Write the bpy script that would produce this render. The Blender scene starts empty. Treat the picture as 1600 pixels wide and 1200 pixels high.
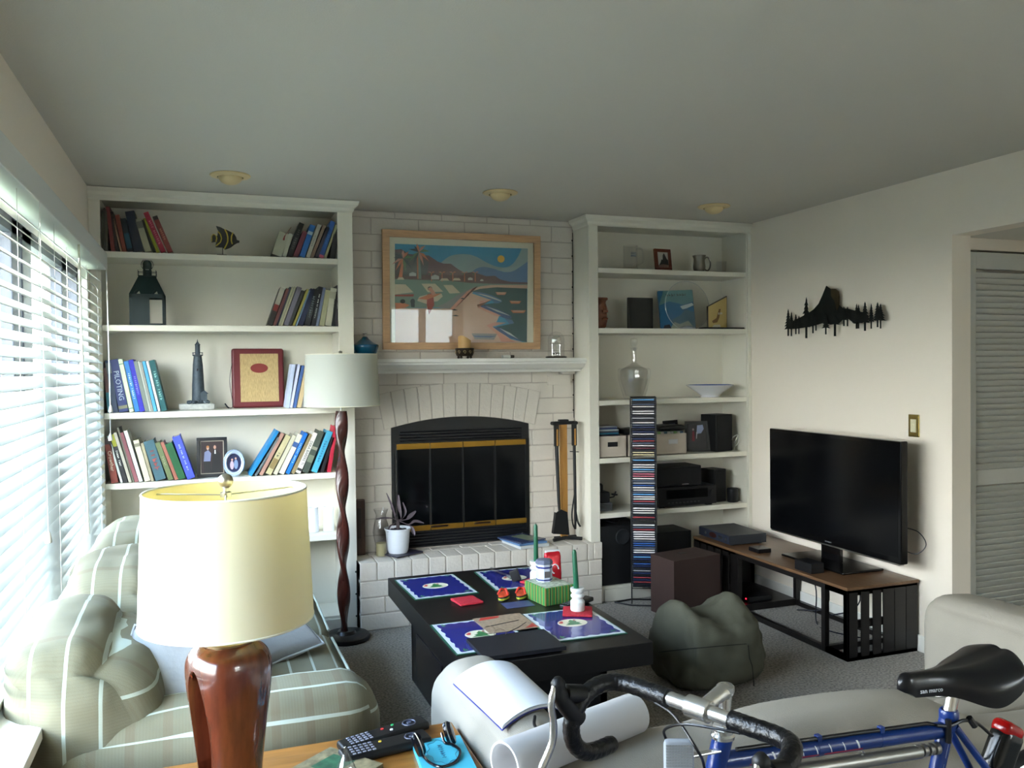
import bpy, bmesh, math, random
from mathutils import Vector, Matrix, noise
R_ = math.radians
random.seed(7)
sc = bpy.context.scene

# ---------------------------------------------------------------- camera, world, light, exposure
CAM = (0.7187, -4.8092, 1.4909); YAW, PIT, ROL, FPX = .3464, -.0196, -.0105, 1316.77
def cam_axes():
    f = Vector((math.sin(YAW)*math.cos(PIT), math.cos(YAW)*math.cos(PIT), math.sin(PIT)))
    r = Vector((math.cos(YAW), -math.sin(YAW), 0)); u = r.cross(f)
    return r*math.cos(ROL)+u*math.sin(ROL), u*math.cos(ROL)-r*math.sin(ROL), f
CR, CU, CF = cam_axes()
cd = bpy.data.cameras.new('camera'); cam = bpy.data.objects.new('camera', cd); sc.collection.objects.link(cam)
cam.matrix_world = Matrix(((CR.x, CU.x, -CF.x, CAM[0]), (CR.y, CU.y, -CF.y, CAM[1]), (CR.z, CU.z, -CF.z, CAM[2]), (0, 0, 0, 1)))
cd.sensor_width = 36; cd.lens = FPX/1600*36; cd.clip_start = .05; sc.camera = cam
sc.view_settings.view_transform = 'Standard'; sc.view_settings.look = 'None'
sc.view_settings.exposure = EXPOSURE = 0.2; sc.view_settings.gamma = 1; sc.view_settings.use_curve_mapping = False

world = bpy.data.worlds.new('daylight_sky'); sc.world = world; world.use_nodes = True
nt = world.node_tree; nt.nodes.clear()
wo = nt.nodes.new('ShaderNodeOutputWorld'); bg = nt.nodes.new('ShaderNodeBackground')
tc = nt.nodes.new('ShaderNodeTexCoord'); sp = nt.nodes.new('ShaderNodeSeparateXYZ'); rp = nt.nodes.new('ShaderNodeValToRGB')
nt.links.new(tc.outputs['Generated'], sp.inputs[0]); nt.links.new(sp.outputs['Z'], rp.inputs[0])
rp.color_ramp.elements[0].position = 0; rp.color_ramp.elements[0].color = (1.75, 1.8, 1.75, 1)
rp.color_ramp.elements[1].position = .55; rp.color_ramp.elements[1].color = (.26, .42, .66, 1)
nt.links.new(rp.outputs[0], bg.inputs[0]); bg.inputs[1].default_value = 45; nt.links.new(bg.outputs[0], wo.inputs[0])

def portal(name, loc, rot, sx, sy):
    l = bpy.data.lights.new(name, 'AREA'); l.shape = 'RECTANGLE'; l.size = sx; l.size_y = sy; l.cycles.is_portal = True
    o = bpy.data.objects.new(name, l); sc.collection.objects.link(o); o.location = loc; o.rotation_euler = rot
WIN1 = (-3.75, -.17, .66, 2.0)      # y0, y1, z0, z1 of the blinded window in the left wall
WIN3 = (3.10, 4.06, .9, 2.0)       # x0, x1, z0, z1 glazed door in the rear wall
REAR = -6.4
for nm, w in (('window_daylight', WIN1),):
    portal(nm, (-.03, (w[0]+w[1])/2, (w[2]+w[3])/2), (0, R_(-90), 0), w[3]-w[2], w[1]-w[0])
for w in (WIN3,):
    portal('window_daylight', ((w[0]+w[1])/2, REAR-.12, (w[2]+w[3])/2), (R_(90), 0, 0), w[1]-w[0], w[3]-w[2])

# ---------------------------------------------------------------- pixel -> point on a known plane
def ray(px, py): return (CR*((px-800)/FPX) - CU*((py-600)/FPX) + CF)
def A(ax, v, px, py):
    d = ray(px, py); return Vector(CAM)+d*((v-CAM[ax])/d[ax])
def AX(px, py, x): return A(0, x, px, py)
def AY(px, py, y): return A(1, y, px, py)
def AZ(px, py, z): return A(2, z, px, py)

# ---------------------------------------------------------------- materials
def lin(c):
    return tuple((v/12.92 if v <= .04045 else ((v+.055)/1.055)**2.4) for v in [x/255 for x in c])+(1,)
MATS = {}
def mat(name, col, rough=.6, metal=0, spec=.5, noise_amt=.0, noise_scale=20, bump=0, bump_scale=80, trans=0, ior=1.45, emit=0, coat=0, sheen=0, sub=0, wood=None, alpha=1):
    if name in MATS: return MATS[name]
    m = bpy.data.materials.new(name); m.use_nodes = True; n = m.node_tree; b = n.nodes['Principled BSDF']
    c = lin(col) if max(col) > 1 else tuple(col)+(1,)
    b.inputs['Base Color'].default_value = c; b.inputs['Roughness'].default_value = rough; b.inputs['Metallic'].default_value = metal
    b.inputs['Specular IOR Level'].default_value = spec; b.inputs['IOR'].default_value = ior
    b.inputs['Transmission Weight'].default_value = trans; b.inputs['Coat Weight'].default_value = coat; b.inputs['Sheen Weight'].default_value = sheen
    if emit: b.inputs['Emission Color'].default_value = c; b.inputs['Emission Strength'].default_value = emit
    t = n.nodes.new('ShaderNodeTexCoord')
    if noise_amt or wood:
        nz = n.nodes.new('ShaderNodeTexNoise'); nz.inputs['Scale'].default_value = noise_scale; nz.inputs['Detail'].default_value = 5
        if wood:
            mp = n.nodes.new('ShaderNodeMapping'); mp.inputs['Scale'].default_value = wood; n.links.new(t.outputs['Object'], mp.inputs[0]); n.links.new(mp.outputs[0], nz.inputs['Vector'])
        else: n.links.new(t.outputs['Object'], nz.inputs['Vector'])
        r = n.nodes.new('ShaderNodeValToRGB'); a = noise_amt or .3
        r.color_ramp.elements[0].position = .3; r.color_ramp.elements[1].position = .7
        r.color_ramp.elements[0].color = tuple(x*(1-a) for x in c[:3])+(1,); r.color_ramp.elements[1].color = tuple(min(1, x*(1+a)) for x in c[:3])+(1,)
        n.links.new(nz.outputs['Fac'], r.inputs[0]); n.links.new(r.outputs[0], b.inputs['Base Color'])
    if bump:
        nb = n.nodes.new('ShaderNodeTexNoise'); nb.inputs['Scale'].default_value = bump_scale; nb.inputs['Detail'].default_value = 4; n.links.new(t.outputs['Object'], nb.inputs['Vector'])
        bp = n.nodes.new('ShaderNodeBump'); bp.inputs['Strength'].default_value = bump; bp.inputs['Distance'].default_value = .01
        n.links.new(nb.outputs['Fac'], bp.inputs['Height']); n.links.new(bp.outputs[0], b.inputs['Normal'])
    MATS[name] = m; return m
def glass(name, col=(1, 1, 1), rough=0.02, tint=.96, refl=.6, base=.03):
    """clear glass: fresnel mix of a gloss and a see-through shader, so daylight still passes"""
    if name in MATS: return MATS[name]
    m = bpy.data.materials.new(name); m.use_nodes = True; n = m.node_tree; n.nodes.clear()
    o = n.nodes.new('ShaderNodeOutputMaterial'); mx = n.nodes.new('ShaderNodeMixShader'); lw = n.nodes.new('ShaderNodeLayerWeight'); lw.inputs[0].default_value = .5
    pw = n.nodes.new('ShaderNodeMath'); pw.operation = 'POWER'; pw.inputs[1].default_value = 4; n.links.new(lw.outputs['Facing'], pw.inputs[0])
    fr = n.nodes.new('ShaderNodeMath'); fr.operation = 'MULTIPLY_ADD'; fr.inputs[1].default_value = refl; fr.inputs[2].default_value = base; n.links.new(pw.outputs[0], fr.inputs[0])
    g = n.nodes.new('ShaderNodeBsdfGlossy'); g.inputs['Roughness'].default_value = rough; t = n.nodes.new('ShaderNodeBsdfTransparent')
    t.inputs[0].default_value = tuple(x*tint for x in col)+(1,)
    n.links.new(fr.outputs[0], mx.inputs[0]); n.links.new(t.outputs[0], mx.inputs[1]); n.links.new(g.outputs[0], mx.inputs[2]); n.links.new(mx.outputs[0], o.inputs[0])
    MATS[name] = m; return m
def translucent(name, col, tcol=None, fac=.4, rough=.6):
    if name in MATS: return MATS[name]
    m = bpy.data.materials.new(name); m.use_nodes = True; n = m.node_tree; b = n.nodes['Principled BSDF']; b.inputs['Base Color'].default_value = lin(col); b.inputs['Roughness'].default_value = rough
    o = n.nodes['Material Output']; mx = n.nodes.new('ShaderNodeMixShader'); mx.inputs[0].default_value = fac
    t = n.nodes.new('ShaderNodeBsdfTranslucent'); t.inputs[0].default_value = lin(tcol or col)
    n.links.new(b.outputs[0], mx.inputs[1]); n.links.new(t.outputs[0], mx.inputs[2]); n.links.new(mx.outputs[0], o.inputs[0])
    MATS[name] = m; return m

# ---------------------------------------------------------------- mesh builder
class MB:
    def __init__(s): s.bm = bmesh.new(); s.uv = None; s.bevelled = False
    def _mi(s, faces, mi):
        for f in faces: f.material_index = mi
    def box(s, x0, x1, y0, y1, z0, z1, bev=0, mi=0, M=None, seg=2):
        r = bmesh.ops.create_cube(s.bm, size=1); vs = r['verts']
        for v in vs: v.co = Vector(((x0+x1)/2+v.co.x*(x1-x0), (y0+y1)/2+v.co.y*(y1-y0), (z0+z1)/2+v.co.z*(z1-z0)))
        fs = set(f for v in vs for f in v.link_faces)
        if bev > 0:
            s.bevelled = True
            es = set(e for v in vs for e in v.link_edges)
            r2 = bmesh.ops.bevel(s.bm, geom=list(es), offset=min(bev, .49*min(abs(x1-x0), abs(y1-y0), abs(z1-z0))), segments=seg, affect='EDGES', profile=.5)
            fs |= set(r2['faces']); fs = set(f for f in fs if f.is_valid)
            fs |= set(f for v in r2['verts'] for f in v.link_faces)
        s._mi(fs, mi)
        if M is not None:
            vv = set(v for f in fs for v in f.verts)
            for v in vv: v.co = M @ v.co
        return fs
    def face(s, pts, mi=0):
        vs = [s.bm.verts.new(Vector(p)) for p in pts]
        try: f = s.bm.faces.new(vs); f.material_index = mi; return f
        except Exception: return None
    def prism(s, pts, d, mi=0):
        """polygon pts (3-D, planar) extruded by vector d"""
        d = Vector(d); a = [s.bm.verts.new(Vector(p)) for p in pts]; b = [s.bm.verts.new(Vector(p)+d) for p in pts]; n = len(pts); fs = []
        fs.append(s.bm.faces.new(a[::-1])); fs.append(s.bm.faces.new(b))
        for i in range(n): fs.append(s.bm.faces.new((a[i], a[(i+1) % n], b[(i+1) % n], b[i])))
        s._mi(fs, mi)
    def lathe(s, prof, c=(0, 0, 0), n=32, mi=0, M=None, caps=True, sx=1, sy=1):
        """prof: (radius, z) pairs"""
        rings = []; c = Vector(c); fs = []
        for r, z in prof:
            ring = []
            for i in range(n):
                a = 2*math.pi*i/n; p = Vector((r*sx*math.cos(a), r*sy*math.sin(a), z))+c
                ring.append(s.bm.verts.new(M @ p if M is not None else p))
            rings.append(ring)
        for k in range(len(rings)-1):
            for i in range(n):
                fs.append(s.bm.faces.new((rings[k][i], rings[k][(i+1) % n], rings[k+1][(i+1) % n], rings[k+1][i])))
        if caps:
            if prof[0][0] > 1e-5: fs.append(s.bm.faces.new(rings[0][::-1]))
            if prof[-1][0] > 1e-5: fs.append(s.bm.faces.new(rings[-1]))
        s._mi(fs, mi)
    def tube(s, pts, r, n=10, mi=0, closed=False, caps=True):
        """tube along points; r number or list"""
        P = [Vector(p) for p in pts]; L = len(P); rr = r if isinstance(r, (list, tuple)) else [r]*L
        rings = []; up = None
        for k in range(L):
            if closed: t = (P[(k+1) % L]-P[k-1]).normalized()
            else: t = (P[min(k+1, L-1)]-P[max(k-1, 0)])
            t = t.normalized() if t.length > 1e-9 else Vector((0, 0, 1))
            if up is None: up = t.orthogonal().normalized()
            up = (up-t*up.dot(t)); up = up.normalized() if up.length > 1e-6 else t.orthogonal().normalized()
            w = t.cross(up)
            rings.append([s.bm.verts.new(P[k]+(up*math.cos(2*math.pi*i/n)+w*math.sin(2*math.pi*i/n))*rr[k]) for i in range(n)])
        fs = []
        for k in range(L if closed else L-1):
            a, b = rings[k], rings[(k+1) % L]
            for i in range(n): fs.append(s.bm.faces.new((a[i], a[(i+1) % n], b[(i+1) % n], b[i])))
        if caps and not closed: fs.append(s.bm.faces.new(rings[0][::-1])); fs.append(s.bm.faces.new(rings[-1]))
        s._mi(fs, mi)
    def soft(s, c, size, r=.05, puff=(0, 0, 0), n=14, nz=0, nsc=4, mi=0, M=None, uvax='y', seed=0, fn=None):
        """rounded, puffed cushion; size = full sizes; puff = bulge of the faces along each axis"""
        c = Vector(c); h = Vector(size)/2; r = min(r, h.x*.98, h.y*.98, h.z*.98)
        if s.uv is None: s.uv = s.bm.loops.layers.uv.new('UVMap')
        cache = {}; fs = []
        def pt(p):
            key = (round(p[0], 5), round(p[1], 5), round(p[2], 5))
            if key in cache: return cache[key]
            q = [math.sin(v*math.pi/2) * .5 + v*.5 for v in p]
            w = Vector((q[0]*h.x, q[1]*h.y, q[2]*h.z)); inn = Vector((max(-(h.x-r), min(h.x-r, w.x)), max(-(h.y-r), min(h.y-r, w.y)), max(-(h.z-r), min(h.z-r, w.z))))
            d = w-inn
            if d.length > 1e-9: w = inn+d.normalized()*r
            a, b, e = p
            o = Vector((a*puff[0]*(1-b*b)*(1-e*e), b*puff[1]*(1-a*a)*(1-e*e), e*puff[2]*(1-a*a)*(1-b*b)))
            w = w+o
            if nz:
                nn = noise.noise_vector((w+c)*nsc+Vector((seed, seed*2, 0)))+.5*noise.noise_vector((w+c)*nsc*2.7+Vector((seed, 0, 5))); w = w+nn*nz
            if fn: w = fn(w, p)
            w = w+c
            v = s.bm.verts.new(M @ w if M is not None else w); cache[key] = v; s._loc[v] = w-c; return v
        s._loc = {}
        for ax in range(3):
            for sg in (-1, 1):
                for i in range(n):
                    for j in range(n):
                        qs = []
                        for (u, v) in ((i, j), (i+1, j), (i+1, j+1), (i, j+1)):
                            p = [0, 0, 0]; p[ax] = sg; p[(ax+1) % 3] = -1+2*u/n; p[(ax+2) % 3] = -1+2*v/n; qs.append(pt(p))
                        if sg < 0: qs = qs[::-1]
                        f = s.bm.faces.new(qs); f.material_index = mi; fs.append(f)
                        for lp in f.loops:
                            w = s._loc[lp.vert]
                            if ax == 1 and uvax == 'y' or ax == 0 and uvax == 'x' or ax == 2 and uvax == 'z':
                                uv = (w.z, w.x) if uvax == 'y' else ((w.z, w.y) if uvax == 'x' else (w.x, w.y))
                                if uvax == 'y': uv = (w.x, w.z)
                            else:
                                if uvax == 'y': g = (w.x if ax == 2 else (h.x+(h.z-abs(w.z) if w.z > 0 else h.z-w.z))*sg); uv = (g, w.y)
                                elif uvax == 'x': g = (w.y if ax == 2 else (h.y+(h.z-w.z))*sg); uv = (g, w.x)
                                else: uv = (w.z, w.x+w.y)
                            lp[s.uv].uv = uv
        return fs
    def text(s, body, size, M, ext=.0006, mi=0, align='CENTER'):
        cu = bpy.data.curves.new('t', 'FONT'); cu.body = body; cu.size = size; cu.extrude = ext; cu.align_x = align; cu.align_y = 'CENTER'; cu.resolution_u = 2
        o = bpy.data.objects.new('t', cu); sc.collection.objects.link(o); dg = bpy.context.evaluated_depsgraph_get(); dg.update()
        me = o.evaluated_get(dg).to_mesh(); base = len(s.bm.verts); vs = [s.bm.verts.new(M @ v.co) for v in me.vertices]
        for p in me.polygons:
            try: f = s.bm.faces.new([vs[i] for i in p.vertices]); f.material_index = mi
            except Exception: pass
        o.evaluated_get(dg).to_mesh_clear(); bpy.data.objects.remove(o); bpy.data.curves.remove(cu)
    def marks(s, body, size, M, ext=.0004, mi=0):
        """a line of small strokes for print too small to read"""
        rnd = random.Random(len(body)*7+ord(body[0])); w = size*.55; x = -len(body)*w/2
        for ch in body:
            if ch != ' ':
                h = size*rnd.uniform(.42, .62)
                s.box(x+w*.12, x+w*.36, -h/2, h/2, 0, ext, M=M, mi=mi); s.box(x+w*.36, x+w*.84, (h/2-size*.12)*rnd.choice((1, 0, -1))-size*.05, (h/2-size*.12)*1*0+size*.06, 0, ext, M=M, mi=mi)
            x += w
    def build(s, name, mats, parent=None, smooth=True, angle=38, local=False, origin=None, dbl=False):
        if not isinstance(mats, (list, tuple)): mats = [mats]
        if dbl: bmesh.ops.remove_doubles(s.bm, verts=s.bm.verts, dist=1e-5)
        bmesh.ops.recalc_face_normals(s.bm, faces=s.bm.faces) if smooth != 'raw' else None
        me = bpy.data.meshes.new(name); s.bm.to_mesh(me); s.bm.free()
        for m in mats: me.materials.append(m)
        if smooth: me.polygons.foreach_set('use_smooth', [True]*len(me.polygons)); me.set_sharp_from_angle(angle=R_(angle))
        o = bpy.data.objects.new(name, me); sc.collection.objects.link(o)
        if s.bevelled and smooth:
            wn = o.modifiers.new('even_normals', 'WEIGHTED_NORMAL'); wn.keep_sharp = True; wn.weight = 80
        if parent is not None:
            o.parent = parent
            if not local:
                off = Vector((0, 0, 0)); q = parent
                while q is not None: off += q.location; q = q.parent
                me.transform(Matrix.Translation(-off))
        elif not local:
            if origin is None:
                vs = [v.co for v in me.vertices]
                lo = Vector([min(v[i] for v in vs) for i in range(3)]); hi = Vector([max(v[i] for v in vs) for i in range(3)])
                origin = Vector(((lo.x+hi.x)/2, (lo.y+hi.y)/2, lo.z))
            me.transform(Matrix.Translation(-Vector(origin))); o.location = origin
        return o
def tag(o, label=None, cat=None, group=None, kind=None):
    if label: o['label'] = label
    if cat: o['category'] = cat
    if group: o['group'] = group
    if kind: o['kind'] = kind
    return o
def thing(name, loc, label, cat, group=None, rz=0):
    o = bpy.data.objects.new(name, None); o.empty_display_size = .05; sc.collection.objects.link(o); o.location = loc; o.rotation_euler = (0, 0, rz)
    return tag(o, label, cat, group)
def struct(o): o['kind'] = 'structure'; return o
def bez(P, n=12):
    """Catmull-Rom through points"""
    P = [Vector(p) for p in P]; out = []
    Q = [P[0]*2-P[1]]+P+[P[-1]*2-P[-2]]
    for k in range(1, len(Q)-2):
        for i in range(n):
            t = i/n; a, b, c, d = Q[k-1], Q[k], Q[k+1], Q[k+2]
            out.append(.5*((2*b)+(c-a)*t+(2*a-5*b+4*c-d)*t*t+(3*b-3*c+d-a)*t**3))
    out.append(P[-1]); return out
# ---------------------------------------------------------------- shared materials
PAINT = mat('cream_paint', (226, 222, 206), .45, bump=.04, bump_scale=200)
PAINTW = mat('white_gloss_paint', (232, 230, 220), .35)
WALLC = mat('wall_paint', (238, 228, 211), .75, bump=.06, bump_scale=260)
CEILM = mat('ceiling_paint', (210, 206, 194), .85, bump=.1, bump_scale=180)
BRICK = mat('painted_brick', (207, 199, 186), .55, noise_amt=.04, noise_scale=6, bump=.25, bump_scale=60)
MORTAR = mat('painted_mortar', (182, 173, 161), .8, bump=.3, bump_scale=90)
BLK = mat('black_metal', (14, 15, 16), .5)
BLKP = mat('black_plastic', (16, 17, 19), .4)
BLKW = mat('black_stained_wood', (20, 17, 16), .38, noise_amt=.25, noise_scale=8, wood=(1, 12, 12))
CHROME = mat('polished_metal', (210, 210, 210), .12, 1)
SILVER = mat('brushed_metal', (190, 188, 180), .3, 1)
BRASS = mat('brass', (150, 112, 42), .42, .9)
GLASS = glass('clear_glass')
WGLASS = glass('window_glass', tint=.97, rough=0.0)

def carpet():
    m = mat('carpet', (168, 160, 146), .95, sheen=.2); n = m.node_tree; b = n.nodes['Principled BSDF']; t = n.nodes.new('ShaderNodeTexCoord')
    a = n.nodes.new('ShaderNodeTexNoise'); a.inputs['Scale'].default_value = 90; a.inputs['Detail'].default_value = 3; n.links.new(t.outputs['Object'], a.inputs['Vector'])
    c = n.nodes.new('ShaderNodeTexNoise'); c.inputs['Scale'].default_value = 3; n.links.new(t.outputs['Object'], c.inputs['Vector'])
    r = n.nodes.new('ShaderNodeValToRGB'); r.color_ramp.elements[0].position = .33; r.color_ramp.elements[1].position = .62
    r.color_ramp.elements[0].color = lin((92, 85, 74)); r.color_ramp.elements[1].color = lin((158, 150, 136))
    n.links.new(a.outputs['Fac'], r.inputs[0]); mx = n.nodes.new('ShaderNodeMixRGB'); mx.blend_type = 'MULTIPLY'; mx.inputs[0].default_value = .2
    n.links.new(r.outputs[0], mx.inputs[1]); n.links.new(c.outputs['Fac'], mx.inputs[2]); n.links.new(mx.outputs[0], b.inputs['Base Color'])
    bp = n.nodes.new('ShaderNodeBump'); bp.inputs['Strength'].default_value = .7; bp.inputs['Distance'].default_value = .012; n.links.new(a.outputs['Fac'], bp.inputs['Height']); n.links.new(bp.outputs[0], b.inputs['Normal'])
    return m
CARPET = carpet()

XL, XR, YB, H = .155, 4.168, .30, 2.44
YD = -1.64; ZH = 2.119; HX0, HX1 = 4.289, 5.9
# ---------------------------------------------------------------- room shell
def slab(name, *boxes, m=WALLC):
    b = MB()
    for q in boxes: b.box(*q)
    return struct(b.build(name, m, smooth=False, origin=(0, 0, 0)))
slab('floor', (XL-.2, HX1, REAR-.1, YB+.1, -.1, 0), m=CARPET)
slab('ceiling', (XL-.2, XR+.125, REAR-.1, YB+.1, H, H+.1), m=CEILM)
slab('wall_back', (XL-.2, XR+.125, YB, YB+.1, 0, H))
def wall_x(name, x0, x1, holes, m=WALLC):
    """wall slab between x0 and x1 along Y with rectangular holes (y0,y1,z0,z1)"""
    bs = []; y = REAR
    for (a, b, c, d) in sorted(holes):
        bs.append((x0, x1, y, a, 0, H)); 
        if c > 0: bs.append((x0, x1, a, b, 0, c))
        bs.append((x0, x1, a, b, d, H)); y = b
    bs.append((x0, x1, y, YB, 0, H)); return slab(name, *bs, m=m)
wall_x('wall_left', XL-.18, XL, [WIN1])
b = MB(); b.box(XR, XR+.121, YD, YB, 0, H); b.box(XR, XR+.121, -3.6, YD, ZH, H); b.box(XR, XR+.121, REAR, -3.6, 0, H)
struct(b.build('wall_right', WALLC, smooth=False, origin=(0, 0, 0)))
b = MB()
xs = [XL-.2, 0, XL-.2, WIN3[0], WIN3[1], XR+.125]
b.box(xs[2], xs[3], REAR-.1, REAR, 0, H); b.box(xs[3], xs[4], REAR-.1, REAR, 0, WIN3[2]); b.box(xs[3], xs[4], REAR-.1, REAR, WIN3[3], H); b.box(xs[4], xs[5], REAR-.1, REAR, 0, H)
struct(b.build('wall_rear', WALLC, smooth=False, origin=(0, 0, 0)))
# hallway beyond the opening
slab('ceiling_hall', (XR+.121, HX1, -3.8, -1.4, ZH, ZH+.08), m=CEILM)
slab('wall_hall', (HX0, HX1, -1.60, -1.54, 2.06, ZH), (HX0, HX0+.03, -1.60, -1.54, 0, 2.06), (HX0, HX1, -1.54, -1.5, 0, ZH), m=WALLC)
slab('wall_hall_end', (HX1-.02, HX1+.08, -3.8, -1.4, 0, ZH)); slab('wall_hall_rear', (XR+.121, HX1, -3.9, -3.8, 0, ZH))
# louvered closet door: stiles, rails, slats
b = MB(); dm = mat('louver_door_paint', (205, 206, 198), .5)
x0 = 4.322; yd = -1.60
for (a0, a1) in ((x0, x0+.72), (x0+.73, x0+1.45)):
    b.box(a0, a0+.05, yd, yd+.03, .02, 2.05, .003); b.box(a1-.05, a1, yd, yd+.03, .02, 2.05, .003)
    for (z0, z1) in ((1.965, 2.05), (.865, .945), (.02, .16)): b.box(a0+.05, a1-.05, yd+.002, yd+.028, z0, z1, .003)
    for (z0, z1) in ((.16, .865), (.945, 1.965)):
        z = z0+.012; 
        while z < z1-.01:
            M = Matrix.Translation((0, yd+.015, z)) @ Matrix.Rotation(R_(-58), 4, 'X'); b.box(a0+.048, a1-.048, -.019, .019, -.0035, .0035, M=M); z += .0305
d = struct(b.build('door_1', dm, smooth=False))
b = MB(); 
for z in (1.83, .36): b.box(x0-.012, x0+.004, yd-.006, yd+.004, z, z+.085, .002)
struct(b.build('door_1_hinge', mat('dark_hinge', (30, 26, 22), .5, .6), d))
# trims
b = MB(); b.box(XR-.014, XR, YD, -.01, 0, .085, .004); struct(b.build('baseboard_right', PAINTW))
b = MB(); b.box(XL, XL+.014, -4.3, -.02, 0, .085, .004); struct(b.build('baseboard_left', PAINTW))

# ---------------------------------------------------------------- window in the left wall: jambs, mullions, glass, sill
def window(name, y0, y1, z0, z1, mulls, sill=True):
    b = MB(); fr = mat('dark_window_frame', (58, 62, 70), .5)
    for y, w in mulls: b.box(XL-.08, XL-.03, y-w/2, y+w/2, z0, z1, .004)
    b.box(XL-.08, XL-.03, y0, y1, z0, z0+.05); b.box(XL-.08, XL-.03, y0, y1, z1-.05, z1); b.box(XL-.08, XL-.03, y0, y0+.05, z0, z1); b.box(XL-.08, XL-.03, y1-.05, y1, z0, z1)
    w = struct(b.build(name, fr, smooth=False))
    g = MB(); g.box(XL-.058, XL-.052, y0+.03, y1-.03, z0+.03, z1-.03); struct(g.build('window_glass', WGLASS, w, smooth=False))
    if sill:
        s = MB(); s.box(XL-.10, XL+.185, y0-.03, y1+.02, z0-.035, z0-.002, .006)
        s.box(XL-.10, XL+.012, y1-.012, y1+.03, z0, z1+.02, .003)
        struct(s.build('window_sill', PAINTW, w))
    return w
XF = XL-.03
q_ = [AX(px, 450, XF).y for px in (20, 33, 36, 50, 97, 107)]
m1 = [((q_[0]+q_[1])/2, q_[1]-q_[0]), ((q_[2]+q_[3])/2, q_[3]-q_[2]), ((q_[4]+q_[5])/2, q_[5]-q_[4]), (-2.5, .08)]
window('window_1', *WIN1, m1)
for nm, (a0, a1, c0, c1) in (('window_2', WIN3),):
    b = MB(); y0, y1 = REAR-.09, REAR-.04; f = mat('white_door_frame', (225, 224, 215), .5); mid = (a0+a1)/2
    b.box(a0, a0+.04, y0, y1, c0, c1); b.box(a1-.04, a1, y0, y1, c0, c1); b.box(a0, a1, y0, y1, c0, c0+.06); b.box(a0, a1, y0, y1, c1-.05, c1); b.box(mid-.05, mid+.05, y0, y1, c0, c1)
    w = struct(b.build(nm, f, smooth=False)); g = MB(); g.box(a0+.02, a1-.02, y0+.02, y0+.026, c0+.02, c1-.02); struct(g.build('window_glass', WGLASS, w, smooth=False))
# lawn outside
b = MB(); b.face([(-40, -40, -.4), (40, -40, -.4), (40, 40, -.4), (-40, 40, -.4)]); struct(b.build('ground', mat('lawn', (150, 148, 112), .9, noise_amt=.2, noise_scale=2), smooth=False))

b = MB(); b.box(-2, 9, -9.6, -9.4, -.4, 2.6); struct(b.build('wall_sky_blocker', mat('sky_blocker_pale', (205, 200, 188), .9, noise_amt=.15, noise_scale=1.5), smooth=False, origin=(0, 0, 0)))  # unseen wall added outside the rear window to dim its reflection and daylight
# blinds
bl = thing('window_blind', (XL+.04, -1.63, .67), 'white wooden slatted blind hanging in front of the long window', 'blind')
SL = translucent('blind_slat_white', (216, 218, 212), (240, 240, 236), .12, .4)
XBl = XL+.052; by0, by1 = -3.73, -.16
b = MB(); b.box(XL+.003, XL+.10, by0-.02, by1+.02, 2.0, 2.085, .006); b.build('valance', mat('valance_white', (215, 217, 212), .5), bl)
b = MB(); z = .74; NS = 0
while z < 1.99:
    M = Matrix.Translation((XBl, 0, z)) @ Matrix.Rotation(R_(40), 4, 'Y'); b.box(-.028, .028, by0, by1, -.0014, .0014, M=M); z += .045
b.build('slats', SL, bl, smooth=False)
b = MB(); b.box(XBl-.026, XBl+.026, by0, by1, .668, .69, .004); b.build('bottom_rail', mat('blind_rail', (200, 196, 180), .5), bl)
b = MB()
for y in (-.35, -.95, -1.55, -2.15, -2.75, -3.35):
    for dx in (-.022, .024): b.tube([(XBl+dx, y, .68), (XBl+dx, y, 2.0)], .0009, 6)
b.build('ladder_cord', mat('blind_cord', (235, 235, 228), .7), bl)
tm = mat('tassel_plastic', (225, 222, 205), .4)
for y, zt in ((-.19, 1.29), (-.22, 1.15), (-1.97, .98)):
    b = MB(); b.tube([(XBl+.055, y, zt+.03), (XBl+.05, y, 2.0)], .0011, 6); c = b.build('pull_cord', MATS['blind_cord'], bl)
    b = MB(); b.lathe([(.003, 0.035), (.006, .028), (.0105, .004), (.009, 0)], (XBl+.055, y, zt), 14); b.build('tassel', tm, c)
b = MB(); b.tube([(XBl+.06, -1.12, .85), (XBl+.045, -1.12, 1.99)], .004, 8); b.build('tilt_wand', tm, bl)

# recessed ceiling lights
for i, (px, lab) in enumerate(((358, 'cream recessed eyeball ceiling light above the window-side bookcase'), (782, 'cream recessed eyeball ceiling light above the beach picture'), (1114, 'cream recessed eyeball ceiling light above the bookcase beside the television'))):
    p = (.838, 2.225, 3.572)[i]; y = -.48
    t = thing('ceiling_light', (p, y, H), lab, 'ceiling light', 'eyeball ceiling lights'); cm = mat('ceiling_light_cream', (222, 200, 150), .45)
    b = MB(); b.lathe([(.058, .004), (.062, -.012), (.092, -.006), (.096, -.001), (.09, .004)], (0, 0, -.002), 40, caps=False); b.build('trim_ring', cm, t, local=True)
    b = MB(); b.lathe([(.056, .0)]+[(.056*math.cos(a), -.012-.036*math.sin(a)) for a in [k*math.pi/20 for k in range(10)]]+[(.0001, -.048)], (0, 0, 0), 36); b.build('eyeball', cm, t, local=True)
    b = MB(); b.box(-.061, -.056, -.006, .006, -.012, -.002); b.box(.056, .061, -.006, .006, -.012, -.002); b.build('pivot_clip', mat('dark_clip', (60, 50, 35), .5), t, local=True)

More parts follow.
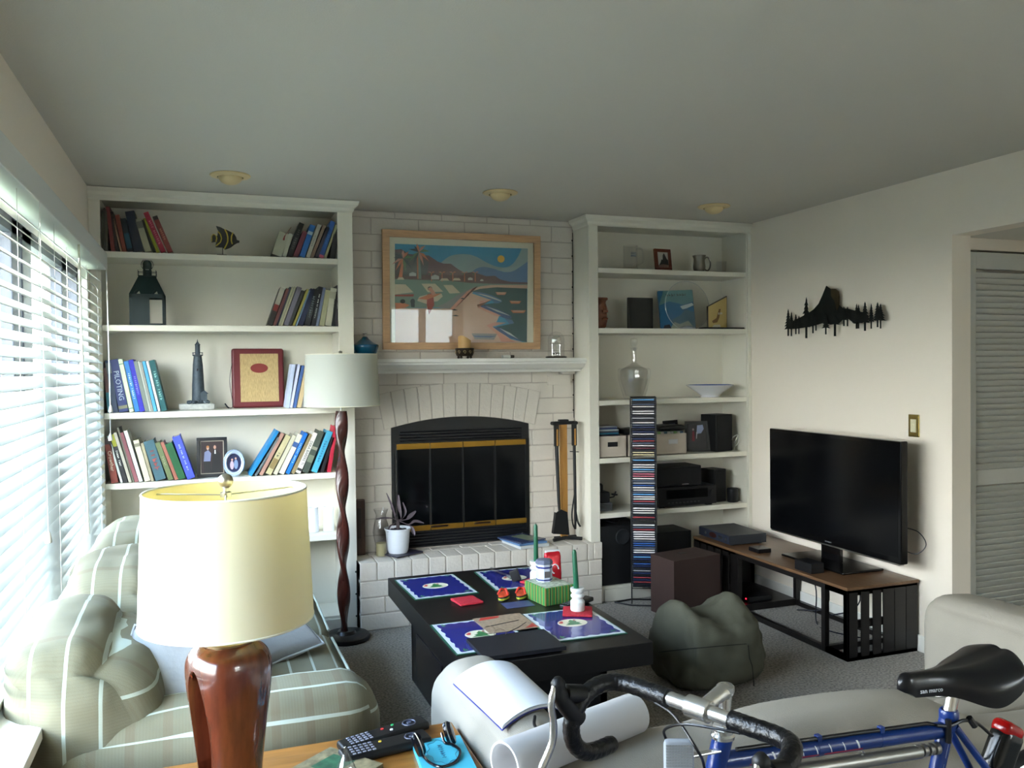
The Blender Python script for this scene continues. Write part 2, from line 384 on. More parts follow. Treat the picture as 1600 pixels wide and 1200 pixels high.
# ---------------------------------------------------------------- bookcases
ZS = [2.1133, 1.7331, 1.2765, .909, .5596]; SH = .032
def bookcase(name, label, xa, xb, ia, ib, hidden=None):
    """xa..xb outer, ia..ib inner opening at the front (y=0)"""
    t = thing(name, ((xa+xb)/2, .14, 0), label, 'bookcase', 'built-in bookcases beside the fireplace')
    b = MB(); yb = .285
    b.box(xa, ia, 0, .022, 0, H-.002, .002); b.box(ib, xb, 0, .022, 0, H-.002, .002)           # stiles
    b.box(ia, ib, 0, .022, 2.387, H-.002); b.box(ia, ib, 0, .022, 0, .095)
    b.box(xa, ia-.002, .022, yb, 0, H-.002); b.box(ib+.002, xb, .022, yb, 0, H-.002); b.box(xa, xb, yb, yb+.008, 0, H-.002); b.box(ia-.002, ib+.002, .022, yb, 2.387, 2.41); b.box(ia-.002, ib+.002, .022, yb, .075, .095)
    b.build('case', PAINT, t, smooth=False)
    for z in ZS:
        b = MB(); b.box(ia+.001, ib-.001, .0, yb-.002, z-SH, z, .002); b.build('shelf', PAINT, t)
    return t
B1 = bookcase('bookcase', 'cream built-in bookcase next to the window, full of leaning books', .156, 1.503, .211, 1.4187)
B2 = bookcase('bookcase', 'cream built-in bookcase near the television holding glassware and stereo gear', 2.972, XR-.001, 3.0377, 4.1364)
def crown(parent, xa, xb, left, right):
    b = MB(); prof = [(0, 2.375), (-.008, 2.385), (-.012, 2.40), (-.03, 2.415), (-.036, 2.437), (0, 2.437)]
    if right: b.prism([(xb-y*0, y, z) for y, z in prof], (0, 0, 0.00001)) if 0 else None
    P = []
    for y, z in prof:
        o = -y; P.append(((xa-(o if left else 0)), y, z, xb+(o if right else 0)))
    n = len(P)
    for k in range(n-1):
        a, c = P[k], P[k+1]; b.face([(a[0], a[1], a[2]), (a[3], a[1], a[2]), (c[3], c[1], c[2]), (c[0], c[1], c[2])])
        if right: b.face([(a[3], a[1], a[2]), (a[3], .226, a[2]), (c[3], .226, c[2]), (c[3], c[1], c[2])])
        if left: b.face([(a[0], .226, a[2]), (a[0], a[1], a[2]), (c[0], c[1], c[2]), (c[0], .226, c[2])])
    b.build('crown', PAINT, parent, smooth=False)
crown(B1, .156, 1.503, False, True); crown(B2, 2.972, XR-.001, True, False)
b = MB(); b.box(.211, 1.41, -.012, 0, .0, .08, .003); b.build('toe_board', PAINT, B1)
b = MB(); b.box(3.06, XR-.016, -.012, 0, .0, .08, .003); b.build('toe_board', PAINT, B2)
b = MB(); b.box(XR-.028, XR-.001, -.016, 0, 0, 2.37, .004); b.build('scribe_moulding', PAINT, B2)

# ---------------------------------------------------------------- fireplace
YF = .229
fp = thing('fireplace', (2.23, YF, 0), 'cream painted brick fireplace with arched opening and raised hearth', 'fireplace')
FX0, FX1, FZ0 = 1.757, 2.645, .39
b = MB(); b.box(1.505, 2.97, YF+.0035, YB-.001, FZ0-.39, 2.438)
# the firebox recess is dark behind the glass, set in front of the backing
b.build('chimney_backing', MORTAR, fp, smooth=False)
def arch_z(x, zs, za): 
    m = (FX0+FX1)/2; h = (FX1-FX0)/2; return zs+(za-zs)*(1-((x-m)/h)**2)
b = MB(); z = FZ0; row = 0; CH = .1005; BL = .292; g = .0028
while z < 2.43:
    z1 = min(z+CH-g*2, 2.432); off = (row % 2)*BL/2; x = 1.505-off
    if z < 1.47 and z > 1.40: pass
    while x < 2.968:
        xa, xb = max(x, 1.505)+g, min(x+BL, 2.968)-g
        segs = [(xa, xb)]
        if z < 1.13:
            segs = []
            if xa < FX0: segs.append((xa, min(xb, FX0-.002)))
            if xb > FX1: segs.append((max(xa, FX1+.002), xb))
        for (p, q) in segs:
            if q-p > .015: b.box(p, q, YF+random.uniform(-.0008, .0008), YF+.03, z, z1, .0022, seg=1)
        x += BL
    z += CH; row += 1
b.build('brick_face', BRICK, fp, angle=25)
# arch bricks
b = MB(); m = (FX0+FX1)/2; N = 13; zi0, zi1 = 1.135, 1.192
xi = [FX0-.045+(FX1-FX0+.09)*k/N for k in range(N+1)]
xo = [FX0-.085+(FX1-FX0+.17)*k/N for k in range(N+1)]
def zin(x): return zi1-(zi1-zi0)*((x-m)/.444)**2
def zout(x): return 1.398-.058*((x-m)/.50)**2
for k in range(N):
    e = .0035
    pts = [(xi[k]+e, YF-.007, zin(xi[k])), (xi[k+1]-e, YF-.007, zin(xi[k+1])), (xo[k+1]-e, YF-.007, zout(xo[k+1])), (xo[k]+e, YF-.007, zout(xo[k]))]
    b.prism(pts, (0, .012, 0))
bmesh.ops.bevel(b.bm, geom=b.bm.edges[:], offset=.002, segments=1, affect='EDGES')
b.build('arch_bricks', BRICK, fp, angle=25)
b = MB(); pts = [(xi[0], zin(xi[0]))]+[(x, zin(x)) for x in xi]+[(x, zout(x)) for x in xo[::-1]]
b.prism([(x, YF-.001, z) for x, z in pts[1:]], (0, .004, 0)); b.build('arch_mortar', MORTAR, fp, smooth=False)
# corbel bricks under the mantel
for (x0, x1, z0, z1, o) in ((2.86, 2.955, 1.445, 1.465, .05), (2.78, 2.93, 1.375, 1.44, .03), (2.80, 2.96, 1.46, 1.472, .06), (1.52, 1.68, 1.375, 1.44, .03), (1.52, 1.66, 1.445, 1.465, .05)):
    b = MB(); b.box(x0, x1, YF-o, YF+.02, z0, z1, .003); b.build('corbel_brick', BRICK, fp)
# hearth: courses of bricks with a rowlock top
b = MB(); HX = (1.508, 3.028); HY = -.05; HT = .39
b.box(HX[0]+.003, 2.969, HY+.006, YF-.002, 0, HT-.006, mi=1); b.box(2.969, HX[1]-.003, HY+.006, -.018, 0, HT-.006, mi=1)
z = 0; row = 0
for (z0, z1) in ((.004, .092), (.098, .186), (.192, .28)):
    off = (row % 2)*.14; x = HX[0]-off
    while x < HX[1]:
        a, c = max(x, HX[0])+.003, min(x+.285, HX[1])-.003
        if c-a > .012: b.box(a, c, HY, HY+(.03 if c > 2.969 else .06), z0, z1, .004, seg=1); 
        x += .285
    
    row += 1
n = 15; w = (HX[1]-HX[0])/n
for k in range(n): b.box(HX[0]+k*w+.003, min(HX[0]+(k+1)*w-.003, 2.9695 if k == n-1 else 9), HY, HY+.19, .286, HT, .006, seg=2)
b.box(2.972, HX[1], HY, -.018, .286, HT, .004, seg=1)
for r, (y0, y1) in enumerate(((HY+.194, HY+.275),)):
    x = HX[0]-.1
    while x < HX[1]:
        a, c = max(x, HX[0])+.003, min(x+.19, 2.969)-.003
        if c-a > .02: b.box(a, c, y0, y1, .33, HT-.001, .004, seg=1)
        x += .19
b.build('hearth', [BRICK, MORTAR], fp, angle=25)
# firebox insert
ff = mat('firebox_black', (10, 11, 12), .45); yq = YF-.012
b = MB(); zt = [(FX0+(FX1-FX0)*k/20) for k in range(21)]
poly = [(FX0, 1.035), (FX1, 1.035)]+[(x, zin(x)-.003) for x in zt[::-1]]
b.prism([(x, yq+.008, z) for x, z in poly], (0, .01, 0)); b.box(FX0, FX1, yq+.008, yq+.018, FZ0+.005, .505)
b.box(FX0, FX0+.022, yq+.004, yq+.018, FZ0+.005, 1.04); b.box(FX1-.022, FX1, yq+.004, yq+.018, FZ0+.005, 1.04)
b.build('insert_frame', ff, fp, smooth=False)
b = MB()
for z in (1.05, 1.068, 1.086, 1.104): 
    b.box(FX0+.05, FX1-.05, -.008, .004, -.0025, .0025, M=Matrix.Translation((0, yq+.004, z)) @ Matrix.Rotation(R_(25), 4, 'X'))
b.build('louver_grille', mat('grille_black', (22, 24, 27), .3), fp, smooth=False); b = MB()
for z in (.408, .426, .444, .462, .48): 
    b.box(FX0+.02, FX1-.02, -.008, .004, -.003, .003, M=Matrix.Translation((0, yq+.004, z)) @ Matrix.Rotation(R_(25), 4, 'X'))
b.build('louver_grille', mat('grille_black', (22, 24, 27), .3), fp, smooth=False)
dg = mat('smoked_glass', (7, 9, 11), .1, spec=.18); n4 = 4; wd = (FX1-FX0-.05)/4
for k in range(n4):
    xa = FX0+.025+k*wd; d = MB(); d.box(xa+.003, xa+wd-.003, yq-.006, yq+.002, .505, 1.035); dd = d.build('glass_door', dg, fp, smooth=False)
    e = MB(); e.box(xa+.002, xa+wd-.002, yq-.014, yq-.004, 1.0, 1.035, .002); e.build('brass_rail', BRASS, dd); e = MB(); e.box(xa+.002, xa+wd-.002, yq-.014, yq-.004, .50, .532, .002); e.build('brass_rail', BRASS, dd)
    e = MB(); e.box(xa+.0015, xa+.007, yq-.010, yq, .53, 1.0); e.box(xa+wd-.007, xa+wd-.0015, yq-.010, yq, .53, 1.0); e.build('door_edge', ff, dd)
for x in (m-.155, m+.12):
    e = MB(); e.tube(bez([(x-.05, yq-.012, .52), (x-.035, yq-.035, .525), (x+.035, yq-.035, .525), (x+.05, yq-.012, .52)], 5), .006, 8); e.build('door_handle', mat('dark_bronze', (50, 32, 22), .4, .6), fp)
# mantel
mt = thing('mantel_shelf', (2.23, .1, 1.45), 'long pale moulded mantel shelf across the brick above the fire', 'mantel')
MW = mat('mantel_paint', (232, 230, 220), .4)
b = MB(); xa, xb = 1.507, 2.969
prof = [(YF-.001, 1.462), (.125, 1.462), (.118, 1.475), (.105, 1.48), (.085, 1.485), (.06, 1.505), (.05, 1.512), (.042, 1.512), (.042, 1.524), (.03, 1.528), (.03, 1.547), (YF-.001, 1.547)]
b.prism([(xa, y, z) for y, z in prof], (xb-xa, 0, 0)); b.build('moulding', MW, mt, smooth=False)
# cord with dark beads along the brick edge
bd = mat('dark_cord', (35, 28, 22), .6)
def beadcord(pts, step, label):
    b = MB(); b.tube(pts, .0022, 6); P = [Vector(p) for p in pts]
    for a, c in zip(P[:-1], P[1:]):
        n = int((c-a).length/step)
        for i in range(n): q = a+(c-a)*((i+.5)/n)+Vector((-.005, -.003, 0)); b.lathe([(.001, -.006), (.005, -.003), (.005, .003), (.001, .006)], q, 8)
    return tag(b.build('beaded_cord', bd), label, 'cord')
beadcord([(2.962, YF-.012, 2.36), (2.961, YF-.012, 1.556)], .095, 'thin dark beaded cord hanging down the brick edge above the mantel')
beadcord([(2.961, YF-.012, 1.455), (2.96, YF-.012, 1.16)], .095, 'thin dark beaded cord below the mantel beside the fire tools')
beadcord([(1.4995, -.006, .40), (1.4995, -.006, .02)], .12, 'thin dark cord on the hearth end behind the floor lamp')
# ---------------------------------------------------------------- books
PAGE = mat('page_edges', (205, 196, 172), .9)
ORD = ['first', 'second', 'third', 'fourth', 'fifth', 'sixth', 'seventh', 'eighth', 'ninth', 'tenth', 'eleventh', 'twelfth', 'thirteenth', 'fourteenth', 'fifteenth', 'sixteenth', 'seventeenth', 'eighteenth', 'nineteenth', 'twentieth']
def boost(c, k): return tuple(min(245, int(v*k)) for v in c)
def book(px, zs, spec, label, group, depth=.155, y0=.02, k=1.05):
    """px = (bottom x, top x, spine width px, top y) measured on the spine face"""
    xb, xt, w, yt = px; col = boost(spec[0], k); text = spec[1] if len(spec) > 1 else None; tcol = spec[2] if len(spec) > 2 else (235, 235, 225)
    top = AY(xt, yt, y0); pb = proj(top.x, y0, zs); bot = AY(xb, pb[1], y0); mm = (AY(xb+1, pb[1], y0)-bot).length
    wx = w*mm; dz = top.z-zs; a = math.atan2(top.x-bot.x, dz); hgt = dz/math.cos(a); wt = max(.005, wx*math.cos(a))
    px0 = bot.x
    # pivot: the lower corner on the side it leans to rests on the board
    M = Matrix.Translation((px0, y0, zs+.0008)) @ Matrix.Rotation(a, 4, 'Y')
    if a > 0: M = Matrix.Translation((px0+wt/math.cos(a)-0, y0, zs+.0008)) @ Matrix.Rotation(a, 4, 'Y') @ Matrix.Translation((-wt, 0, 0))
    cv = mat('cover_%d_%d_%d' % tuple(col), col, .45, noise_amt=.05, noise_scale=30)
    c = .0022 if wt > .012 else .0012
    b = MB(); b.box(0, c, 0, depth, 0, hgt, M=M); b.box(wt-c, wt, 0, depth, 0, hgt, M=M); b.box(0, wt, -.001, c, 0, hgt, .0012, M=M, seg=2)
    o = b.build('book', cv, origin=M @ Vector((wt/2, depth/2, 0))); tag(o, label, 'book', group)
    if wt > .008:
        b = MB(); b.box(c+.0002, wt-c-.0002, c+.001, depth-.003, .002, hgt-.003, M=M); b.build('page_block', PAGE, o)
    for ex in spec[3:] if len(spec) > 3 else ():
        z0, z1, cc = ex; b = MB(); b.box(.0006, wt-.0006, -.0016, .0, hgt*z0, hgt*z1, M=M); b.build('spine_band', mat('cover_%d_%d_%d' % tuple(boost(cc, k)), boost(cc, k), .45), o)
    if text:
        L = hgt*.62; s = min(wt*.8, L/(len(text)*.55)); dn = spec[-1] if isinstance(spec[-1], str) else ''
        T = M @ Matrix.Translation((wt/2, -.0018, hgt*.5)) @ Matrix.Rotation(R_(90), 4, 'X') @ Matrix.Rotation(R_(-90), 4, 'Z')
        b = MB(); (b.text if text in ('PILOTING', 'Crowther', 'DERA BARERE TI') else b.marks)(text, s, T, .0003); b.build('spine_title', mat('foil_%d_%d_%d' % tuple(tcol), tcol, .5), o, smooth=False)
    return o
def proj(x, y, z):
    d = Vector((x, y, z))-Vector(CAM); f = d.dot(CF); return 800+FPX*d.dot(CR)/f, 600-FPX*d.dot(CU)/f
def shelf_books(L, zs, where, group, rev=False, **kw):
    n = len(L)
    for i, (px, desc, spec) in enumerate(L):
        q = (n-1-i) if rev else i
        book(px, zs, spec, desc+', '+ORD[q]+' '+where, group, **kw)
W, K = (235, 235, 225), (25, 25, 25)
shelf_books([
 ((158.6, 159, 2.6, 330), 'thin grey-green book', ((60, 65, 50),)), ((161.6, 161.6, 2.8, 325), 'thin charcoal book', ((58, 58, 50),)), ((165, 163.5, 4, 329), 'grey book', ((72, 74, 62),)),
 ((173.8, 165, 6.2, 323), 'tall dusty red book', ((112, 50, 48),)), ((181, 172.2, 4.5, 331), 'dark brown thin book', ((34, 28, 28),)), ((188.3, 173.5, 2.8, 334), 'thin tan book', ((130, 105, 85),)),
 ((191.5, 179.5, 6.6, 336), 'brick red book', ((112, 55, 40),)), ((199.5, 187.5, 9, 342), 'dark teal book with a blue spine picture', ((26, 38, 40), None, W, (.1, .55, (35, 70, 85)))),
 ((210, 195, 15, 331), 'thick black-navy hardback', ((16, 26, 40),)), ((227, 210.5, 10.5, 343), 'off-white paperback', ((152, 152, 128), None, W, (.72, .92, (95, 95, 85)))),
 ((239, 221, 4.8, 344), 'thin black book', ((18, 20, 16),)), ((245, 222.8, 5, 342), 'lime green book', ((128, 132, 30),)),
 ((252, 224, 8.6, 333), 'crimson pink hardback', ((140, 32, 52), 'HOME COOKING', (220, 140, 160))), ((263, 238, 8.5, 339), 'brownish red book with a dark top', ((118, 52, 46), 'GARDEN', (200, 150, 120), (.9, 1, (30, 26, 24))))],
 ZS[0], 'from the window on the top shelf', 'books leaning on the top shelf by the window', y0=.02)
shelf_books([
 ((423, 435, 17, 366), 'cream booklet with its wide face showing', ((150, 150, 130),)), ((440.5, 451, 6.5, 366), 'white spine book', ((160, 160, 142),)), ((447.2, 467, 8.6, 350), 'tall black hardback', ((20, 22, 18), 'THE VOYAGE', (120, 120, 110))),
 ((457, 472.5, 8.2, 363), 'maroon book', ((88, 30, 40),)), ((467, 484, 9, 353), 'bright blue book', ((22, 85, 145), None, W, (.7, .8, (150, 170, 180)))), ((477, 495.5, 6.6, 352), 'white spined book', ((160, 158, 140), 'SAILING', (90, 90, 85))),
 ((484, 504, 5.3, 353), 'tan book', ((112, 92, 75),)), ((490, 509.7, 6.2, 356), 'very dark purple book', ((30, 22, 30),)), ((497, 516, 8, 347), 'deep blue book', ((22, 68, 125), 'OCEAN', (90, 130, 180), (0, .08, (170, 80, 100)))),
 ((505.6, 524, 3.8, 352), 'thin cream-green book', ((140, 135, 98),)), ((515, 520.5, 9, 366), 'black book tucked into the corner', ((18, 16, 18),))],
 ZS[0], 'from the stile end of the top shelf', 'books at the inner end of the top shelf', rev=True)
shelf_books([
 ((417, 437.5, 8.2, 451), 'white, red and black spined book', ((28, 26, 24), None, W, (.55, 1, (160, 158, 140)), (.38, .55, (110, 30, 28)))), ((426, 447, 5, 452), 'brown leather-look book', ((96, 56, 50),)),
 ((431.5, 452.5, 2.6, 449), 'thin navy book', ((30, 36, 56),)), ((434.5, 456, 3, 449), 'thin cream book', ((150, 150, 122),)), ((438, 459.5, 3.2, 449), 'pale buff book', ((162, 158, 130),)),
 ((442, 464, 8, 450), 'grey mottled book', ((104, 100, 110),)), ((450, 471, 4.8, 455), 'comb-bound white notebook', ((40, 40, 36), None, W)),
 ((456.5, 479, 4, 453), 'mustard yellow book', ((142, 132, 60),)), ((461.5, 482.5, 2.6, 454), 'thin sky blue book', ((100, 125, 150),)), ((465, 484.8, 8, 453), 'navy black book', ((20, 28, 56),)),
 ((475, 489, 9, 453), 'black hardback with grey title', ((26, 30, 30), 'NAVIGATION', (120, 130, 130))), ((485.5, 498, 7, 449), 'black hardback with bold white title', ((16, 16, 20), 'The Art of Cruising', W)),
 ((493, 504.5, 4.6, 450), 'slate blue thin book', ((100, 110, 132),)), ((498.6, 508.5, 8, 454), 'cream marbled book', ((152, 150, 118),)), ((507.5, 516.5, 10, 451), 'ivory hardback', ((172, 170, 148), None, W, (.72, .9, (150, 148, 128)))),
 ((518.2, 523, 4.6, 456), 'black thin book', ((18, 20, 18),)), ((524, 526.4, 4.6, 446), 'dark plum book against the side board', ((50, 44, 50), 'ISLES', (200, 200, 195)))],
 ZS[1], 'from the stile end of the second shelf', 'books on the second shelf', rev=True)
shelf_books([
 ((168, 161.3, 6.3, 575), 'book with a teal foot and brown top', ((100, 72, 68), None, W, (0, .45, (50, 120, 135)))), ((176.5, 163.8, 8.5, 564), 'dusty navy book', ((36, 52, 74), None, W, (.75, .95, (84, 92, 92)))),
 ((186.5, 170, 14.8, 563), 'thick navy hardback titled PILOTING', ((30, 44, 92), 'PILOTING', (170, 185, 200), (.06, .12, (120, 120, 90)))), ((202.5, 184.3, 7, 562), 'pale green-cream book with green bands', ((186, 200, 165), None, W, (.9, .915, (40, 100, 80)), (.06, .075, (40, 100, 80)))),
 ((211, 193, 7.6, 565), 'sky blue book with white title', ((40, 108, 168), 'BOATING BASICS', (190, 215, 220))), ((219, 200.6, 7.6, 563), 'royal blue book with lilac title', ((32, 32, 150), 'CHESAPEAKE', (140, 140, 220))),
 ((227, 208.2, 6.2, 565), 'grey paperback', ((108, 116, 106),)), ((233.5, 214.8, 3.2, 565), 'thin white booklet', ((160, 162, 150),)), ((237, 218.4, 3.2, 566), 'thin grey-white booklet', ((134, 132, 120),)),
 ((240.7, 222, 5, 565), 'light blue book', ((70, 148, 186),)), ((247, 228, 4.2, 565), 'white thin book with navy edge', ((190, 188, 180),)), ((252.5, 232.5, 9, 564), 'dark green hardback', ((18, 78, 78), 'THE SEA COAST', (140, 190, 180)))],
 ZS[2], 'from the window on the middle shelf', 'nautical books on the middle shelf')
shelf_books([
 ((446, 456, 6, 570), 'white-blue booklet', ((175, 185, 205),)), ((452.4, 465, 4.5, 570), 'lilac white booklet', ((188, 192, 214),)), ((457.6, 471, 5, 572), 'blue striped book', ((62, 90, 140),)), ((463.5, 477, 7, 572), 'tan paperback behind the lamp shade', ((190, 170, 130),)),
 ((471.5, 483, 7, 575), 'grey paperback behind the lamp shade', ((130, 130, 125),)), ((480, 490, 9, 572), 'cream paperback behind the lamp shade', ((180, 175, 150),))],
 ZS[2], 'from the red album on the middle shelf', 'books beside the red album')
shelf_books([
 ((174, 161.9, 11, 687), 'red-brown hardback with a large cream title', ((122, 54, 40), 'Crowther', (230, 215, 190), (.88, 1, (60, 45, 40)))), ((188.5, 167, 4, 682), 'thin white book', ((192, 196, 192),)), ((193.3, 171.5, 6.6, 680), 'black spined book with yellow head', ((34, 34, 36), 'SOUTH SEAS', W, (.75, 1, (150, 150, 40)))),
 ((201.5, 177.2, 5, 677), 'cream magazine volume', ((172, 166, 150),)), ((207.3, 182.6, 3, 669), 'thin dark olive book', ((96, 96, 80),)), ((211, 186.6, 6, 677), 'mauve book', ((124, 72, 78),)), ((217.6, 193, 6, 674), 'clean white book', ((192, 196, 186),)),
 ((226.5, 207.8, 9.2, 689), 'cream paperback with a tan spine', ((188, 182, 158), None, W, (.84, .92, (120, 115, 95)))), ((236.5, 219.5, 4.5, 693), 'thin tan book', ((150, 140, 112),)), ((243.5, 224, 17, 691), 'broad teal-grey hardback with a red title', ((56, 88, 98), 'REEFS', (160, 70, 60))),
 ((263.5, 242, 8.4, 693), 'olive green book', ((92, 102, 66), 'KNOTS', (150, 150, 120))), ((273.6, 250.5, 5.6, 692), 'salmon red book', ((142, 86, 70),)), ((279.5, 257.5, 12, 695), 'plain green book', ((26, 80, 46),)), ((293, 269, 13, 684), 'thick bright blue hardback with small white title', ((62, 76, 202), 'THE LAW OF THE SEA', (190, 200, 235)))],
 ZS[3], 'from the window on the fourth shelf', 'books leaning on the fourth shelf near the window', y0=.006)
shelf_books([
 ((386.5, 430, 6.5, 675), 'bright turquoise book', ((26, 118, 168),)), ((397, 432.7, 4, 685), 'grey thin book', ((92, 100, 102),)), ((403.5, 438, 6.5, 679), 'pinkish tan book', ((160, 122, 106),)), ((413, 444.8, 10, 683), 'straw coloured book', ((176, 166, 126), 'II', (90, 90, 70), (.15, .4, (130, 112, 72)))),
 ((425.5, 456, 7, 682), 'cream and grey striped book', ((180, 176, 150),)), ((434, 463.8, 9, 681), 'off-white book with a blue square', ((200, 196, 176), None, W, (.68, .8, (50, 80, 130)))), ((445, 474.5, 6.8, 678), 'cobalt blue book with white lettering', ((24, 104, 182), 'SAILING ALONE', (190, 215, 235))),
 ((453.5, 483, 6, 680), 'khaki book', ((132, 116, 80),)), ((460.5, 487.8, 8.6, 678), 'white hardback with black capitals', ((206, 202, 192), 'DERA BARERE TI', (60, 60, 65), (.06, .12, (50, 50, 50)))), ((471, 496.5, 10, 676), 'mottled dark green book', ((64, 74, 64), None, W, (.25, .42, (110, 120, 100)), (.55, .62, (140, 140, 120)))),
 ((485, 510.2, 10, 676), 'pale cyan book', ((70, 156, 184), 'CARIBBEAN', (40, 110, 140))), ((500, 518, 5, 684), 'black thin book', ((24, 20, 26),)), ((511, 522, 6, 667), 'rose red book', ((170, 34, 56),))],
 ZS[3], 'from the stile end of the fourth shelf', 'books leaning on the fourth shelf beside the oval frame', rev=True, y0=.006)
# ribbon bookmark and comb spine
b = MB(); p = [AY(455, 355, .012), AY(450, 362, .010), AY(445, 369, .012), AY(443, 375, .012)]
b.tube(bez(p, 5), [.0012]*10+[.003]*3+[.0045]*3, 8); tag(b.build('bookmark_tassel', mat('red_cord', (120, 20, 20), .7)), 'small red bookmark tassel dangling over the cream booklet', 'bookmark')
# ---------------------------------------------------------------- objects on the window-side bookcase
def poly_px(b, pts, off, scl, fn, d, mi=0):
    b.prism([fn(off[0]+x/scl, off[1]+y/scl) for x, y in pts], d, mi)
# fish
yf = .06; z1 = ZS[0]
t = thing('fish_ornament', AZ(348, 399.5, z1), 'black and yellow striped angelfish ornament on a thin stand, top shelf', 'ornament')
yf = t.location.y; S = 1200/70; O = (320, 340); F = lambda x, y: AY(x, y, yf)
fk = mat('fish_black', (20, 20, 22), .4); fy = mat('fish_yellow', (190, 165, 60), .4)
def edges(top, bot): return top+bot[::-1]
b = MB()
poly_px(b, [(300, 220), (420, 255), (540, 320), (570, 318), (700, 385), (790, 440), (840, 520), (860, 600), (930, 620), (925, 670), (870, 680), (800, 720), (700, 800), (600, 840), (535, 855), (480, 800), (290, 795), (290, 720), (300, 650), (180, 665), (170, 600), (190, 470), (240, 440), (290, 480), (330, 500), (350, 400), (380, 390), (330, 300)], O, S, F, (0, .008, 0))
b.build('fish_body', fk, t, smooth=False)
b = MB()
def band(pts, w):
    for a, c in zip(pts[:-1], pts[1:]):
        dx, dy = c[0]-a[0], c[1]-a[1]; l = math.hypot(dx, dy); nx, ny = -dy/l*w/2, dx/l*w/2
        for dpt in (-.0012, .0088): b.prism([Vector(F(O[0]+px/S, O[1]+py/S))+Vector((0, dpt, 0)) for px, py in ((a[0]-nx, a[1]-ny), (c[0]-nx, c[1]-ny), (c[0]+nx, c[1]+ny), (a[0]+nx, a[1]+ny))], (0, .0006, 0))
band([(540, 320), (590, 420), (615, 520), (615, 640), (580, 730), (520, 840)], 34); band([(350, 370), (420, 450), (450, 560), (420, 660), (300, 760)], 30)
band([(755, 400), (715, 500), (710, 620), (735, 710)], 32); band([(300, 480), (320, 550), (300, 650)], 30); band([(185, 640), (185, 500), (230, 440), (280, 470)], 18)
b.build('fish_stripes', fy, t, smooth=False)
b = MB(); p = F(O[0]+478/S, O[1]+790/S); b.tube([(p.x, yf+.004, z1+.004), (p.x, yf+.004, p.z)], .002, 8); b.box(p.x-.03, p.x+.02, yf-.015, yf+.025, z1+.0005, z1+.005, .001); b.build('stand', mat('stand_brown', (70, 58, 45), .5), t)
# lantern house
z2 = ZS[1]; t = thing('candle_lantern', (.425, .08, z2), 'dark green metal lighthouse-shaped candle lantern on the second shelf', 'lantern')
gm = mat('dark_green_metal', (14, 34, 34), .45); cx, cy = .425, .085; hw = .086; zz = lambda py: AY(225, py, .0).z-.0
b = MB(); h1 = z2+.20
for sx in (-1, 1):
    for sy in (-1, 1): b.box(cx+sx*hw-.006*(sx+1), cx+sx*hw+.006*(1-sx), cy+sy*.07-.006*(sy+1), cy+sy*.07+.006*(1-sy), z2+.001, z2+.165)
b.box(cx-hw, cx+hw, cy-.07, cy+.07, z2+.001, z2+.010); b.box(cx-hw, cx+hw, cy-.07, cy-.058, z2+.145, z2+.165); b.box(cx-hw, cx+hw, cy+.058, cy+.07, z2+.145, z2+.165); b.build('housing', gm, t, smooth=False)
b = MB(); b.box(cx-hw+.006, cx+.012, cy-.068, cy-.066, z2+.010, z2+.146); b.build('metal_door', gm, t, smooth=False)
b = MB()
def roofface(y, s=1):
    o = [(cx-hw, z2+.165), (cx+hw, z2+.165), (cx+.042, z2+.262), (cx-.042, z2+.262)]; return [(x, y, z) for x, z in o]
# front with two arched cut-outs: built from pieces
for y in (cy-.07,):
    def fr(pts): b.prism([(cx+x, y+.45*(z-.165), z2+z) for x, z in pts], (0, .004, 0))
    fr([(-hw, .165), (-.062, .165), (-.058, .178), (-.046, .19), (-.058, .225)]); fr([(-.032, .165), (.024, .165), (.030, .178), (.042, .19), (.030, .262), (-.042, .262), (-.058, .225), (-.046, .19), (-.036, .178)])
    fr([(.054, .165), (.060, .165), (hw, .165), (.042, .262), (.030, .262), (.042, .19), (.048, .182)])
b.face([(cx-hw, cy-.07, z2+.165), (cx-.042, cy-.027, z2+.262), (cx-.042, cy+.027, z2+.262), (cx-hw, cy+.07, z2+.165)]); b.face([(cx+hw, cy-.07, z2+.165), (cx+.042, cy-.027, z2+.262), (cx+.042, cy+.027, z2+.262), (cx+hw, cy+.07, z2+.165)])

for pts in ([(-hw, .165), (-.062, .165), (-.058, .178), (-.046, .19), (-.058, .225)], [(-.032, .165), (.024, .165), (.030, .178), (.042, .19), (.030, .262), (-.042, .262), (-.058, .225), (-.046, .19), (-.036, .178)], [(.054, .165), (.060, .165), (hw, .165), (.042, .262), (.030, .262), (.042, .19), (.048, .182)]): b.prism([(cx+x, cy+.07-.45*(z-.165), z2+z) for x, z in pts], (0, -.003, 0))
b.box(cx-.044, cx+.044, cy-.03, cy+.03, z2+.260, z2+.266)
b.build('roof', gm, t, smooth=False)
b = MB(); b.lathe([(.022, 0), (.022, .028), (.0215, .03)], (cx, cy, z2+.266), 20, caps=False); b.lathe([(.004, .03), (.004, .05)], (cx-.016, cy-.012, z2+.262), 6); b.lathe([(.022, 0), (.023, .002), (.022, .03), (.015, .044), (.0001, .05)], (cx, cy, z2+.302), 20)
for k in range(4): a = k*math.pi/2+.8; b.tube([(cx+.02*math.cos(a), cy+.02*math.sin(a), z2+.29), (cx+.02*math.cos(a), cy+.02*math.sin(a), z2+.31)], .005, 6)
b.build('turret', gm, t)
b = MB(); R = .044
pts = [(cx-R, cy-R*.6, z2+.285), (cx+R, cy-R*.6, z2+.285), (cx+R, cy+R*.6, z2+.285), (cx-R, cy+R*.6, z2+.285)]
for a, c in zip(pts, pts[1:]+pts[:1]): b.tube([a, c], .0012, 6)
for x, y, z in pts: b.tube([(x, y, z2+.264), (x, y, z2+.295)], .0014, 6)
b.build('railing', gm, t)
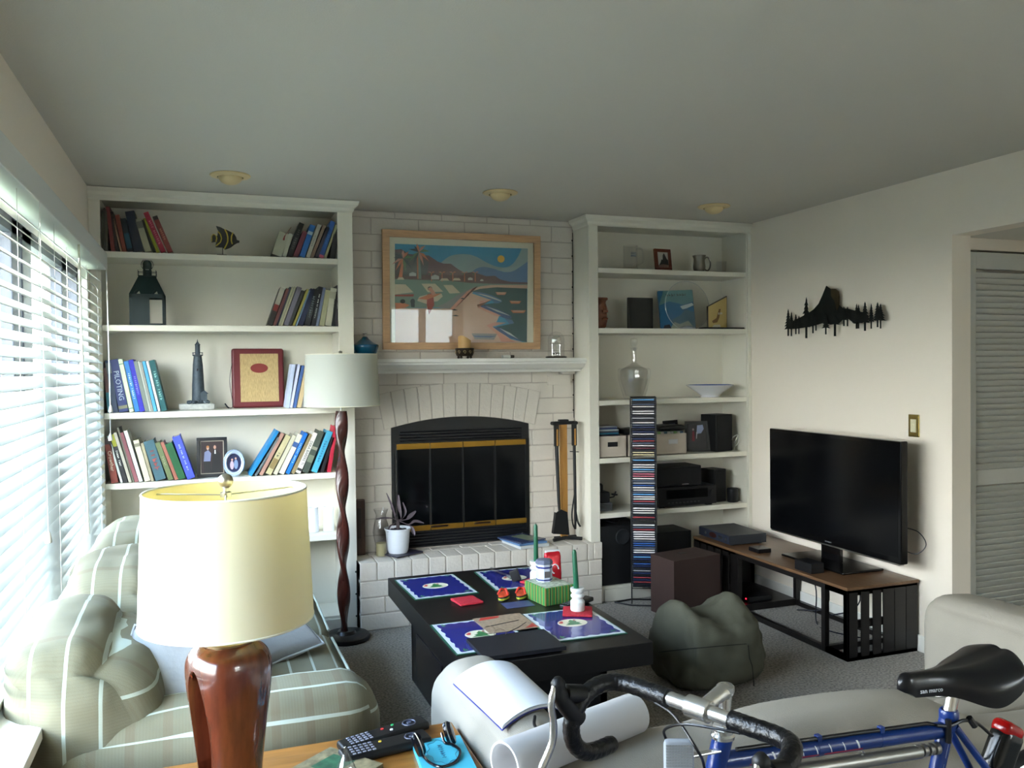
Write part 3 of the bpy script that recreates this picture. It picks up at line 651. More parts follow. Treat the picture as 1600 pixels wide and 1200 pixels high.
b = MB(); b.tube([(cx+.03*math.cos(a), cy, z2+.325+.03*math.sin(a)) for a in [k*math.pi/8 for k in range(-2, 11)]], .0014, 6); b.build('ring_handle', gm, t)
# lighthouse
z3 = ZS[2]; p0 = AZ(310, 641, z3); cx, cy = AY(310, 620, .13).x, .13
t = thing('lighthouse_figurine', (cx, cy, z3), 'tall grey lighthouse figurine on a pale stone base, middle shelf', 'figurine')
pz = lambda py: AY(310, py, cy).z; st = mat('pale_stone', (170, 170, 162), .7, noise_amt=.15, noise_scale=60, bump=.4, bump_scale=90); lg = mat('pewter_grey', (62, 72, 78), .55, .3, noise_amt=.2, noise_scale=50)
b = MB(); b.soft((cx-.008, cy, z3+.018), (.185, .09, .035), r=.01, n=8, nz=.003, nsc=30); b.build('stone_base', st, t)
mm = (AY(320, 600, cy)-AY(319, 600, cy)).length
prof = [(10.2, 628), (9.3, 600), (7.8, 570), (6.2, 556.5)]
b = MB(); b.lathe([(r*mm, pz(y)) for r, y in prof]+[(8*mm, pz(556)), (8*mm, pz(554.5)), (4*mm, pz(554)), (3.8*mm, pz(540)), (4.6*mm, pz(538.5)), (3*mm, pz(537)), (1*mm, pz(534)), (.4*mm, pz(531)), (.1*mm, pz(530))], (cx, cy, 0), 20); b.build('tower', lg, t)
b = MB(); zz = pz(551)
for k in range(10): a = k*math.pi/5; b.tube([(cx+8*mm*math.cos(a), cy+8*mm*math.sin(a), pz(555)), (cx+8*mm*math.cos(a), cy+8*mm*math.sin(a), zz)], .0012, 6)
b.tube([(cx+8*mm*math.cos(k*math.pi/10), cy+8*mm*math.sin(k*math.pi/10), zz) for k in range(20)], .0013, 6, closed=True); b.build('railing', lg, t)
b = MB(); q = AY(308.5, 578, cy-7.8*mm-.001); b.box(q.x-.004, q.x+.004, cy-8.2*mm, cy-6*mm, q.z-.007, q.z+.007); b.build('window_opening', BLK, t)
b = MB(); b.box(cx+.012, cx+.045, cy-.03, cy+.01, z3+.036, z3+.09); b.prism([(cx+.008, cy-.034, z3+.088), (cx+.052, cy-.034, z3+.088), (cx+.03, cy-.034, z3+.108)], (0, .048, 0)); b.build('keeper_house', lg, t, smooth=False)
b = MB()
for k in range(12):
    a = random.uniform(-1.2, 1.2); b.soft((cx-.05+k*.009, cy-.03+random.uniform(-.01, .01), z3+.044), (.02, .02, .02), r=.008, n=3, nz=.003, nsc=80, seed=k)
b.build('rocks', lg, t)
b = MB(); q = AY(309, 624, cy-.045); b.lathe([(.0001, -.018), (.013, -.008), (.014, 0), (.008, .012), (.0001, .022)], (q.x, cy-.038, z3+.062), 7); b.build('crystal', glass('crystal', tint=.97, rough=.05), t, smooth=False)
# red album with reed panel
a0, a1, c0, c1 = AY(363, 637, .2).x, AY(445, 637, .2).x, z3+.0005, AY(400, 544, .2).z
t = thing('padded_album', ((a0+a1)/2, .2, z3), 'dark red album with woven straw front panel standing on the middle shelf', 'album'); rd = mat('oxblood_leather', (98, 34, 38), .42, bump=.1)
b = MB(); M = Matrix.Translation(((a0+a1)/2, .2, z3+.001)) @ Matrix.Rotation(R_(-7), 4, 'X'); w2 = (a1-a0)/2; hh = c1-c0
b.box(-w2, w2, -.018, .018, 0, hh, .014, M=M, seg=4); b.build('cover', rd, t)
b = MB(); b.box(-w2+.046, w2-.032, -.0205, -.017, .032, hh-.032, .001, M=M); b.build('straw_panel', mat('woven_straw', (176, 152, 104), .7, wood=(60, 60, 3), noise_amt=.25, noise_scale=6), t)
b = MB(); b.lathe([(.0001, 0), (1, 0), (1, .0025), (.0001, .0025)], (0, 0, 0), 32, M=M @ Matrix.Translation((.006, -.0205, hh*.66)) @ Matrix.Rotation(R_(90), 4, 'X') @ Matrix.Diagonal((.048, .027, 1, 1))); b.build('oval_badge', mat('oval_red', (120, 42, 36), .5), t)
b = MB(); b.tube(bez([(a0+.002, .2, z3+hh*.75), (a0-.012, .18, z3+hh*.45), (a0+.002, .17, z3+.02), (a0-.02, .15, z3+.006), (a0-.04, .14, z3+.03)], 6), [.0015]*18+[.004]*7, 8); b.build('strap_cord', mat('dark_ribbon', (30, 30, 40), .7), t)
# framed photo and oval frame
def people(b, M, fig):
    pass
def photo(name, label, c, w, h, rot, fw, cols, tilt=-8, th=.018, mat_inner=None, figs=(), z0=None, bgc=(30, 22, 22)):
    t = thing(name, c, label, 'picture frame'); M = Matrix.Translation(c+Vector((0, 0, .0008))) @ Matrix.Rotation(rot, 4, 'Z') @ Matrix.Rotation(R_(tilt), 4, 'X')
    fm = mat('frame_%d_%d_%d' % cols, cols, .4)
    b = MB()
    for q in ((-w/2, w/2, 0, fw), (-w/2, w/2, h-fw, h), (-w/2, -w/2+fw, fw, h-fw), (w/2-fw, w/2, fw, h-fw)): b.box(q[0], q[1], -th/2, th/2, q[2], q[3], .0015, M=M)
    b.build('frame', fm, t)
    b = MB(); b.box(-w/2+fw*.6, w/2-fw*.6, -.001, th/2-.001, fw*.6, h-fw*.6, M=M); b.build('backing', mat('photo_%d_%d_%d' % bgc, bgc, .3), t, smooth=False)
    if mat_inner:
        i = fw; e = .004; b = MB()
        for q in ((-w/2+i, w/2-i, i, i+e), (-w/2+i, w/2-i, h-i-e, h-i), (-w/2+i, -w/2+i+e, i, h-i), (w/2-i-e, w/2-i, i, h-i)): b.box(q[0], q[1], -.003, -.0005, q[2], q[3], M=M)
        b.build('inner_border', mat('border_%d_%d_%d' % mat_inner, mat_inner, .4), t, smooth=False)
    mats = []; b = MB()
    for k, (cc, pts) in enumerate(figs):
        mats.append(mat('print_%d_%d_%d' % cc, cc, .35)); 
        b.prism([M @ Vector((-w/2+fw+u*(w-2*fw), -.0016-.0002*k, fw+v*(h-2*fw))) for u, v in pts], M.to_3x3() @ Vector((0, .0006, 0)), k)
    if figs: b.build('photograph', mats, t, smooth=False)
    return t
def disc(u, v, r, ry=None, n=12): return [(u+r*math.cos(2*math.pi*k/n), v+(ry or r)*math.sin(2*math.pi*k/n)) for k in range(n)]
p = AY(332, 745, .06); w = AY(356, 700, .06).x-AY(308, 700, .06).x
photo('photo_frame', 'black framed photo of a couple standing, beside the oval crystal frame', Vector((p.x, .07, ZS[3])), w, AY(332, 684, .06).z-ZS[3], R_(0), .018, (14, 14, 18), mat_inner=(150, 140, 125),
  figs=[((40, 24, 26), [(0, 0), (1, 0), (1, 1), (0, 1)]), ((18, 17, 20), [(.46, 0), (.9, 0), (.86, .6), (.68, .72), (.52, .62)]), ((120, 125, 155), [(.14, .36), (.42, .36), (.46, .62), (.34, .72), (.18, .66)]), ((22, 20, 22), [(.16, 0), (.48, 0), (.42, .38), (.14, .38)]), ((190, 150, 130), disc(.32, .78, .055, .06)), ((185, 140, 120), disc(.62, .8, .055, .06)), ((170, 110, 60), disc(.32, .82, .06, .035)), ((215, 215, 215), [(.6, .6), (.66, .6), (.65, .72), (.61, .72)])])
p = AZ(366, 744, ZS[3]); t = thing('oval_frame', (p.x, .045, ZS[3]), 'oval cut crystal frame with a tiny photo of a couple', 'picture frame'); M = Matrix.Translation((p.x, .045, ZS[3]+.001)) @ Matrix.Rotation(R_(-10), 4, 'X')
cg = glass('cut_crystal', col=(.93, .96, 1), tint=.9, rough=.12); q = M @ Matrix.Translation((0, 0, .074)) @ Matrix.Rotation(R_(90), 4, 'X')
b = MB(); n = 48; rg = []
for r, d in ((.66, -.004), (.70, .008), (.78, .011), (.86, .008), (.93, .011), (1, .003), (1, -.006), (.66, -.006)): rg.append([b.bm.verts.new(q @ Vector((.056*r*(1+.02*(k % 2)*(r > .95))*math.cos(2*math.pi*k/n), .074*r*(1+.02*(k % 2)*(r > .95))*math.sin(2*math.pi*k/n), d))) for k in range(n)])
for i in range(len(rg)):
    for k in range(n): b.bm.faces.new((rg[i][k], rg[i][(k+1) % n], rg[(i+1) % len(rg)][(k+1) % n], rg[(i+1) % len(rg)][k]))
b.build('crystal_rim', mat('crystal_rim', (190, 205, 225), .12, .35, spec=.8), t)
b = MB(); b.lathe([(.0001, -.004), (1, -.004), (1, -.001), (.0001, -.001)], (0, 0, 0), 32, M=q @ Matrix.Diagonal((.038, .05, 1, 1))); b.build('backing', mat('oval_photo', (38, 42, 70), .25), t)
b = MB()
for k, (u, v, rx, ry, mi) in enumerate(((-.011, -.012, .010, .024, 0), (.010, -.008, .011, .026, 1), (-.010, .018, .005, .006, 2), (.009, .024, .005, .006, 2))): b.lathe([(.0001, 0), (1, 0)], (0, 0, 0), 16, mi=mi, caps=False, M=q @ Matrix.Translation((u, v, .0004+.0001*k)) @ Matrix.Diagonal((rx, ry, 1, 1)))
b.build('photograph', [mat('o1', (170, 150, 160), .4), mat('o2', (110, 130, 160), .4), mat('o3', (180, 140, 125), .4)], t, smooth=False)
# white cups on the low shelf
cupm = mat('frosted_white', (222, 228, 235), .3)
for px, lab in ((490, 'tall white tumbler on the low shelf, next to the big table lamp shade'), (514, 'white tumbler on the low shelf just behind the twisted lamp pole')):
    p = AY(px, 840, .11); b = MB(); b.lathe([(.022, 0), (.031, .002), (.029, .14), (.0275, .141), (.026, .01), (.0001, .008)], (p.x, .11, ZS[4]+.0006), 24); tag(b.build('white_tumbler', cupm), lab, 'cup', 'white tumblers')

# ---------------------------------------------------------------- objects on the television-side bookcase
z1, z2, z3, z4, z5 = ZS
p = AY(985, 410, .09); t = thing('glass_mug', (p.x, .09, z1), 'clear glass mug with a grey etched emblem on the top shelf', 'mug')
b = MB(); b.lathe([(.0001, .004), (.045, .004), (.05, 0), (.05, .015), (.046, .02), (.046, .16), (.043, .16), (.043, .022), (.0001, .020)], (p.x, .09, z1), 28); b.build('body', GLASS, t)
b = MB(); b.tube(bez([(p.x+.044, .09, z1+.14), (p.x+.085, .09, z1+.135), (p.x+.09, .09, z1+.06), (p.x+.044, .09, z1+.03)], 8), .006, 10); b.build('handle', GLASS, t)
b = MB(); 
for k in range(8): 
    a0 = R_(-90-24+k*6); a1 = a0+R_(6); r = .0468
    for z0_, z1_ in ((.085, .093), (.098, .104), (.109, .113)): b.face([(p.x+r*math.cos(a0), .09+r*math.sin(a0), z1+z0_), (p.x+r*math.cos(a1), .09+r*math.sin(a1), z1+z0_), (p.x+r*math.cos(a1), .09+r*math.sin(a1), z1+z1_), (p.x+r*math.cos(a0), .09+r*math.sin(a0), z1+z1_)])
b.build('etched_emblem', mat('etch_grey', (96, 108, 122), .5), t, smooth=False)
p = AY(1037, 418, .06); photo('photo_frame', 'small red-brown wooden frame with a tree photo on the top shelf', Vector((p.x, .06, z1)), .125, .145, R_(4), .021, (92, 42, 24), figs=[((176, 176, 168), [(0, 0), (1, 0), (1, 1), (0, 1)]), ((34, 34, 30), [(.1, .15), (.28, .35), (.38, .55), (.48, .5), (.52, .8), (.62, .95), (.72, .85), (.85, .6), (.98, .5), (1, .1), (.1, .1)]), ((110, 84, 72), [(0, 0), (1, 0), (1, .18), (.5, .22), (0, .14)])])
p = AY(1095, 420, .05); t = thing('pewter_mug', (p.x, .05, z1), 'flared pewter mug with a ring handle on the top shelf', 'mug'); pw = mat('pewter', (120, 116, 108), .3, .9)
b = MB(); b.lathe([(.0001, .001), (.030, .001), (.038, .012), (.042, .03), (.038, .06), (.036, .085), (.045, .108), (.043, .108), (.034, .085), (.036, .06), (.039, .03), (.03, .01), (.0001, .008)], (p.x-.012, .05, z1), 28); b.build('body', pw, t)
b = MB(); b.tube([(p.x+.048+.026*math.cos(a), .05, z1+.055+.045*math.sin(a)) for a in [k*math.pi/12 for k in range(24)]], .005, 8, closed=True); b.build('handle', pw, t)
p = AY(1127, 420, .16); b = MB(); b.lathe([(.0001, .006), (.03, .001), (.036, .09), (.0345, .09), (.029, .01), (.0001, .01)], (p.x, .16, z1+.0005), 24); tag(b.build('glass_tumbler', GLASS), 'faint clear glass tumbler behind the pewter mug', 'glass')
# second shelf
p = AY(940, 500, .06); t = thing('carved_mask', (p.x+.0, .08, z2), 'brown carved wooden face figure at the shelf end beside the brick', 'carving')
b = MB(); wm = mat('carved_wood', (104, 60, 36), .5, noise_amt=.35, noise_scale=25, bump=.5, bump_scale=40)
b.soft((p.x-.005, .08, z2+.098), (.085, .09, .193), r=.03, n=10, nz=.012, nsc=22); b.build('head', wm, t)
b = MB(); b.box(p.x-.042, p.x+.036, .035, .125, z2+.178, z2+.198, .008); b.box(p.x-.01, p.x+.03, .022, .05, z2+.10, z2+.118, .006); b.box(p.x-.01, p.x+.03, .024, .05, z2+.055, z2+.068, .005); b.prism([(p.x-.002, .03, z2+.085), (p.x+.022, .03, z2+.085), (p.x+.010, .03, z2+.135)], (0, .03, 0)); b.build('facial_features', wm, t)
b = MB(); p = AY(1000, 505, .1); 
t = thing('black_plaque', (p.x, .1, z2), 'plain black square frame standing between the carving and the blue book', 'plaque'); b.box(p.x-.092, p.x+.092, .09, .108, z2+.001, z2+.205, .003); b.build('board', mat('plaque_black', (18, 20, 20), .25), t)
b = MB(); b.box(p.x-.075, p.x+.075, .088, .0905, z2+.018, z2+.188, .001)
b.build('inner_panel', mat('plaque_inner', (24, 26, 26), .15), t)
# blue cover book
t0 = AY(1034, 453, .13); t1 = AY(1083, 453, .13); 
t = thing('picture_book', ((t0.x+t1.x)/2, .15, z2), 'blue picture book with a white bird cover, standing behind the glass disc', 'book'); w = t1.x-t0.x; h = t0.z-z2; M = Matrix.Translation((t0.x, .14, z2+.001)) @ Matrix.Rotation(R_(-9), 4, 'X') @ Matrix.Rotation(R_(-12), 4, 'Z')
b = MB(); b.box(0, w, 0, .022, 0, h, .001, M=M); b.build('cover', mat('book_sea_blue', (42, 100, 138), .35), t)
b = MB()
def rel(b, pts, k, mi): b.prism([M @ Vector((u*w, -.0008-.0003*k, v*h)) for u, v in pts], M.to_3x3() @ Vector((0, .0006, 0)), mi)
rel(b, [(0, .62), (.3, .72), (.7, .62), (1, .7), (1, 1), (.15, 1)], 0, 0); rel(b, [(.35, .25), (.6, .35), (.75, .5), (1, .42), (1, 0), (.3, 0)], 1, 1); rel(b, [(.25, 0), (.4, .18), (.55, .12), (.8, .2), (.95, 0)], 2, 2); rel(b, [(.6, .58), (.95, .66), (1, .6), (.78, .52), (.66, .5)], 3, 3); rel(b, [(.05, 0), (.3, 0), (.25, .12), (.1, .1)], 3, 4)
b.build('cover_picture', [mat('pc1', (96, 140, 140), .4), mat('pc2', (72, 104, 120), .4), mat('pc3', (150, 158, 140), .4), mat('pc4', (205, 215, 215), .4), mat('pc5', (20, 26, 34), .4)], t, smooth=False)
b = MB(); b.marks('IIIIIIII', .034, M @ Matrix.Translation((w*.52, -.002, h*.88)) @ Matrix.Rotation(R_(90), 4, 'X'), .0003); b.build('cover_title', mat('title_dark', (40, 60, 60), .5), t, smooth=False)
# glass disc award
p = AY(1074, 505, .05); r = (AY(1108, 480, .05).x-AY(1040, 480, .05).x)/2; t = thing('glass_disc_award', (p.x, .05, z2), 'round clear glass award disc on a low crystal foot', 'award')
q = Matrix.Translation((p.x, .05, AY(1074, 478, .05).z)) @ Matrix.Rotation(R_(84), 4, 'X'); b = MB(); b.lathe([(.0001, -.004), (r*.97, -.004), (r, -.001), (r, .001), (r*.97, .004), (.0001, .004)], (0, 0, 0), 56, M=q, caps=False); b.build('disc', GLASS, t)
b = MB(); b.tube([q @ Vector((r*math.cos(k*math.pi/28), r*math.sin(k*math.pi/28), 0)) for k in range(56)], .0016, 6, closed=True); b.build('bevelled_edge', mat('glass_edge', (200, 205, 200), .15, .2), t)
b = MB(); b.lathe([(.0001, .001), (.055, .001), (.05, .012), (.03, .018), (.02, .022), (.0001, .022)], (p.x, .05, z2), 9, M=Matrix.Diagonal((1, 1, 1, 1))); b.build('crystal_foot', mat('crystal_foot', (180, 185, 190), .15, .3), t, smooth=False)
# gold angled photo
c = Vector((3.765, .0, z2)); t = thing('gilt_mirror_picture', (3.775, .03, z2), 'narrow gilt picture set at an angle on a black base, end of the second shelf', 'picture'); pA, pB = AY(1106, 460, -.0), AY(1134, 452, .1)
b = MB(); P0 = Vector((AY(1106, 505, .015).x, .015, z2+.012)); P1 = Vector((AY(1136, 500, .12).x, .12, z2+.012)); d = P1-P0; nrm = Vector((-d.y, d.x, 0)).normalized()*.008; hA, hB = AY(1106, 465, P0.y).z, AY(1134, 452, P1.y).z
b.prism([P0, P1, Vector((P1.x, P1.y, z2+.232)), Vector((P0.x, P0.y, z2+.150))], nrm); b.build('dark_edge', mat('gilt_edge', (46, 40, 28), .4), t, smooth=False)
b = MB(); s = .006/d.length; Q0, Q1 = P0+d*s, P1-d*s; o = -nrm.normalized()*.0008
if o.y > 0: o = -o
b.prism([Q0+o, Q1+o, Vector((Q1.x, Q1.y, z2+.224))+o, Vector((Q0.x, Q0.y, z2+.147))+o], o*.4); b.build('gilt_panel', mat('gilt_panel', (200, 176, 112), .3, .25), t, smooth=False)
b = MB()
def gp(pts, mi): b.prism([Q0+d*(u*.9)+Vector((0, 0, .14*v))+o*2 for u, v in pts], o*.3, mi)
gp([(.2, .3), (.45, .45), (.6, .9), (.7, .9), (.62, .5), (.5, .25), (.25, .2)], 0); gp([(.55, .62), (.8, .66), (.78, .75), (.55, .72)], 1); gp([(.2, 0), (.7, 0), (.65, .15), (.3, .12)], 1); b.build('figure_print', [mat('gf1', (120, 84, 40), .4), mat('gf2', (205, 200, 180), .4)], t, smooth=False)
b = MB(); b.box(AY(1100, 505, .01).x, AY(1157, 505, .05).x, .003, .135, z2+.0008, z2+.011, .003); b.build('black_base', BLKP, t)
b = MB(); b.lathe([(.0001, .004), (.022, .001), (.026, .12), (.025, .12), (.021, .006), (.0001, .006)], (AY(1145, 500, .2).x, .2, z2+.0006), 20); tag(b.build('glass_tumbler', GLASS), 'clear tall glass tucked behind the gilt picture', 'glass')
# decanter, plate, bowl
p = AY(991, 600, .11); t = thing('decanter', (p.x, .11, z3), 'cut glass decanter with a round stopper on the third shelf', 'decanter'); mm = (AY(992, 600, .11)-AY(991, 600, .11)).length; zz = lambda y: z3+(618.5-y)*mm
b = MB(); b.lathe([(.0001, z3+.001), (14*mm, z3+.001), (18*mm, zz(608)), (22.5*mm, zz(590)), (23*mm, zz(578)), (21*mm, zz(575.5)), (13*mm, zz(575)), (5*mm, zz(572)), (3.6*mm, zz(566)), (3.4*mm, zz(551)), (5.5*mm, zz(547)), (4.8*mm, zz(547)), (2.6*mm, zz(552)), (2.6*mm, zz(568)), (19*mm, zz(578)), (20*mm, zz(590)), (12*mm, zz(614)), (.0001, zz(614))], (p.x, .11, 0), 18); b.build('body', glass('decanter_glass', tint=.985, rough=.03, base=.06), t, smooth=False)
b = MB(); b.lathe([(.0001, zz(552)), (2.2*mm, zz(551)), (2.5*mm, zz(547)), (4*mm, zz(544)), (5.4*mm, zz(540)), (4.6*mm, zz(535)), (.0001, zz(533.5))], (p.x, .11, 0), 16); b.build('stopper', MATS['decanter_glass'], t)
b = MB(); b.lathe([(.0001, 0), (.10, 0), (.105, .003), (.10, .006), (.0001, .006)], (0, 0, 0), 40, M=Matrix.Translation((2.985+.06, .2, z3+.108)) @ Matrix.Rotation(R_(80), 4, 'X')); 
p = AY(1109, 612, .11); t = thing('porcelain_bowl', (p.x, .11, z3), 'wide white bowl with a blue painted rim on the third shelf', 'bowl')
b.bm.free(); b = MB(); R = .160; b.lathe([(.0001, .004), (.058, .001), (.062, .001), (.060, .010), (.09, .034), (.13, .060), (R, .080), (R-.003, .083), (R-.012, .078), (.12, .056), (.08, .030), (.045, .016), (.0001, .012)], (p.x, .11, z3), 44); b.build('bowl_body', mat('porcelain', (214, 216, 220), .15, coat=.3), t)
b = MB(); b.lathe([(R-.003, .0836), (R-.0115, .0795), (.122, .0585)], (p.x, .11, z3), 44, caps=False); b.build('painted_rim', mat('cobalt_glaze', (40, 76, 150), .2), t)
q = Matrix.Translation((3.058, .2, z3+.112)) @ Matrix.Rotation(R_(-8), 4, 'Y') @ Matrix.Rotation(R_(90), 4, 'Y'); b = MB(); b.lathe([(.0001, 0), (.105, .0), (.11, .006), (.104, .003), (.0001, .003)], (0, 0, 0), 40, M=q, sx=1, sy=.8); tag(b.build('glass_plate', GLASS), 'clear glass plate on edge beside the bookcase side, third shelf', 'plate')
# boxes of CDs on the fourth shelf
bx = mat('beige_card', (188, 176, 160), .7); lb = mat('dark_label', (28, 28, 30), .5); wl = mat('white_label', (205, 205, 205), .5)
def cardbox(x0, x1, y0, y1, h, label, lab, lm):
    t = thing('storage_box', ((x0+x1)/2, (y0+y1)/2, z4), label, 'box', 'beige cardboard storage boxes'); b = MB(); w = .004
    b.box(x0, x1, y0, y0+w, z4+.0008, z4+h); b.box(x0, x1, y1-w, y1, z4+.0008, z4+h); b.box(x0, x0+w, y0, y1, z4+.0008, z4+h); b.box(x1-w, x1, y0, y1, z4+.0008, z4+h); b.box(x0, x1, y0, y1, z4+.0008, z4+.006); b.build('carton', bx, t, smooth=False)
    m = (x0+x1)/2+lab[2]; b = MB(); b.box(m-lab[0]/2, m+lab[0]/2, y0-.002, y0+.001, z4+h*.62-lab[1]/2, z4+h*.62+lab[1]/2, .0008); b.build('label_holder', lm, t)
p0, p1 = AY(937, 700, .02), AY(979, 700, .02); cardbox(3.041, p1.x, .02, .26, .137, 'beige box with a dark label slot, nearest the brick on the fourth shelf', (.07, .03, 0), lb)
cardbox(p1.x+.006, p1.x+.17, .02, .26, .137, 'beige box half hidden behind the tall disc rack', (.06, .03, 0), wl)
p0, p1 = AY(1018, 695, .03), AY(1073, 695, .03); cardbox(p0.x, p1.x, .03, .26, .137, 'beige box with a white label, beside the folding photo frame', (.068, .03, .03), wl)
cdc = [(30, 34, 44), (40, 96, 120), (60, 60, 70), (150, 160, 160), (36, 50, 90), (120, 124, 130)]
for st, (cxx, n, dx) in enumerate(((3.11, 6, 0), (3.16, 3, 0))):
    pass
nm = ['black', 'teal-edged', 'charcoal', 'pale grey', 'navy', 'silver grey']
for k in range(6):
    b = MB(); ox = random.uniform(-.008, .008)-.012*(k > 3); b.box(3.052+ox+.005, 3.052+ox+.145, .035, .16, z4+.1385+k*.0105, z4+.1385+k*.0105+.0098, .001, M=Matrix.Rotation(0, 4, 'Z')); tag(b.build('disc_case', mat('cd_%d_%d_%d' % cdc[k], cdc[k], .25)), nm[k]+' disc case, '+ORD[k]+' up of the pile on the box beside the brick', 'disc case', 'disc cases lying on the first beige box')
b = MB(); b.soft((3.30, .13, z4+.158), (.12, .15, .035), r=.012, n=6, nz=.006, nsc=20); tag(b.build('camera_pouch', BLKP), 'small black pouch lying on the box behind the disc rack', 'pouch')
b = MB(); b.soft((3.60, .13, z4+.172), (.19, .16, .035), r=.015, n=8, nz=.004, nsc=20); tag(b.build('camera_case', BLKP), 'flat black case resting on discs in the white-labelled box', 'case')
for k in range(9):
    x = p0.x+.03+k*.024; b = MB(); b.box(x, x+.021, .04, .17, z4+.008, z4+.151, .001); cc = [(150, 155, 150), (92, 130, 70), (170, 168, 160), (60, 90, 110), (180, 178, 170)][k % 5]; tag(b.build('disc_case', mat('cd_%d_%d_%d' % cc, cc, .3)), ['grey', 'green', 'cream', 'blue', 'off-white'][k % 5]+' topped disc case, '+ORD[k]+' along inside the white-labelled box', 'disc case', 'disc cases standing in the white-labelled box')
# folding photo frame
c1_, c2_ = AY(1053, 690, .06), AY(1108, 690, .1)
photo('photo_frame', 'black frame wing with a pale seascape photo, touching the white-labelled box', Vector((3.685, .19, z4)), .15, .212, R_(24), .02, (16, 16, 20), figs=[((90, 104, 130), [(0, 0), (1, 0), (1, 1), (0, 1)]), ((170, 178, 190), [(.1, .5), (.9, .55), (.8, .9), (.2, .85)]), ((40, 50, 80), [(0, 0), (1, 0), (1, .25), (0, .3)])])
photo('photo_frame', 'black framed photo of a figure in red, beside the upright speaker', Vector((3.83, .12, z4)), .165, .205, R_(-22), .02, (18, 16, 16), figs=[((22, 16, 18), [(0, 0), (1, 0), (1, 1), (0, 1)]), ((120, 24, 34), [(.2, .3), (.35, .3), (.34, .7), (.24, .72)]), ((170, 150, 150), disc(.28, .78, .05)), ((150, 160, 190), [(.45, .6), (.7, .62), (.85, .8), (.8, .97), (.5, .95)]), ((200, 200, 205), [(.42, .4), (.46, .4), (.5, .66), (.45, .68)])])
# speakers
gr = mat('speaker_cloth', (14, 15, 17), .85, bump=.3, bump_scale=400); cab = mat('speaker_cabinet', (17, 18, 20), .5)
def speaker(x0, x1, y0, y1, z, h, label, rz=0):
    c = Vector(((x0+x1)/2, (y0+y1)/2, z)); t = thing('loudspeaker', c, label, 'loudspeaker', 'black bookshelf loudspeakers'); w, d = (x1-x0)/2, (y1-y0)/2; M = Matrix.Rotation(rz, 4, 'Z')
    b = MB(); b.box(-w, w, -d, d, .0008, h, .003, M=M); b.build('cabinet', cab, t, local=True); b = MB(); b.box(-w+.006, w-.006, -d-.008, -d+.001, .007, h-.006, .004, M=M); b.build('front_grille', gr, t, local=True)
speaker(3.90, 4.055, .05, .19, z4, AY(1120, 648, .05).z-z4, 'tall black loudspeaker on the fourth shelf by the side board', R_(12))
speaker(3.925, 4.035, .10, .23, z5, AY(1130, 733, .1).z-z5, 'small black loudspeaker on the lower shelf beside the receiver', R_(10))
b = MB(); b.lathe([(.035, 0), (.038, .004), (.038, .09), (.034, .095), (.0001, .095)], (4.07, .07, z5+.0006), 24); tag(b.build('webcam_cylinder', BLKP), 'short black cylinder between the receiver and the small loudspeaker', 'device')
b = MB()
for k in range(3): b.tube(bez([(4.085, .12, z4+.003), (4.10-.02*k, .05, z4+.05+.02*k), (4.122, .08, z4+.10), (4.11, .10, z4+.03), (4.08, .06, z4+.004)], 8), .0022, 6)
tag(b.build('looped_cord', mat('white_rubber', (215, 215, 205), .5)), 'thin white cord looped beside the tall loudspeaker', 'cord')
# receiver + centre speaker
rx0, rx1 = 3.46, 3.90; t = thing('stereo_receiver', ((rx0+rx1)/2, .13, z5), 'black stereo receiver with a wide dark display on the lower shelf', 'receiver'); rh = .135
b = MB(); b.box(rx0, rx1, .006, .26, z5+.012, z5+rh, .004)
for x in (rx0+.04, rx1-.04): b.box(x-.02, x+.02, .03, .06, z5+.0006, z5+.013)
b.build('chassis', mat('receiver_case', (28, 28, 30), .4, .3), t)
b = MB(); b.box(rx0+.06, rx1-.07, .002, .008, z5+.06, z5+.118, .001); b.build('display', mat('dark_gloss', (6, 7, 8), .08), t)
b = MB(); b.lathe([(.0001, 0), (.016, 0), (.018, .014), (.0001, .014)][::-1], (0, 0, 0), 20, M=Matrix.Translation((rx1-.035, .006, z5+.09)) @ Matrix.Rotation(R_(90), 4, 'X')); b.build('volume_knob', mat('receiver_case', (38, 38, 40)), t)
b = MB()
for k in range(9): b.box(rx0+.07+k*.028, rx0+.085+k*.028, .001, .008, z5+.03, z5+.037, .001)
b.build('button_strip', mat('receiver_button', (60, 60, 62), .4), t)
c0, c1 = AY(1004, 745, .03), AY(1097, 745, .03); t = thing('centre_speaker', ((c0.x+c1.x)/2, .12, z5+rh+.001), 'wide black centre loudspeaker lying on top of the receiver', 'loudspeaker')
b = MB(); b.box(c0.x+.05, c1.x, .04, .24, z5+rh+.001, AY(1090, 727, .04).z, .004); b.build('cabinet', cab, t); b = MB(); b.box(c0.x+.056, c1.x-.006, .03, .041, z5+rh+.007, AY(1090, 727, .04).z-.006, .004); b.build('front_grille', gr, t)
b = MB(); b.box((c0.x+c1.x)/2+.07, (c0.x+c1.x)/2+.12, .028, .031, z5+rh+.012, z5+rh+.017); b.build('maker_badge', SILVER, t)
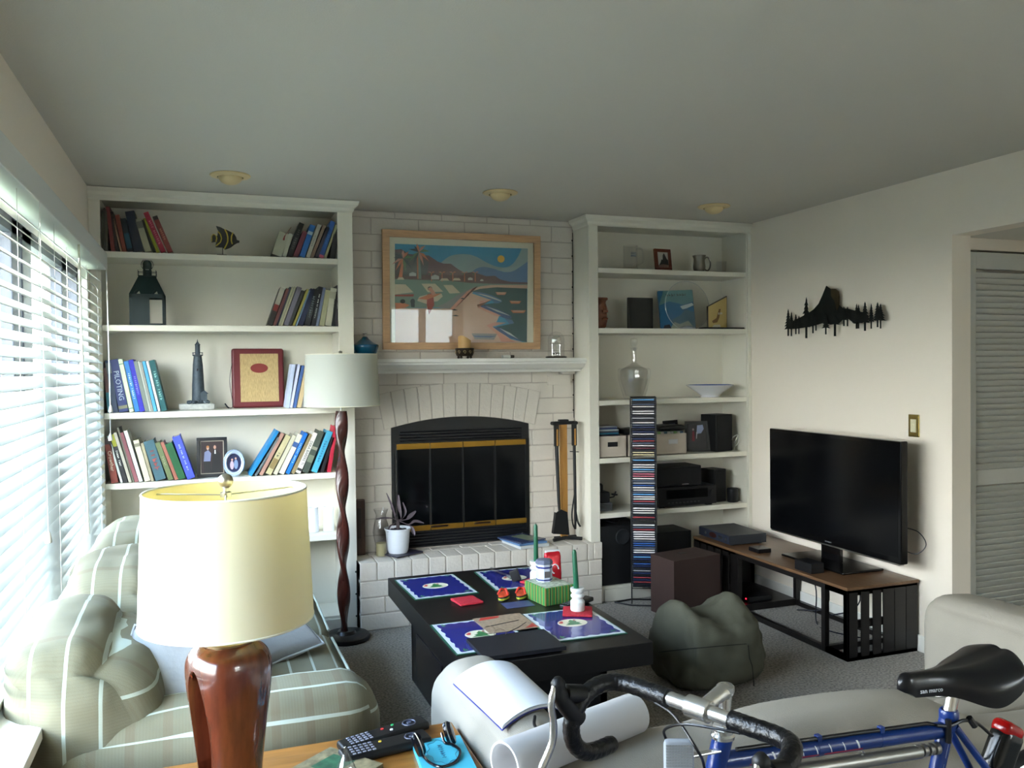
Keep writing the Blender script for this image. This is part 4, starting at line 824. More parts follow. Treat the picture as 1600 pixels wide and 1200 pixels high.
# camera gear
t = thing('film_camera', (3.11, .14, z5), 'old dark film camera with a winding crank on the lower shelf', 'camera'); g2 = mat('camera_grey', (120, 122, 124), .4, .5)
b = MB(); b.box(3.045, 3.155, .06, .2, z5+.001, z5+.055, .004); b.build('film_base', g2, t); b = MB(); b.box(3.045, 3.145, .07, .18, z5+.055, z5+.125, .01); b.lathe([(.03, 0), (.03, .04), (.02, .05)], (3.085, .12, z5+.125), 16); b.build('housing', BLKP, t)
b = MB(); b.tube([(3.145, .1, z5+.08), (3.185, .1, z5+.085), (3.20, .1, z5+.12)], .005, 8); b.box(3.175, 3.205, .08, .12, z5+.095, z5+.105, .004); b.build('winding_crank', BLKP, t)
b = MB()
for k in range(5): b.box(3.05, 3.15, .057, .061, z5+.008+k*.009, z5+.012+k*.009)
b.build('dial_strip', BLK, t)
b = MB(); b.box(XR-.034, XR-.0285, .10, .16, z4+.05, z4+.12, .001); 
b.bm.free()
# subwoofer and black boxes below
t = thing('subwoofer', (3.16, .03, .096), 'big black subwoofer cabinet on the bottom shelf behind the disc rack', 'loudspeaker'); b = MB(); b.box(3.045, 3.36, .012, .27, .0965, .475, .006); b.build('cabinet', cab, t)
b = MB(); b.lathe([(.045, 0), (.052, .004), (.045, .008), (.02, .002), (.0001, .001)], (0, 0, 0), 28, M=Matrix.Translation((3.20, .012, .40)) @ Matrix.Rotation(R_(90), 4, 'X'), caps=False); b.build('bass_port', mat('port_ring', (36, 38, 40), .3), t)
b = MB(); b.box(3.42, 3.72, .03, .26, .0965, .40, .004); tag(b.build('amplifier_box', mat('amp_black', (14, 15, 16), .45)), 'black electronics cabinet behind the brown box on the bottom shelf', 'cabinet')
b = MB(); b.tube(bez([(3.05, .06, .478), (3.1, .1, .50), (3.18, .05, .482), (3.25, .12, .50), (3.33, .08, .48)], 6), .004, 6); tag(b.build('black_cable', BLKP), 'tangled black cable lying on top of the subwoofer', 'cable')

# ---------------------------------------------------------------- mantel and picture
zt = 1.547; mm = .0038
t = thing('glass_bottle_vase', (1.588, .15, zt), 'squat deep blue glass bottle on the mantel beside the lamp shade', 'bottle'); bg_ = mat('blue_glass', (6, 92, 130), .06, trans=.4, ior=1.45, coat=.5)
b = MB(); b.lathe([(.0001, .001), (.04, .001), (.05, .008), (.072, .045), (.079, .068), (.081, .080), (.078, .086), (.05, .098), (.022, .122), (.014, .132), (.0001, .134)], (1.588, .13, zt), 36); b.build('body', bg_, t)
b = MB(); b.lathe([(.012, 0), (.014, .004), (.008, .012), (.016, .018), (.0001, .02)], (1.588, .13, zt+.134), 20); b.build('stopper', SILVER, t)
c = AY(726, 556, .1); cx = c.x; t = thing('pillar_candle', (cx, .10, zt), 'tan pillar candle in a dark pierced metal holder on the mantel', 'candle'); hm = mat('dark_filigree', (44, 36, 26), .45, .5)
b = MB(); b.lathe([(.046, .016), (.052, .022), (.058, .062), (.056, .064), (.046, .02)], (cx, .1, zt), 30)
for k in range(4): a = k*math.pi/2+.785; b.lathe([(.001, 0), (.009, .004), (.006, .018)], (cx+.042*math.cos(a), .1+.042*math.sin(a), zt+.0005), 8)
b.build('metal_holder', hm, t)
b = MB()
for k in range(10):
    a0 = k*2*math.pi/10; q = Matrix.Translation((cx, .1, zt+.042)) @ Matrix.Rotation(a0, 4, 'Z') @ Matrix.Translation((.057, 0, 0)) @ Matrix.Rotation(R_(90), 4, 'Y')
    b.tube([q @ Vector((.011*s_*math.cos(th), .011*s_*math.sin(th), 0)) for th, s_ in [(j*.5, 1-j*.055) for j in range(16)]], .0018, 6)
b.build('scroll_pattern', mat('pale_scroll', (150, 135, 100), .4, .4), t)
b = MB(); R = .040; n = 30; rg = [[b.bm.verts.new((cx+R*math.cos(2*math.pi*k/n)*f, .1+R*math.sin(2*math.pi*k/n)*f, zt+(z if z < .05 else z+.012*math.cos(2*math.pi*k/n+2.6)+.006*math.sin(4*math.pi*k/n)))) for k in range(n)] for z, f in ((.021, .95), (.122, 1), (.122, .9), (.108, .8))]
for i in range(3):
    for k in range(n): b.bm.faces.new((rg[i][k], rg[i][(k+1) % n], rg[i+1][(k+1) % n], rg[i+1][k]))
b.bm.faces.new(rg[0][::-1]); b.bm.faces.new(rg[3]); b.build('candle_wax', mat('tan_wax', (190, 150, 92), .5, sub=.2), t)
p = AY(785, 555, .10); p2 = AY(803, 555, .1); b = MB(); Mx = Matrix.Translation((0, .1, zt+.012)) @ Matrix.Rotation(R_(90), 4, 'Y'); b.lathe([(.0001, p.x), (.011, p.x), (.011, p.x+.05)], (0, 0, 0), 16, M=Mx); t = b.build('small_tube_bottle', mat('white_plastic', (214, 214, 206), .4)); tag(t, 'small white tube with a dark cap lying on the mantel', 'tube')
b = MB(); b.lathe([(.011, p.x+.05), (.0105, p.x+.052), (.009, p2.x), (.0001, p2.x)], (0, 0, 0), 16, M=Mx); b.build('cap', mat('dark_cap', (60, 54, 44), .5), t)
c = AY(869, 550, .12); t = thing('anniversary_clock', (c.x, .12, zt), 'clear glass dome clock with a metal base at the end of the mantel', 'clock')
b = MB(); b.lathe([(.052, .012), (.052, .12), (.046, .145), (.028, .162), (.0001, .17)], (c.x, .12, zt), 32, caps=False); b.build('glass_dome', GLASS, t)
b = MB(); b.lathe([(.0001, .0006), (.066, .0006), (.068, .008), (.056, .013), (.0001, .013)], (c.x, .12, zt), 32)
for k in range(3): a = k*2.09; b.lathe([(.0001, .0), (.012, .0), (.008, .01)], (c.x+.06*math.cos(a), .12+.06*math.sin(a), zt+.0006), 10)
b.build('base', mat('dark_bronze_base', (78, 70, 58), .35, .6), t)
b = MB()
for dx in (-.026, .026): b.tube([(c.x+dx, .12, zt+.013), (c.x+dx, .12, zt+.10)], .0045, 10)
b.lathe([(.0001, 0), (.03, 0), (.032, .004), (.0001, .01)], (0, 0, 0), 24, M=Matrix.Translation((c.x, .118, zt+.115)) @ Matrix.Rotation(R_(90), 4, 'X')); b.box(c.x-.033, c.x+.033, .11, .135, zt+.088, zt+.096, .002)
for k in range(4): a = k*math.pi/2; b.lathe([(.0001, -.008), (.008, 0), (.0001, .008)], (c.x+.018*math.cos(a), .12+.018*math.sin(a), zt+.03), 10)
b.tube([(c.x, .12, zt+.02), (c.x, .12, zt+.09)], .0015, 6); b.build('clock_works', mat('clock_silver', (214, 214, 210), .15, .9), t)
# beach picture: glass leans forward a little at the top
TL, TR_, BR_, BL_ = AY(597, 359, .20), AY(843, 370, .20), AY(843, 547, .20), AY(597, 545, .20)
px0, px1, pz0, pz1 = 1.708, 2.72, 1.606, 2.322; fwid = .043
t = thing('framed_beach_picture', ((px0+px1)/2, .21, pz0), 'large wood-framed tropical beach print hanging on the brick above the mantel', 'picture'); TILT = R_(1.6)
MP = Matrix.Translation((px0, .208, pz0)) @ Matrix.Rotation(TILT, 4, 'X'); w, h = px1-px0, pz1-pz0
b = MB(); fmm = mat('pale_oak', (190, 152, 112), .5, wood=(3, 30, 30), noise_amt=.12, noise_scale=4)
for q in ((0, w, 0, fwid), (0, w, h-fwid, h), (0, fwid, fwid, h-fwid), (w-fwid, w, fwid, h-fwid)): b.box(q[0], q[1], -.018, .010, q[2], q[3], .002, M=MP)
b.build('wooden_frame', fmm, t)
b = MB(); b.box(.03, w-.03, .0, .006, .03, h-.03, M=MP); b.build('mount', mat('cream_mount', (226, 222, 196), .7), t, smooth=False)
b = MB(); b.box(.035, w-.035, -.0075, -.0065, .035, h-.035, M=MP); b.build('picture_glass', glass('picture_glass', tint=.98, refl=.3, base=.04, rough=0), t, smooth=False)
S = 6.0
PC = dict(sky=(72, 150, 180), sun=(236, 186, 70), cloud=(150, 172, 168), sea=(44, 84, 84), haze=(92, 128, 160), hill=(104, 80, 80), hill2=(84, 84, 80), green=(122, 148, 132), grey=(140, 142, 136), sand=(206, 172, 146), pink=(206, 150, 128), cream=(206, 196, 168), orange=(206, 128, 92), red=(160, 74, 66), navy=(58, 88, 124), wave=(80, 118, 152), dk=(44, 62, 64), leaf=(92, 124, 84), white=(196, 200, 192))
pkeys = list(PC); pm = [mat('print_'+k, PC[k], .6) for k in pkeys]; b = MB(); lay = [0]
Minv = MP.inverted()
def pp(pts, key):
    lay[0] += 1; out = []
    for x, y in pts:
        d = ray(600+x/S, 360+y/S); o = Vector(CAM); a = Minv @ o; e = Minv.to_3x3() @ d; s = (-.0006-a.y)/e.y; q = a+e*s; out.append(MP @ Vector((q.x, -.0004-.00006*lay[0], q.z)))
    f = b.face(out, pkeys.index(key))
def curve2(p, n=5): return [(v.x, v.y) for v in bez([(x, y, 0) for x, y in p], n)]
pp([(102, 125), (1348, 172), (1340, 1048), (105, 1060)], 'sky')
pp(curve2([(540, 300), (620, 240), (740, 220), (850, 240), (950, 300), (1040, 350), (1120, 390), (1200, 380), (1290, 330), (1346, 290)])+[(1346, 520), (700, 520)], 'haze')
pp(curve2([(530, 305), (620, 240), (740, 222), (850, 240), (960, 300), (1060, 340), (1150, 345), (1210, 310), (1260, 240), (1290, 172)])+[(1348, 175), (1346, 292)]+curve2([(1346, 292), (1280, 340), (1200, 385), (1120, 388), (1030, 360), (930, 342), (860, 360), (800, 400), (700, 390)]), 'cloud')
pp(disc(1097, 268, 34, 34, 20), 'sun')
pp([(102, 180), (160, 175), (230, 220), (330, 230), (420, 235), (500, 290), (560, 312), (625, 312), (690, 360), (760, 400), (830, 390), (900, 410), (960, 430), (1040, 425), (1090, 460), (1180, 482), (1346, 488), (1346, 505), (700, 500), (102, 470)], 'hill')
pp([(102, 200), (200, 230), (330, 250), (420, 300), (400, 420), (102, 430)], 'hill2')
pp([(102, 455), (300, 462), (600, 470), (800, 492), (1000, 500), (1346, 505), (1346, 540), (900, 530), (760, 600), (600, 720), (102, 730)], 'green')
pp([(480, 720), (560, 690), (700, 600), (820, 540), (880, 520), (800, 560), (700, 660), (620, 735)], 'grey')
pp([(620, 735), (720, 640), (800, 570), (900, 525), (1000, 512), (1345, 512), (1345, 545), (1050, 535), (900, 550), (820, 590), (1000, 650), (870, 700), (1080, 800), (1060, 850), (1010, 900), (1190, 1020), (1300, 1046), (105, 1060), (105, 730), (560, 730)], 'sand')
pp([(620, 735), (700, 650), (780, 570), (880, 522), (830, 545), (740, 650), (650, 745)], 'pink')
pp([(820, 572), (900, 548), (1050, 533), (1341, 545), (1340, 1048), (1290, 1040), (1200, 1000), (1050, 905), (1215, 870), (1130, 820), (1190, 800), (1080, 750), (900, 700), (1040, 680), (1100, 650), (1000, 610)], 'sea')
pp(curve2([(820, 575), (900, 580), (1000, 605), (1080, 640), (1105, 668), (1050, 685), (1000, 650), (900, 605)]), 'wave'); pp(curve2([(870, 590), (980, 612), (1080, 650), (1095, 665), (980, 628)]), 'white')
pp(curve2([(890, 705), (960, 705), (1080, 745), (1180, 795), (1190, 825), (1120, 820), (1000, 765)]), 'navy'); pp(curve2([(950, 710), (1070, 750), (1180, 800), (1060, 762)]), 'white')
pp([(1130, 825), (1200, 840), (1220, 870), (1180, 880)], 'wave'); pp([(1020, 905), (1100, 915), (1200, 975), (1290, 1040), (1180, 1010), (1080, 950)], 'navy'); pp([(1080, 915), (1180, 960), (1260, 1020), (1160, 970)], 'white')
pp([(900, 660), (1010, 650), (870, 700), (1100, 800), (1050, 805), (880, 725)], 'pink'); pp([(960, 890), (1040, 860), (1150, 865), (1010, 905), (1180, 1020), (1080, 990)], 'pink'); pp([(1040, 940), (1200, 1030), (1240, 1048), (1100, 1045)], 'pink')
for (x, y, r) in ((1097, 590, 52), (1230, 672, 55), (1258, 760, 72)): pp([(x-r, y-12), (x+r, y-10), (x+r*.7, y+14), (x-r*.7, y+14)], 'pink' if r == 52 else 'orange'); pp([(x-r*.8, y-8), (x+r*.8, y-6), (x+r*.6, y), (x-r*.6, y)], 'cream')
pp([(820, 965), (1060, 970), (1030, 1025), (850, 1020)], 'grey'); pp([(830, 985), (1050, 990), (1000, 1005), (860, 1003)], 'navy'); 
for (x0_, x1_, y0_) in ((102, 260, 505), (350, 540, 500), (555, 700, 512)): pp([(x0_, y0_), (x1_-60, y0_), (x1_+15, y0_+75), (x0_+60 if x0_ > 110 else 102, y0_+(80 if x0_ > 110 else 95))], 'cream')
pp([(102, 605), (280, 598), (275, 620), (102, 618)], 'red'); pp([(310, 660), (330, 620), (430, 595), (540, 595), (550, 620), (500, 665), (440, 670), (430, 780), (405, 780), (400, 690)], 'cream'); pp([(405, 600), (460, 585), (470, 700), (420, 790), (400, 700)], 'red'); pp([(320, 640), (420, 600), (540, 590), (480, 620), (400, 650)], 'orange')
pp([(102, 680), (180, 680), (240, 700), (200, 725), (110, 735)], 'orange'); pp(disc(175, 665, 24, 20), 'dk'); pp(disc(268, 668, 22, 28), 'dk'); pp([(250, 690), (290, 690), (285, 720), (255, 720)], 'dk'); pp(disc(430, 545, 22, 20), 'hill2'); pp([(410, 545), (440, 530), (490, 600), (455, 610)], 'pink')
def frond(cx, cy, ang, L, wd, key): a = R_(ang); d = (math.cos(a), -math.sin(a)); n_ = (-d[1], d[0]); k = 20 if ang < 90 else -20; pp([(cx, cy), (cx+d[0]*L*.4+n_[0]*wd, cy+d[1]*L*.4+n_[1]*wd), (cx+d[0]*L, cy+d[1]*L+L*.25), (cx+d[0]*L*.45-n_[0]*wd, cy+d[1]*L*.45-n_[1]*wd)], key)
pp([(318, 200), (334, 200), (350, 455), (322, 455)], 'green'); pp([(305, 210), (318, 205), (322, 455), (312, 455)], 'orange'); pp([(170, 270), (186, 270), (170, 455), (130, 460)], 'orange')
for (cx_, cy_, q) in ((325, 205, (118, 100, 20, 55, 150, -30, 215, -65, 240)), (178, 265, (160, 60, 20, 195, -40, 230, -75, 90, 140))):
    for i, a in enumerate(q): frond(cx_, cy_, a, 110 if i else 95, 13, ('dk', 'orange', 'leaf', 'pink')[i % 4])
for x in (440, 540, 640, 750, 850): pp([(x, 400), (x+6, 400), (x+8, 480), (x, 480)], 'orange'); frond(x+3, 400, 150, 40, 5, 'pink'); frond(x+3, 400, 30, 40, 5, 'orange'); frond(x+3, 400, 200, 35, 5, 'leaf')
for (x, y, s_) in ((440, 415, 75), (785, 440, 45), (900, 458, 30), (235, 390, 65)): pp([(x, y+s_*.6), (x, y+s_*.2), (x+s_*.5, y), (x+s_, y+s_*.2), (x+s_, y+s_*.6)], 'white')
for (x, y, s_) in ((520, 450, 90), (640, 448, 80), (120, 440, 70)): pp([(x, y+22), (x+s_*.2, y), (x+s_*.8, y), (x+s_, y+22)], 'cream')
for (x, y, s_) in ((735, 640, 50), (660, 745, 60), (670, 800, 70)): pp([(x-s_/2, y), (x, y-8), (x+s_/2, y+4), (x, y+6)], 'dk')
b.build('beach_print', pm, t, smooth='raw')

# ---------------------------------------------------------------- on the hearth
ht = .3905
x0, x1 = AY(553, 860, .15).x, AY(572, 860, .15).x; t = thing('wooden_panel', ((x0+x1)/2, .17, ht), 'dark wooden slab leaning upright on the hearth behind the lamp pole', 'panel')
b = MB(); b.box(x0-.01, x1, .16, .19, ht, AY(562, 781, .16).z, .006); b.build('board', mat('dark_slab_wood', (66, 42, 30), .55, wood=(8, 8, 1.5), noise_amt=.4, noise_scale=5), t); b = MB(); b.box(x0+.025, x1-.025, .157, .162, ht+.10, ht+.28, .004); b.build('carved_groove', mat('groove_dark', (40, 26, 20), .7), t)
c = AZ(596, 868, ht); t = thing('hurricane_candle', (c.x, c.y, ht), 'curved clear glass hurricane shade over a short tan candle on the hearth', 'candle holder'); mm = .0038
b = MB(); b.lathe([(.038, .0), (.04, .004), (.034, .06), (.044, .10), (.050, .14), (.044, .18), (.033, .215), (.030, .24), (.044, .275), (.043, .276), (.028, .24), (.031, .215), (.042, .18), (.048, .14), (.042, .10), (.032, .06), (.037, .004)], (c.x, c.y, ht), 32, caps=False); b.build('glass_shade', GLASS, t)
b = MB(); b.lathe([(.0001, .001), (.031, .001), (.031, .075), (.0001, .073)], (c.x, c.y, ht), 24); b.build('candle_wax', mat('ivory_wax', (170, 160, 118), .5), t)
# potted plant
c = AZ(622, 866, ht); t = thing('potted_plant', (c.x, c.y, ht), 'wilting dark-leaved plant in a white pot on the hearth', 'plant')
sm = mat('saucer_dark', (48, 46, 60), .4); b = MB(); Mz = Matrix.Translation((c.x+.01, c.y+.01, ht)) @ Matrix.Rotation(R_(28), 4, 'Z')
b.prism([Mz @ Vector(v) for v in ((-.08, -.08, .0006), (.08, -.08, .0006), (.08, .08, .0006), (-.08, .08, .0006))], (0, 0, .006)); b.prism([Mz @ Vector(v) for v in ((-.1, -.1, .006), (.1, -.1, .006), (.1, .1, .006), (-.1, .1, .006))], (0, 0, .006)); b.build('saucer', sm, t)
b = MB(); b.lathe([(.0001, .0125), (.055, .0125), (.062, .03), (.071, .13), (.075, .148), (.079, .15), (.079, .158), (.075, .158), (.070, .14), (.0001, .138)], (c.x, c.y, ht), 36); b.build('pot', mat('white_ceramic', (222, 226, 230), .25), t)
b = MB(); b.lathe([(.0001, .146), (.069, .1405)], (c.x, c.y, ht), 20, caps=False)
for k in range(14): a = k*.9; r = .02+.035*random.random(); b.soft((c.x+r*math.cos(a), c.y+r*math.sin(a), ht+.146), (.022, .022, .014), r=.006, n=3)
b.build('soil', mat('pebbly_soil', (46, 42, 50), .8), t)
lfm = mat('wilted_leaf', (96, 84, 90), .6, noise_amt=.3, noise_scale=40); 
b = MB(); b.tube([(c.x, c.y, ht+.14), (c.x+.003, c.y, ht+.19), (c.x-.002, c.y, ht+.21)], [.011, .010, .006], 8); b.build('stem', mat('knobbly_stem', (70, 60, 62), .8, bump=.6, bump_scale=200), t)
def pxw(px, py): return AY(px, py, c.y)
base = Vector((c.x, c.y, ht+.20))
for k, (pts, wd) in enumerate((([(618, 812), (611, 790), (602, 770)], .012), ([(614, 811), (600, 811), (589, 813)], .013), ([(627, 810), (624, 790), (624, 775)], .022), ([(634, 812), (640, 806), (648, 798)], .028), ([(638, 820), (648, 815), (662, 818)], .018), ([(640, 822), (643, 828), (645, 835)], .022), ([(616, 818), (608, 822), (604, 830)], .012), ([(621, 808), (614, 798), (612, 792)], .008), ([(630, 810), (634, 800), (630, 786)], .014))):
    yo = (-.02, .015, .02, -.02, .0, -.03, -.025, .02, .01)[k]; P = bez([base]+[pxw(*q)+Vector((0, yo*(i+1)/2, 0)) for i, q in enumerate(pts)], 5); b = MB(); n = len(P); rw = []
    for i, q in enumerate(P):
        u = i/(n-1); ww = wd*(.12+.88*max(0, math.sin(math.pi*min(1, (u-.3)/.75))) if u > .3 else .12); t_ = (P[min(i+1, n-1)]-P[max(i-1, 0)]).normalized(); sd = t_.cross(Vector((0, 1, .35))).normalized()
        rw.append([q-sd*ww*.5+Vector((0, -.003, .004)), q, q+sd*ww*.5+Vector((0, -.003, .004))])
    vs = [[b.bm.verts.new(v) for v in r] for r in rw]; vb = [[b.bm.verts.new(v+Vector((0, .0016, -.0006))) for v in r] for r in rw]
    for i in range(n-1):
        for j in range(2): b.bm.faces.new((vs[i][j], vs[i][j+1], vs[i+1][j+1], vs[i+1][j])); b.bm.faces.new((vb[i][j+1], vb[i][j], vb[i+1][j], vb[i+1][j+1]))
        b.bm.faces.new((vs[i][0], vs[i+1][0], vb[i+1][0], vb[i][0])); b.bm.faces.new((vs[i+1][2], vs[i][2], vb[i][2], vb[i+1][2]))
    b.build('leaf', lfm, t)
# magazines
for k, (dx, dy, rz, col, th, lab, sx, sy) in enumerate(((0, 0, 8, (196, 200, 198), .018, 'white thick magazine at the bottom of the pile on the hearth', .20, .25), (-.012, .004, 11, (96, 128, 168), .012, 'light blue magazine in the middle of the pile on the hearth', .2, .24), (-.02, .012, 20, (60, 70, 96), .008, 'dark blue glossy magazine on top of the hearth pile', .2, .23))):
    z = ht+(.0006, .0192, .0318)[k]; c = Vector((2.56+dx, .08+dy, 0)); M = Matrix.Translation((c.x, c.y, z)) @ Matrix.Rotation(R_(rz), 4, 'Z'); b = MB(); b.box(-sx/2, sx/2, -sy/2, sy/2, 0, th, .0015, M=M)
    o = b.build('magazine', mat('mag_%d' % k, col, .25), origin=(c.x, c.y, z)); tag(o, lab, 'magazine', 'magazines on the hearth')
    if k == 2: b = MB(); b.box(-.02, .08, -.09, .08, th, th+.0004, M=M); b.box(-.09, -.04, -.1, .1, th, th+.0004, M=M, mi=1); b.build('cover_picture', [mat('mag_p', (120, 130, 110), .25), mat('mag_q', (40, 60, 110), .25)], o, smooth=False)
# fire tools
c = Vector((2.835, .10, ht)); t = thing('fire_tool_set', c, 'black fireplace tools hanging from a stand with a wooden post', 'fireplace tools')
tw = mat('honey_wood', (178, 128, 62), .45, wood=(20, 20, 2), noise_amt=.15, noise_scale=4)
b = MB(); b.box(c.x-.024, c.x+.024, c.y-.004, c.y+.018, ht+.02, ht+.74, .003); b.build('wooden_post', tw, t)
b = MB(); b.tube([(c.x-.09, c.y-.03, ht+.012), (c.x, c.y-.02, ht+.020), (c.x+.10, c.y-.05, ht+.012)], .011, 10); b.tube([(c.x-.06, c.y+.03, ht+.012), (c.x, c.y, ht+.018), (c.x+.09, c.y+.03, ht+.012)], .011, 10); b.build('foot_bars', BLK, t)
b = MB(); b.box(c.x-.085, c.x+.085, c.y-.012, c.y+.008, ht+.735, ht+.757, .005); b.box(c.x-.032, c.x+.032, c.y-.014, c.y+.02, ht+.75, ht+.768, .004)
for x in (-.075, .075): b.tube([(c.x+x, c.y-.03, ht+.745), (c.x+x, c.y+.01, ht+.745)], .012, 10)
b.build('cross_bar', BLK, t)
def handle(x, par):
    b = MB(); b.box(x-.016, x+.016, c.y-.036, c.y-.014, ht+.60, ht+.74, .006); b.build('grip_frame', BLK, par); b = MB(); b.box(x-.004, x+.007, c.y-.0385, c.y-.034, ht+.605, ht+.71, .002); b.build('grip_inlay', tw, par)
b = MB(); x = c.x-.06; b.tube([(x, c.y-.025, ht+.61), (x+.012, c.y-.025, ht+.25), (x+.014, c.y-.03, ht+.19)], [.012, .0095, .008], 10); sh = b.build('shovel', BLK, t)
b = MB(); q = [(x-.035, ht+.055), (x+.075, ht+.04), (x+.062, ht+.185), (x+.02, ht+.205), (x-.015, ht+.185)]; b.prism([(u, c.y-.045, v) for u, v in q], (0, .008, 0)); b.prism([(u, c.y-.037, v) for u, v in ((q[0][0], q[0][1]), (q[0][0]+.006, q[0][1]), (q[4][0]+.006, q[4][1]), q[4])], (0, .025, 0)); b.build('shovel_blade', BLK, sh); handle(x, sh)
x = c.x+.062; b = MB(); b.tube([(x, c.y-.025, ht+.61), (x+.004, c.y-.025, ht+.2), (x+.004, c.y-.02, ht+.07)], [.010, .009, .007], 10); tg = b.build('tongs', BLK, t)
b = MB(); b.tube(bez([(x-.002, c.y-.03, ht+.30), (x-.022, c.y-.03, ht+.18), (x-.018, c.y-.03, ht+.11), (x-.004, c.y-.03, ht+.075)], 6), .005, 8); b.build('tong_arm', BLK, tg); b = MB(); b.tube(bez([(x+.002, c.y-.03, ht+.2), (x+.016, c.y-.03, ht+.12), (x+.034, c.y-.03, ht+.085)], 6), .006, 8); b.build('poker_hook', BLK, tg); handle(x, tg)
b = MB(); b.tube([(x-.03, c.y-.025, ht+.565), (x+.03, c.y-.025, ht+.56)], .003, 6); b.build('tong_pivot', BLK, tg)
# ---------------------------------------------------------------- floor lamp with a twisted pole
LS = translucent('linen_shade', (204, 208, 200), (210, 212, 198), .4, .8)
LI = translucent('shade_lining', (226, 214, 160), (226, 214, 160), .35, .8)
cx, cy = 1.415, -.14
t = thing('floor_lamp', (cx, cy, 0), 'floor lamp with a twisted dark wooden pole and pale drum shade by the hearth', 'floor lamp')
dkw = mat('dark_mahogany', (58, 26, 20), .25, wood=(12, 12, 2), noise_amt=.25, noise_scale=4, coat=.3)
b = MB(); b.lathe([(.0001, .0006), (.125, .0006), (.130, .008), (.128, .024), (.12, .030), (.055, .034), (.045, .05), (.0001, .05)], (cx, cy, 0), 48); b.build('base', mat('lamp_base_dark', (26, 22, 22), .35), t)
b = MB(); n = 24; z0, z1 = .045, 1.262; K = 130; rings = []
for k in range(K+1):
    z = z0+(z1-z0)*k/K; a = -math.pi*(z-.10)/.313+1.35; wd = .036*(1 if z > .2 else .75+.25*(z-.045)/.155); th = .017; r = []
    for i in range(n):
        u = 2*math.pi*i/n; x = wd*math.copysign(abs(math.cos(u))**.8, math.cos(u)); y = th*math.copysign(abs(math.sin(u))**.8, math.sin(u))
        r.append(b.bm.verts.new((cx-.01+x*math.cos(a)-y*math.sin(a), cy+x*math.sin(a)+y*math.cos(a), z)))
    rings.append(r)
for k in range(K):
    for i in range(n): b.bm.faces.new((rings[k][i], rings[k][(i+1) % n], rings[k+1][(i+1) % n], rings[k+1][i]))
b.bm.faces.new(rings[0][::-1]); b.bm.faces.new(rings[-1]); b.build('twisted_pole', dkw, t)
b = MB(); b.tube([(cx-.01, cy, 1.26), (cx-.01, cy, 1.585)], .006, 10); b.build('stem', SILVER, t)
def shade(par, cx, cy, zb, zt, rb, rt, mo, mi_, n=64, sx=1, sy=1, mtx=None):
    b = MB(); M = mtx if mtx is not None else Matrix.Translation((cx, cy, 0))
    b.lathe([(rb, zb), (rt, zt)], (0, 0, 0), n, M=M, caps=False, sx=sx, sy=sy); o = b.build('lamp_shade', mo, par)
    b = MB(); b.lathe([(rt-.0025, zt), (rb-.0025, zb)], (0, 0, 0), n, M=M, caps=False, sx=sx, sy=sy); b.build('shade_lining', mi_, o)
    b = MB()
    for r, z in ((rb, zb), (rt, zt)): b = MB(); b.tube([M @ Vector(((r-.0012)*sx*math.cos(2*math.pi*k/n), (r-.0012)*sy*math.sin(2*math.pi*k/n), z)) for k in range(n)], .0026, 8, closed=True); b.build('rim_tape', mat('rim_tape', (225, 222, 200), .7), o)
    return o
shade(t, cx-.004, cy, 1.292, 1.572, .206, .194, LS, LI)
b = MB()
for k in range(3): a = k*2.094+.4; b.tube([(cx-.01, cy, 1.565), (cx-.004+.193*math.cos(a), cy+.193*math.sin(a), 1.568)], .0016, 6)
b.lathe([(.008, 0), (.012, .003), (.008, .009), (.012, .02), (.0001, .026)], (cx-.01, cy, 1.568), 16); b.build('finial_and_spider', SILVER, t)
b = MB(); b.soft((cx-.01, cy, 1.46), (.06, .06, .10), r=.03, n=6); b.build('light_bulb', mat('bulb_glass', (235, 232, 220), .2), t)

# ---------------------------------------------------------------- coffee table
x0, x1, y0, y1, zt = 1.545, 2.285, -2.01, -.67, .45
CT = mat('black_brown_veneer', (13, 11, 11), .36, wood=(10, 1, 10), noise_amt=.2, noise_scale=5)
t = thing('coffee_table', ((x0+x1)/2, (y0+y1)/2, 0), 'low black coffee table with a thick top on a box base', 'coffee table')
b = MB(); b.box(x0, x1, y0, y1, zt-.088, zt, .003); b.build('table_top', CT, t)
b = MB(); b.box(x0+.07, x0+.10, y0+.13, y1-.2, .001, zt-.088, .002); b.box(x1-.16, x1-.13, y0+.13, y1-.2, .001, zt-.088, .002); b.box(x0+.07, x1-.13, y1-.23, y1-.2, .001, zt-.088, .002); b.box(x0+.07, x1-.13, y0+.13, y0+.16, .001, zt-.088, .002); b.box(x0+.10, x1-.16, y0+.16, y1-.23, .10, .13, .002); b.build('box_base', CT, t)
b = MB(); b.box(x0+.062, x0+.0705, -1.45, -1.0, .02, .26, .002); b.build('base_panel', mat('panel_gloss', (30, 26, 26), .2), t)
zt += .0006
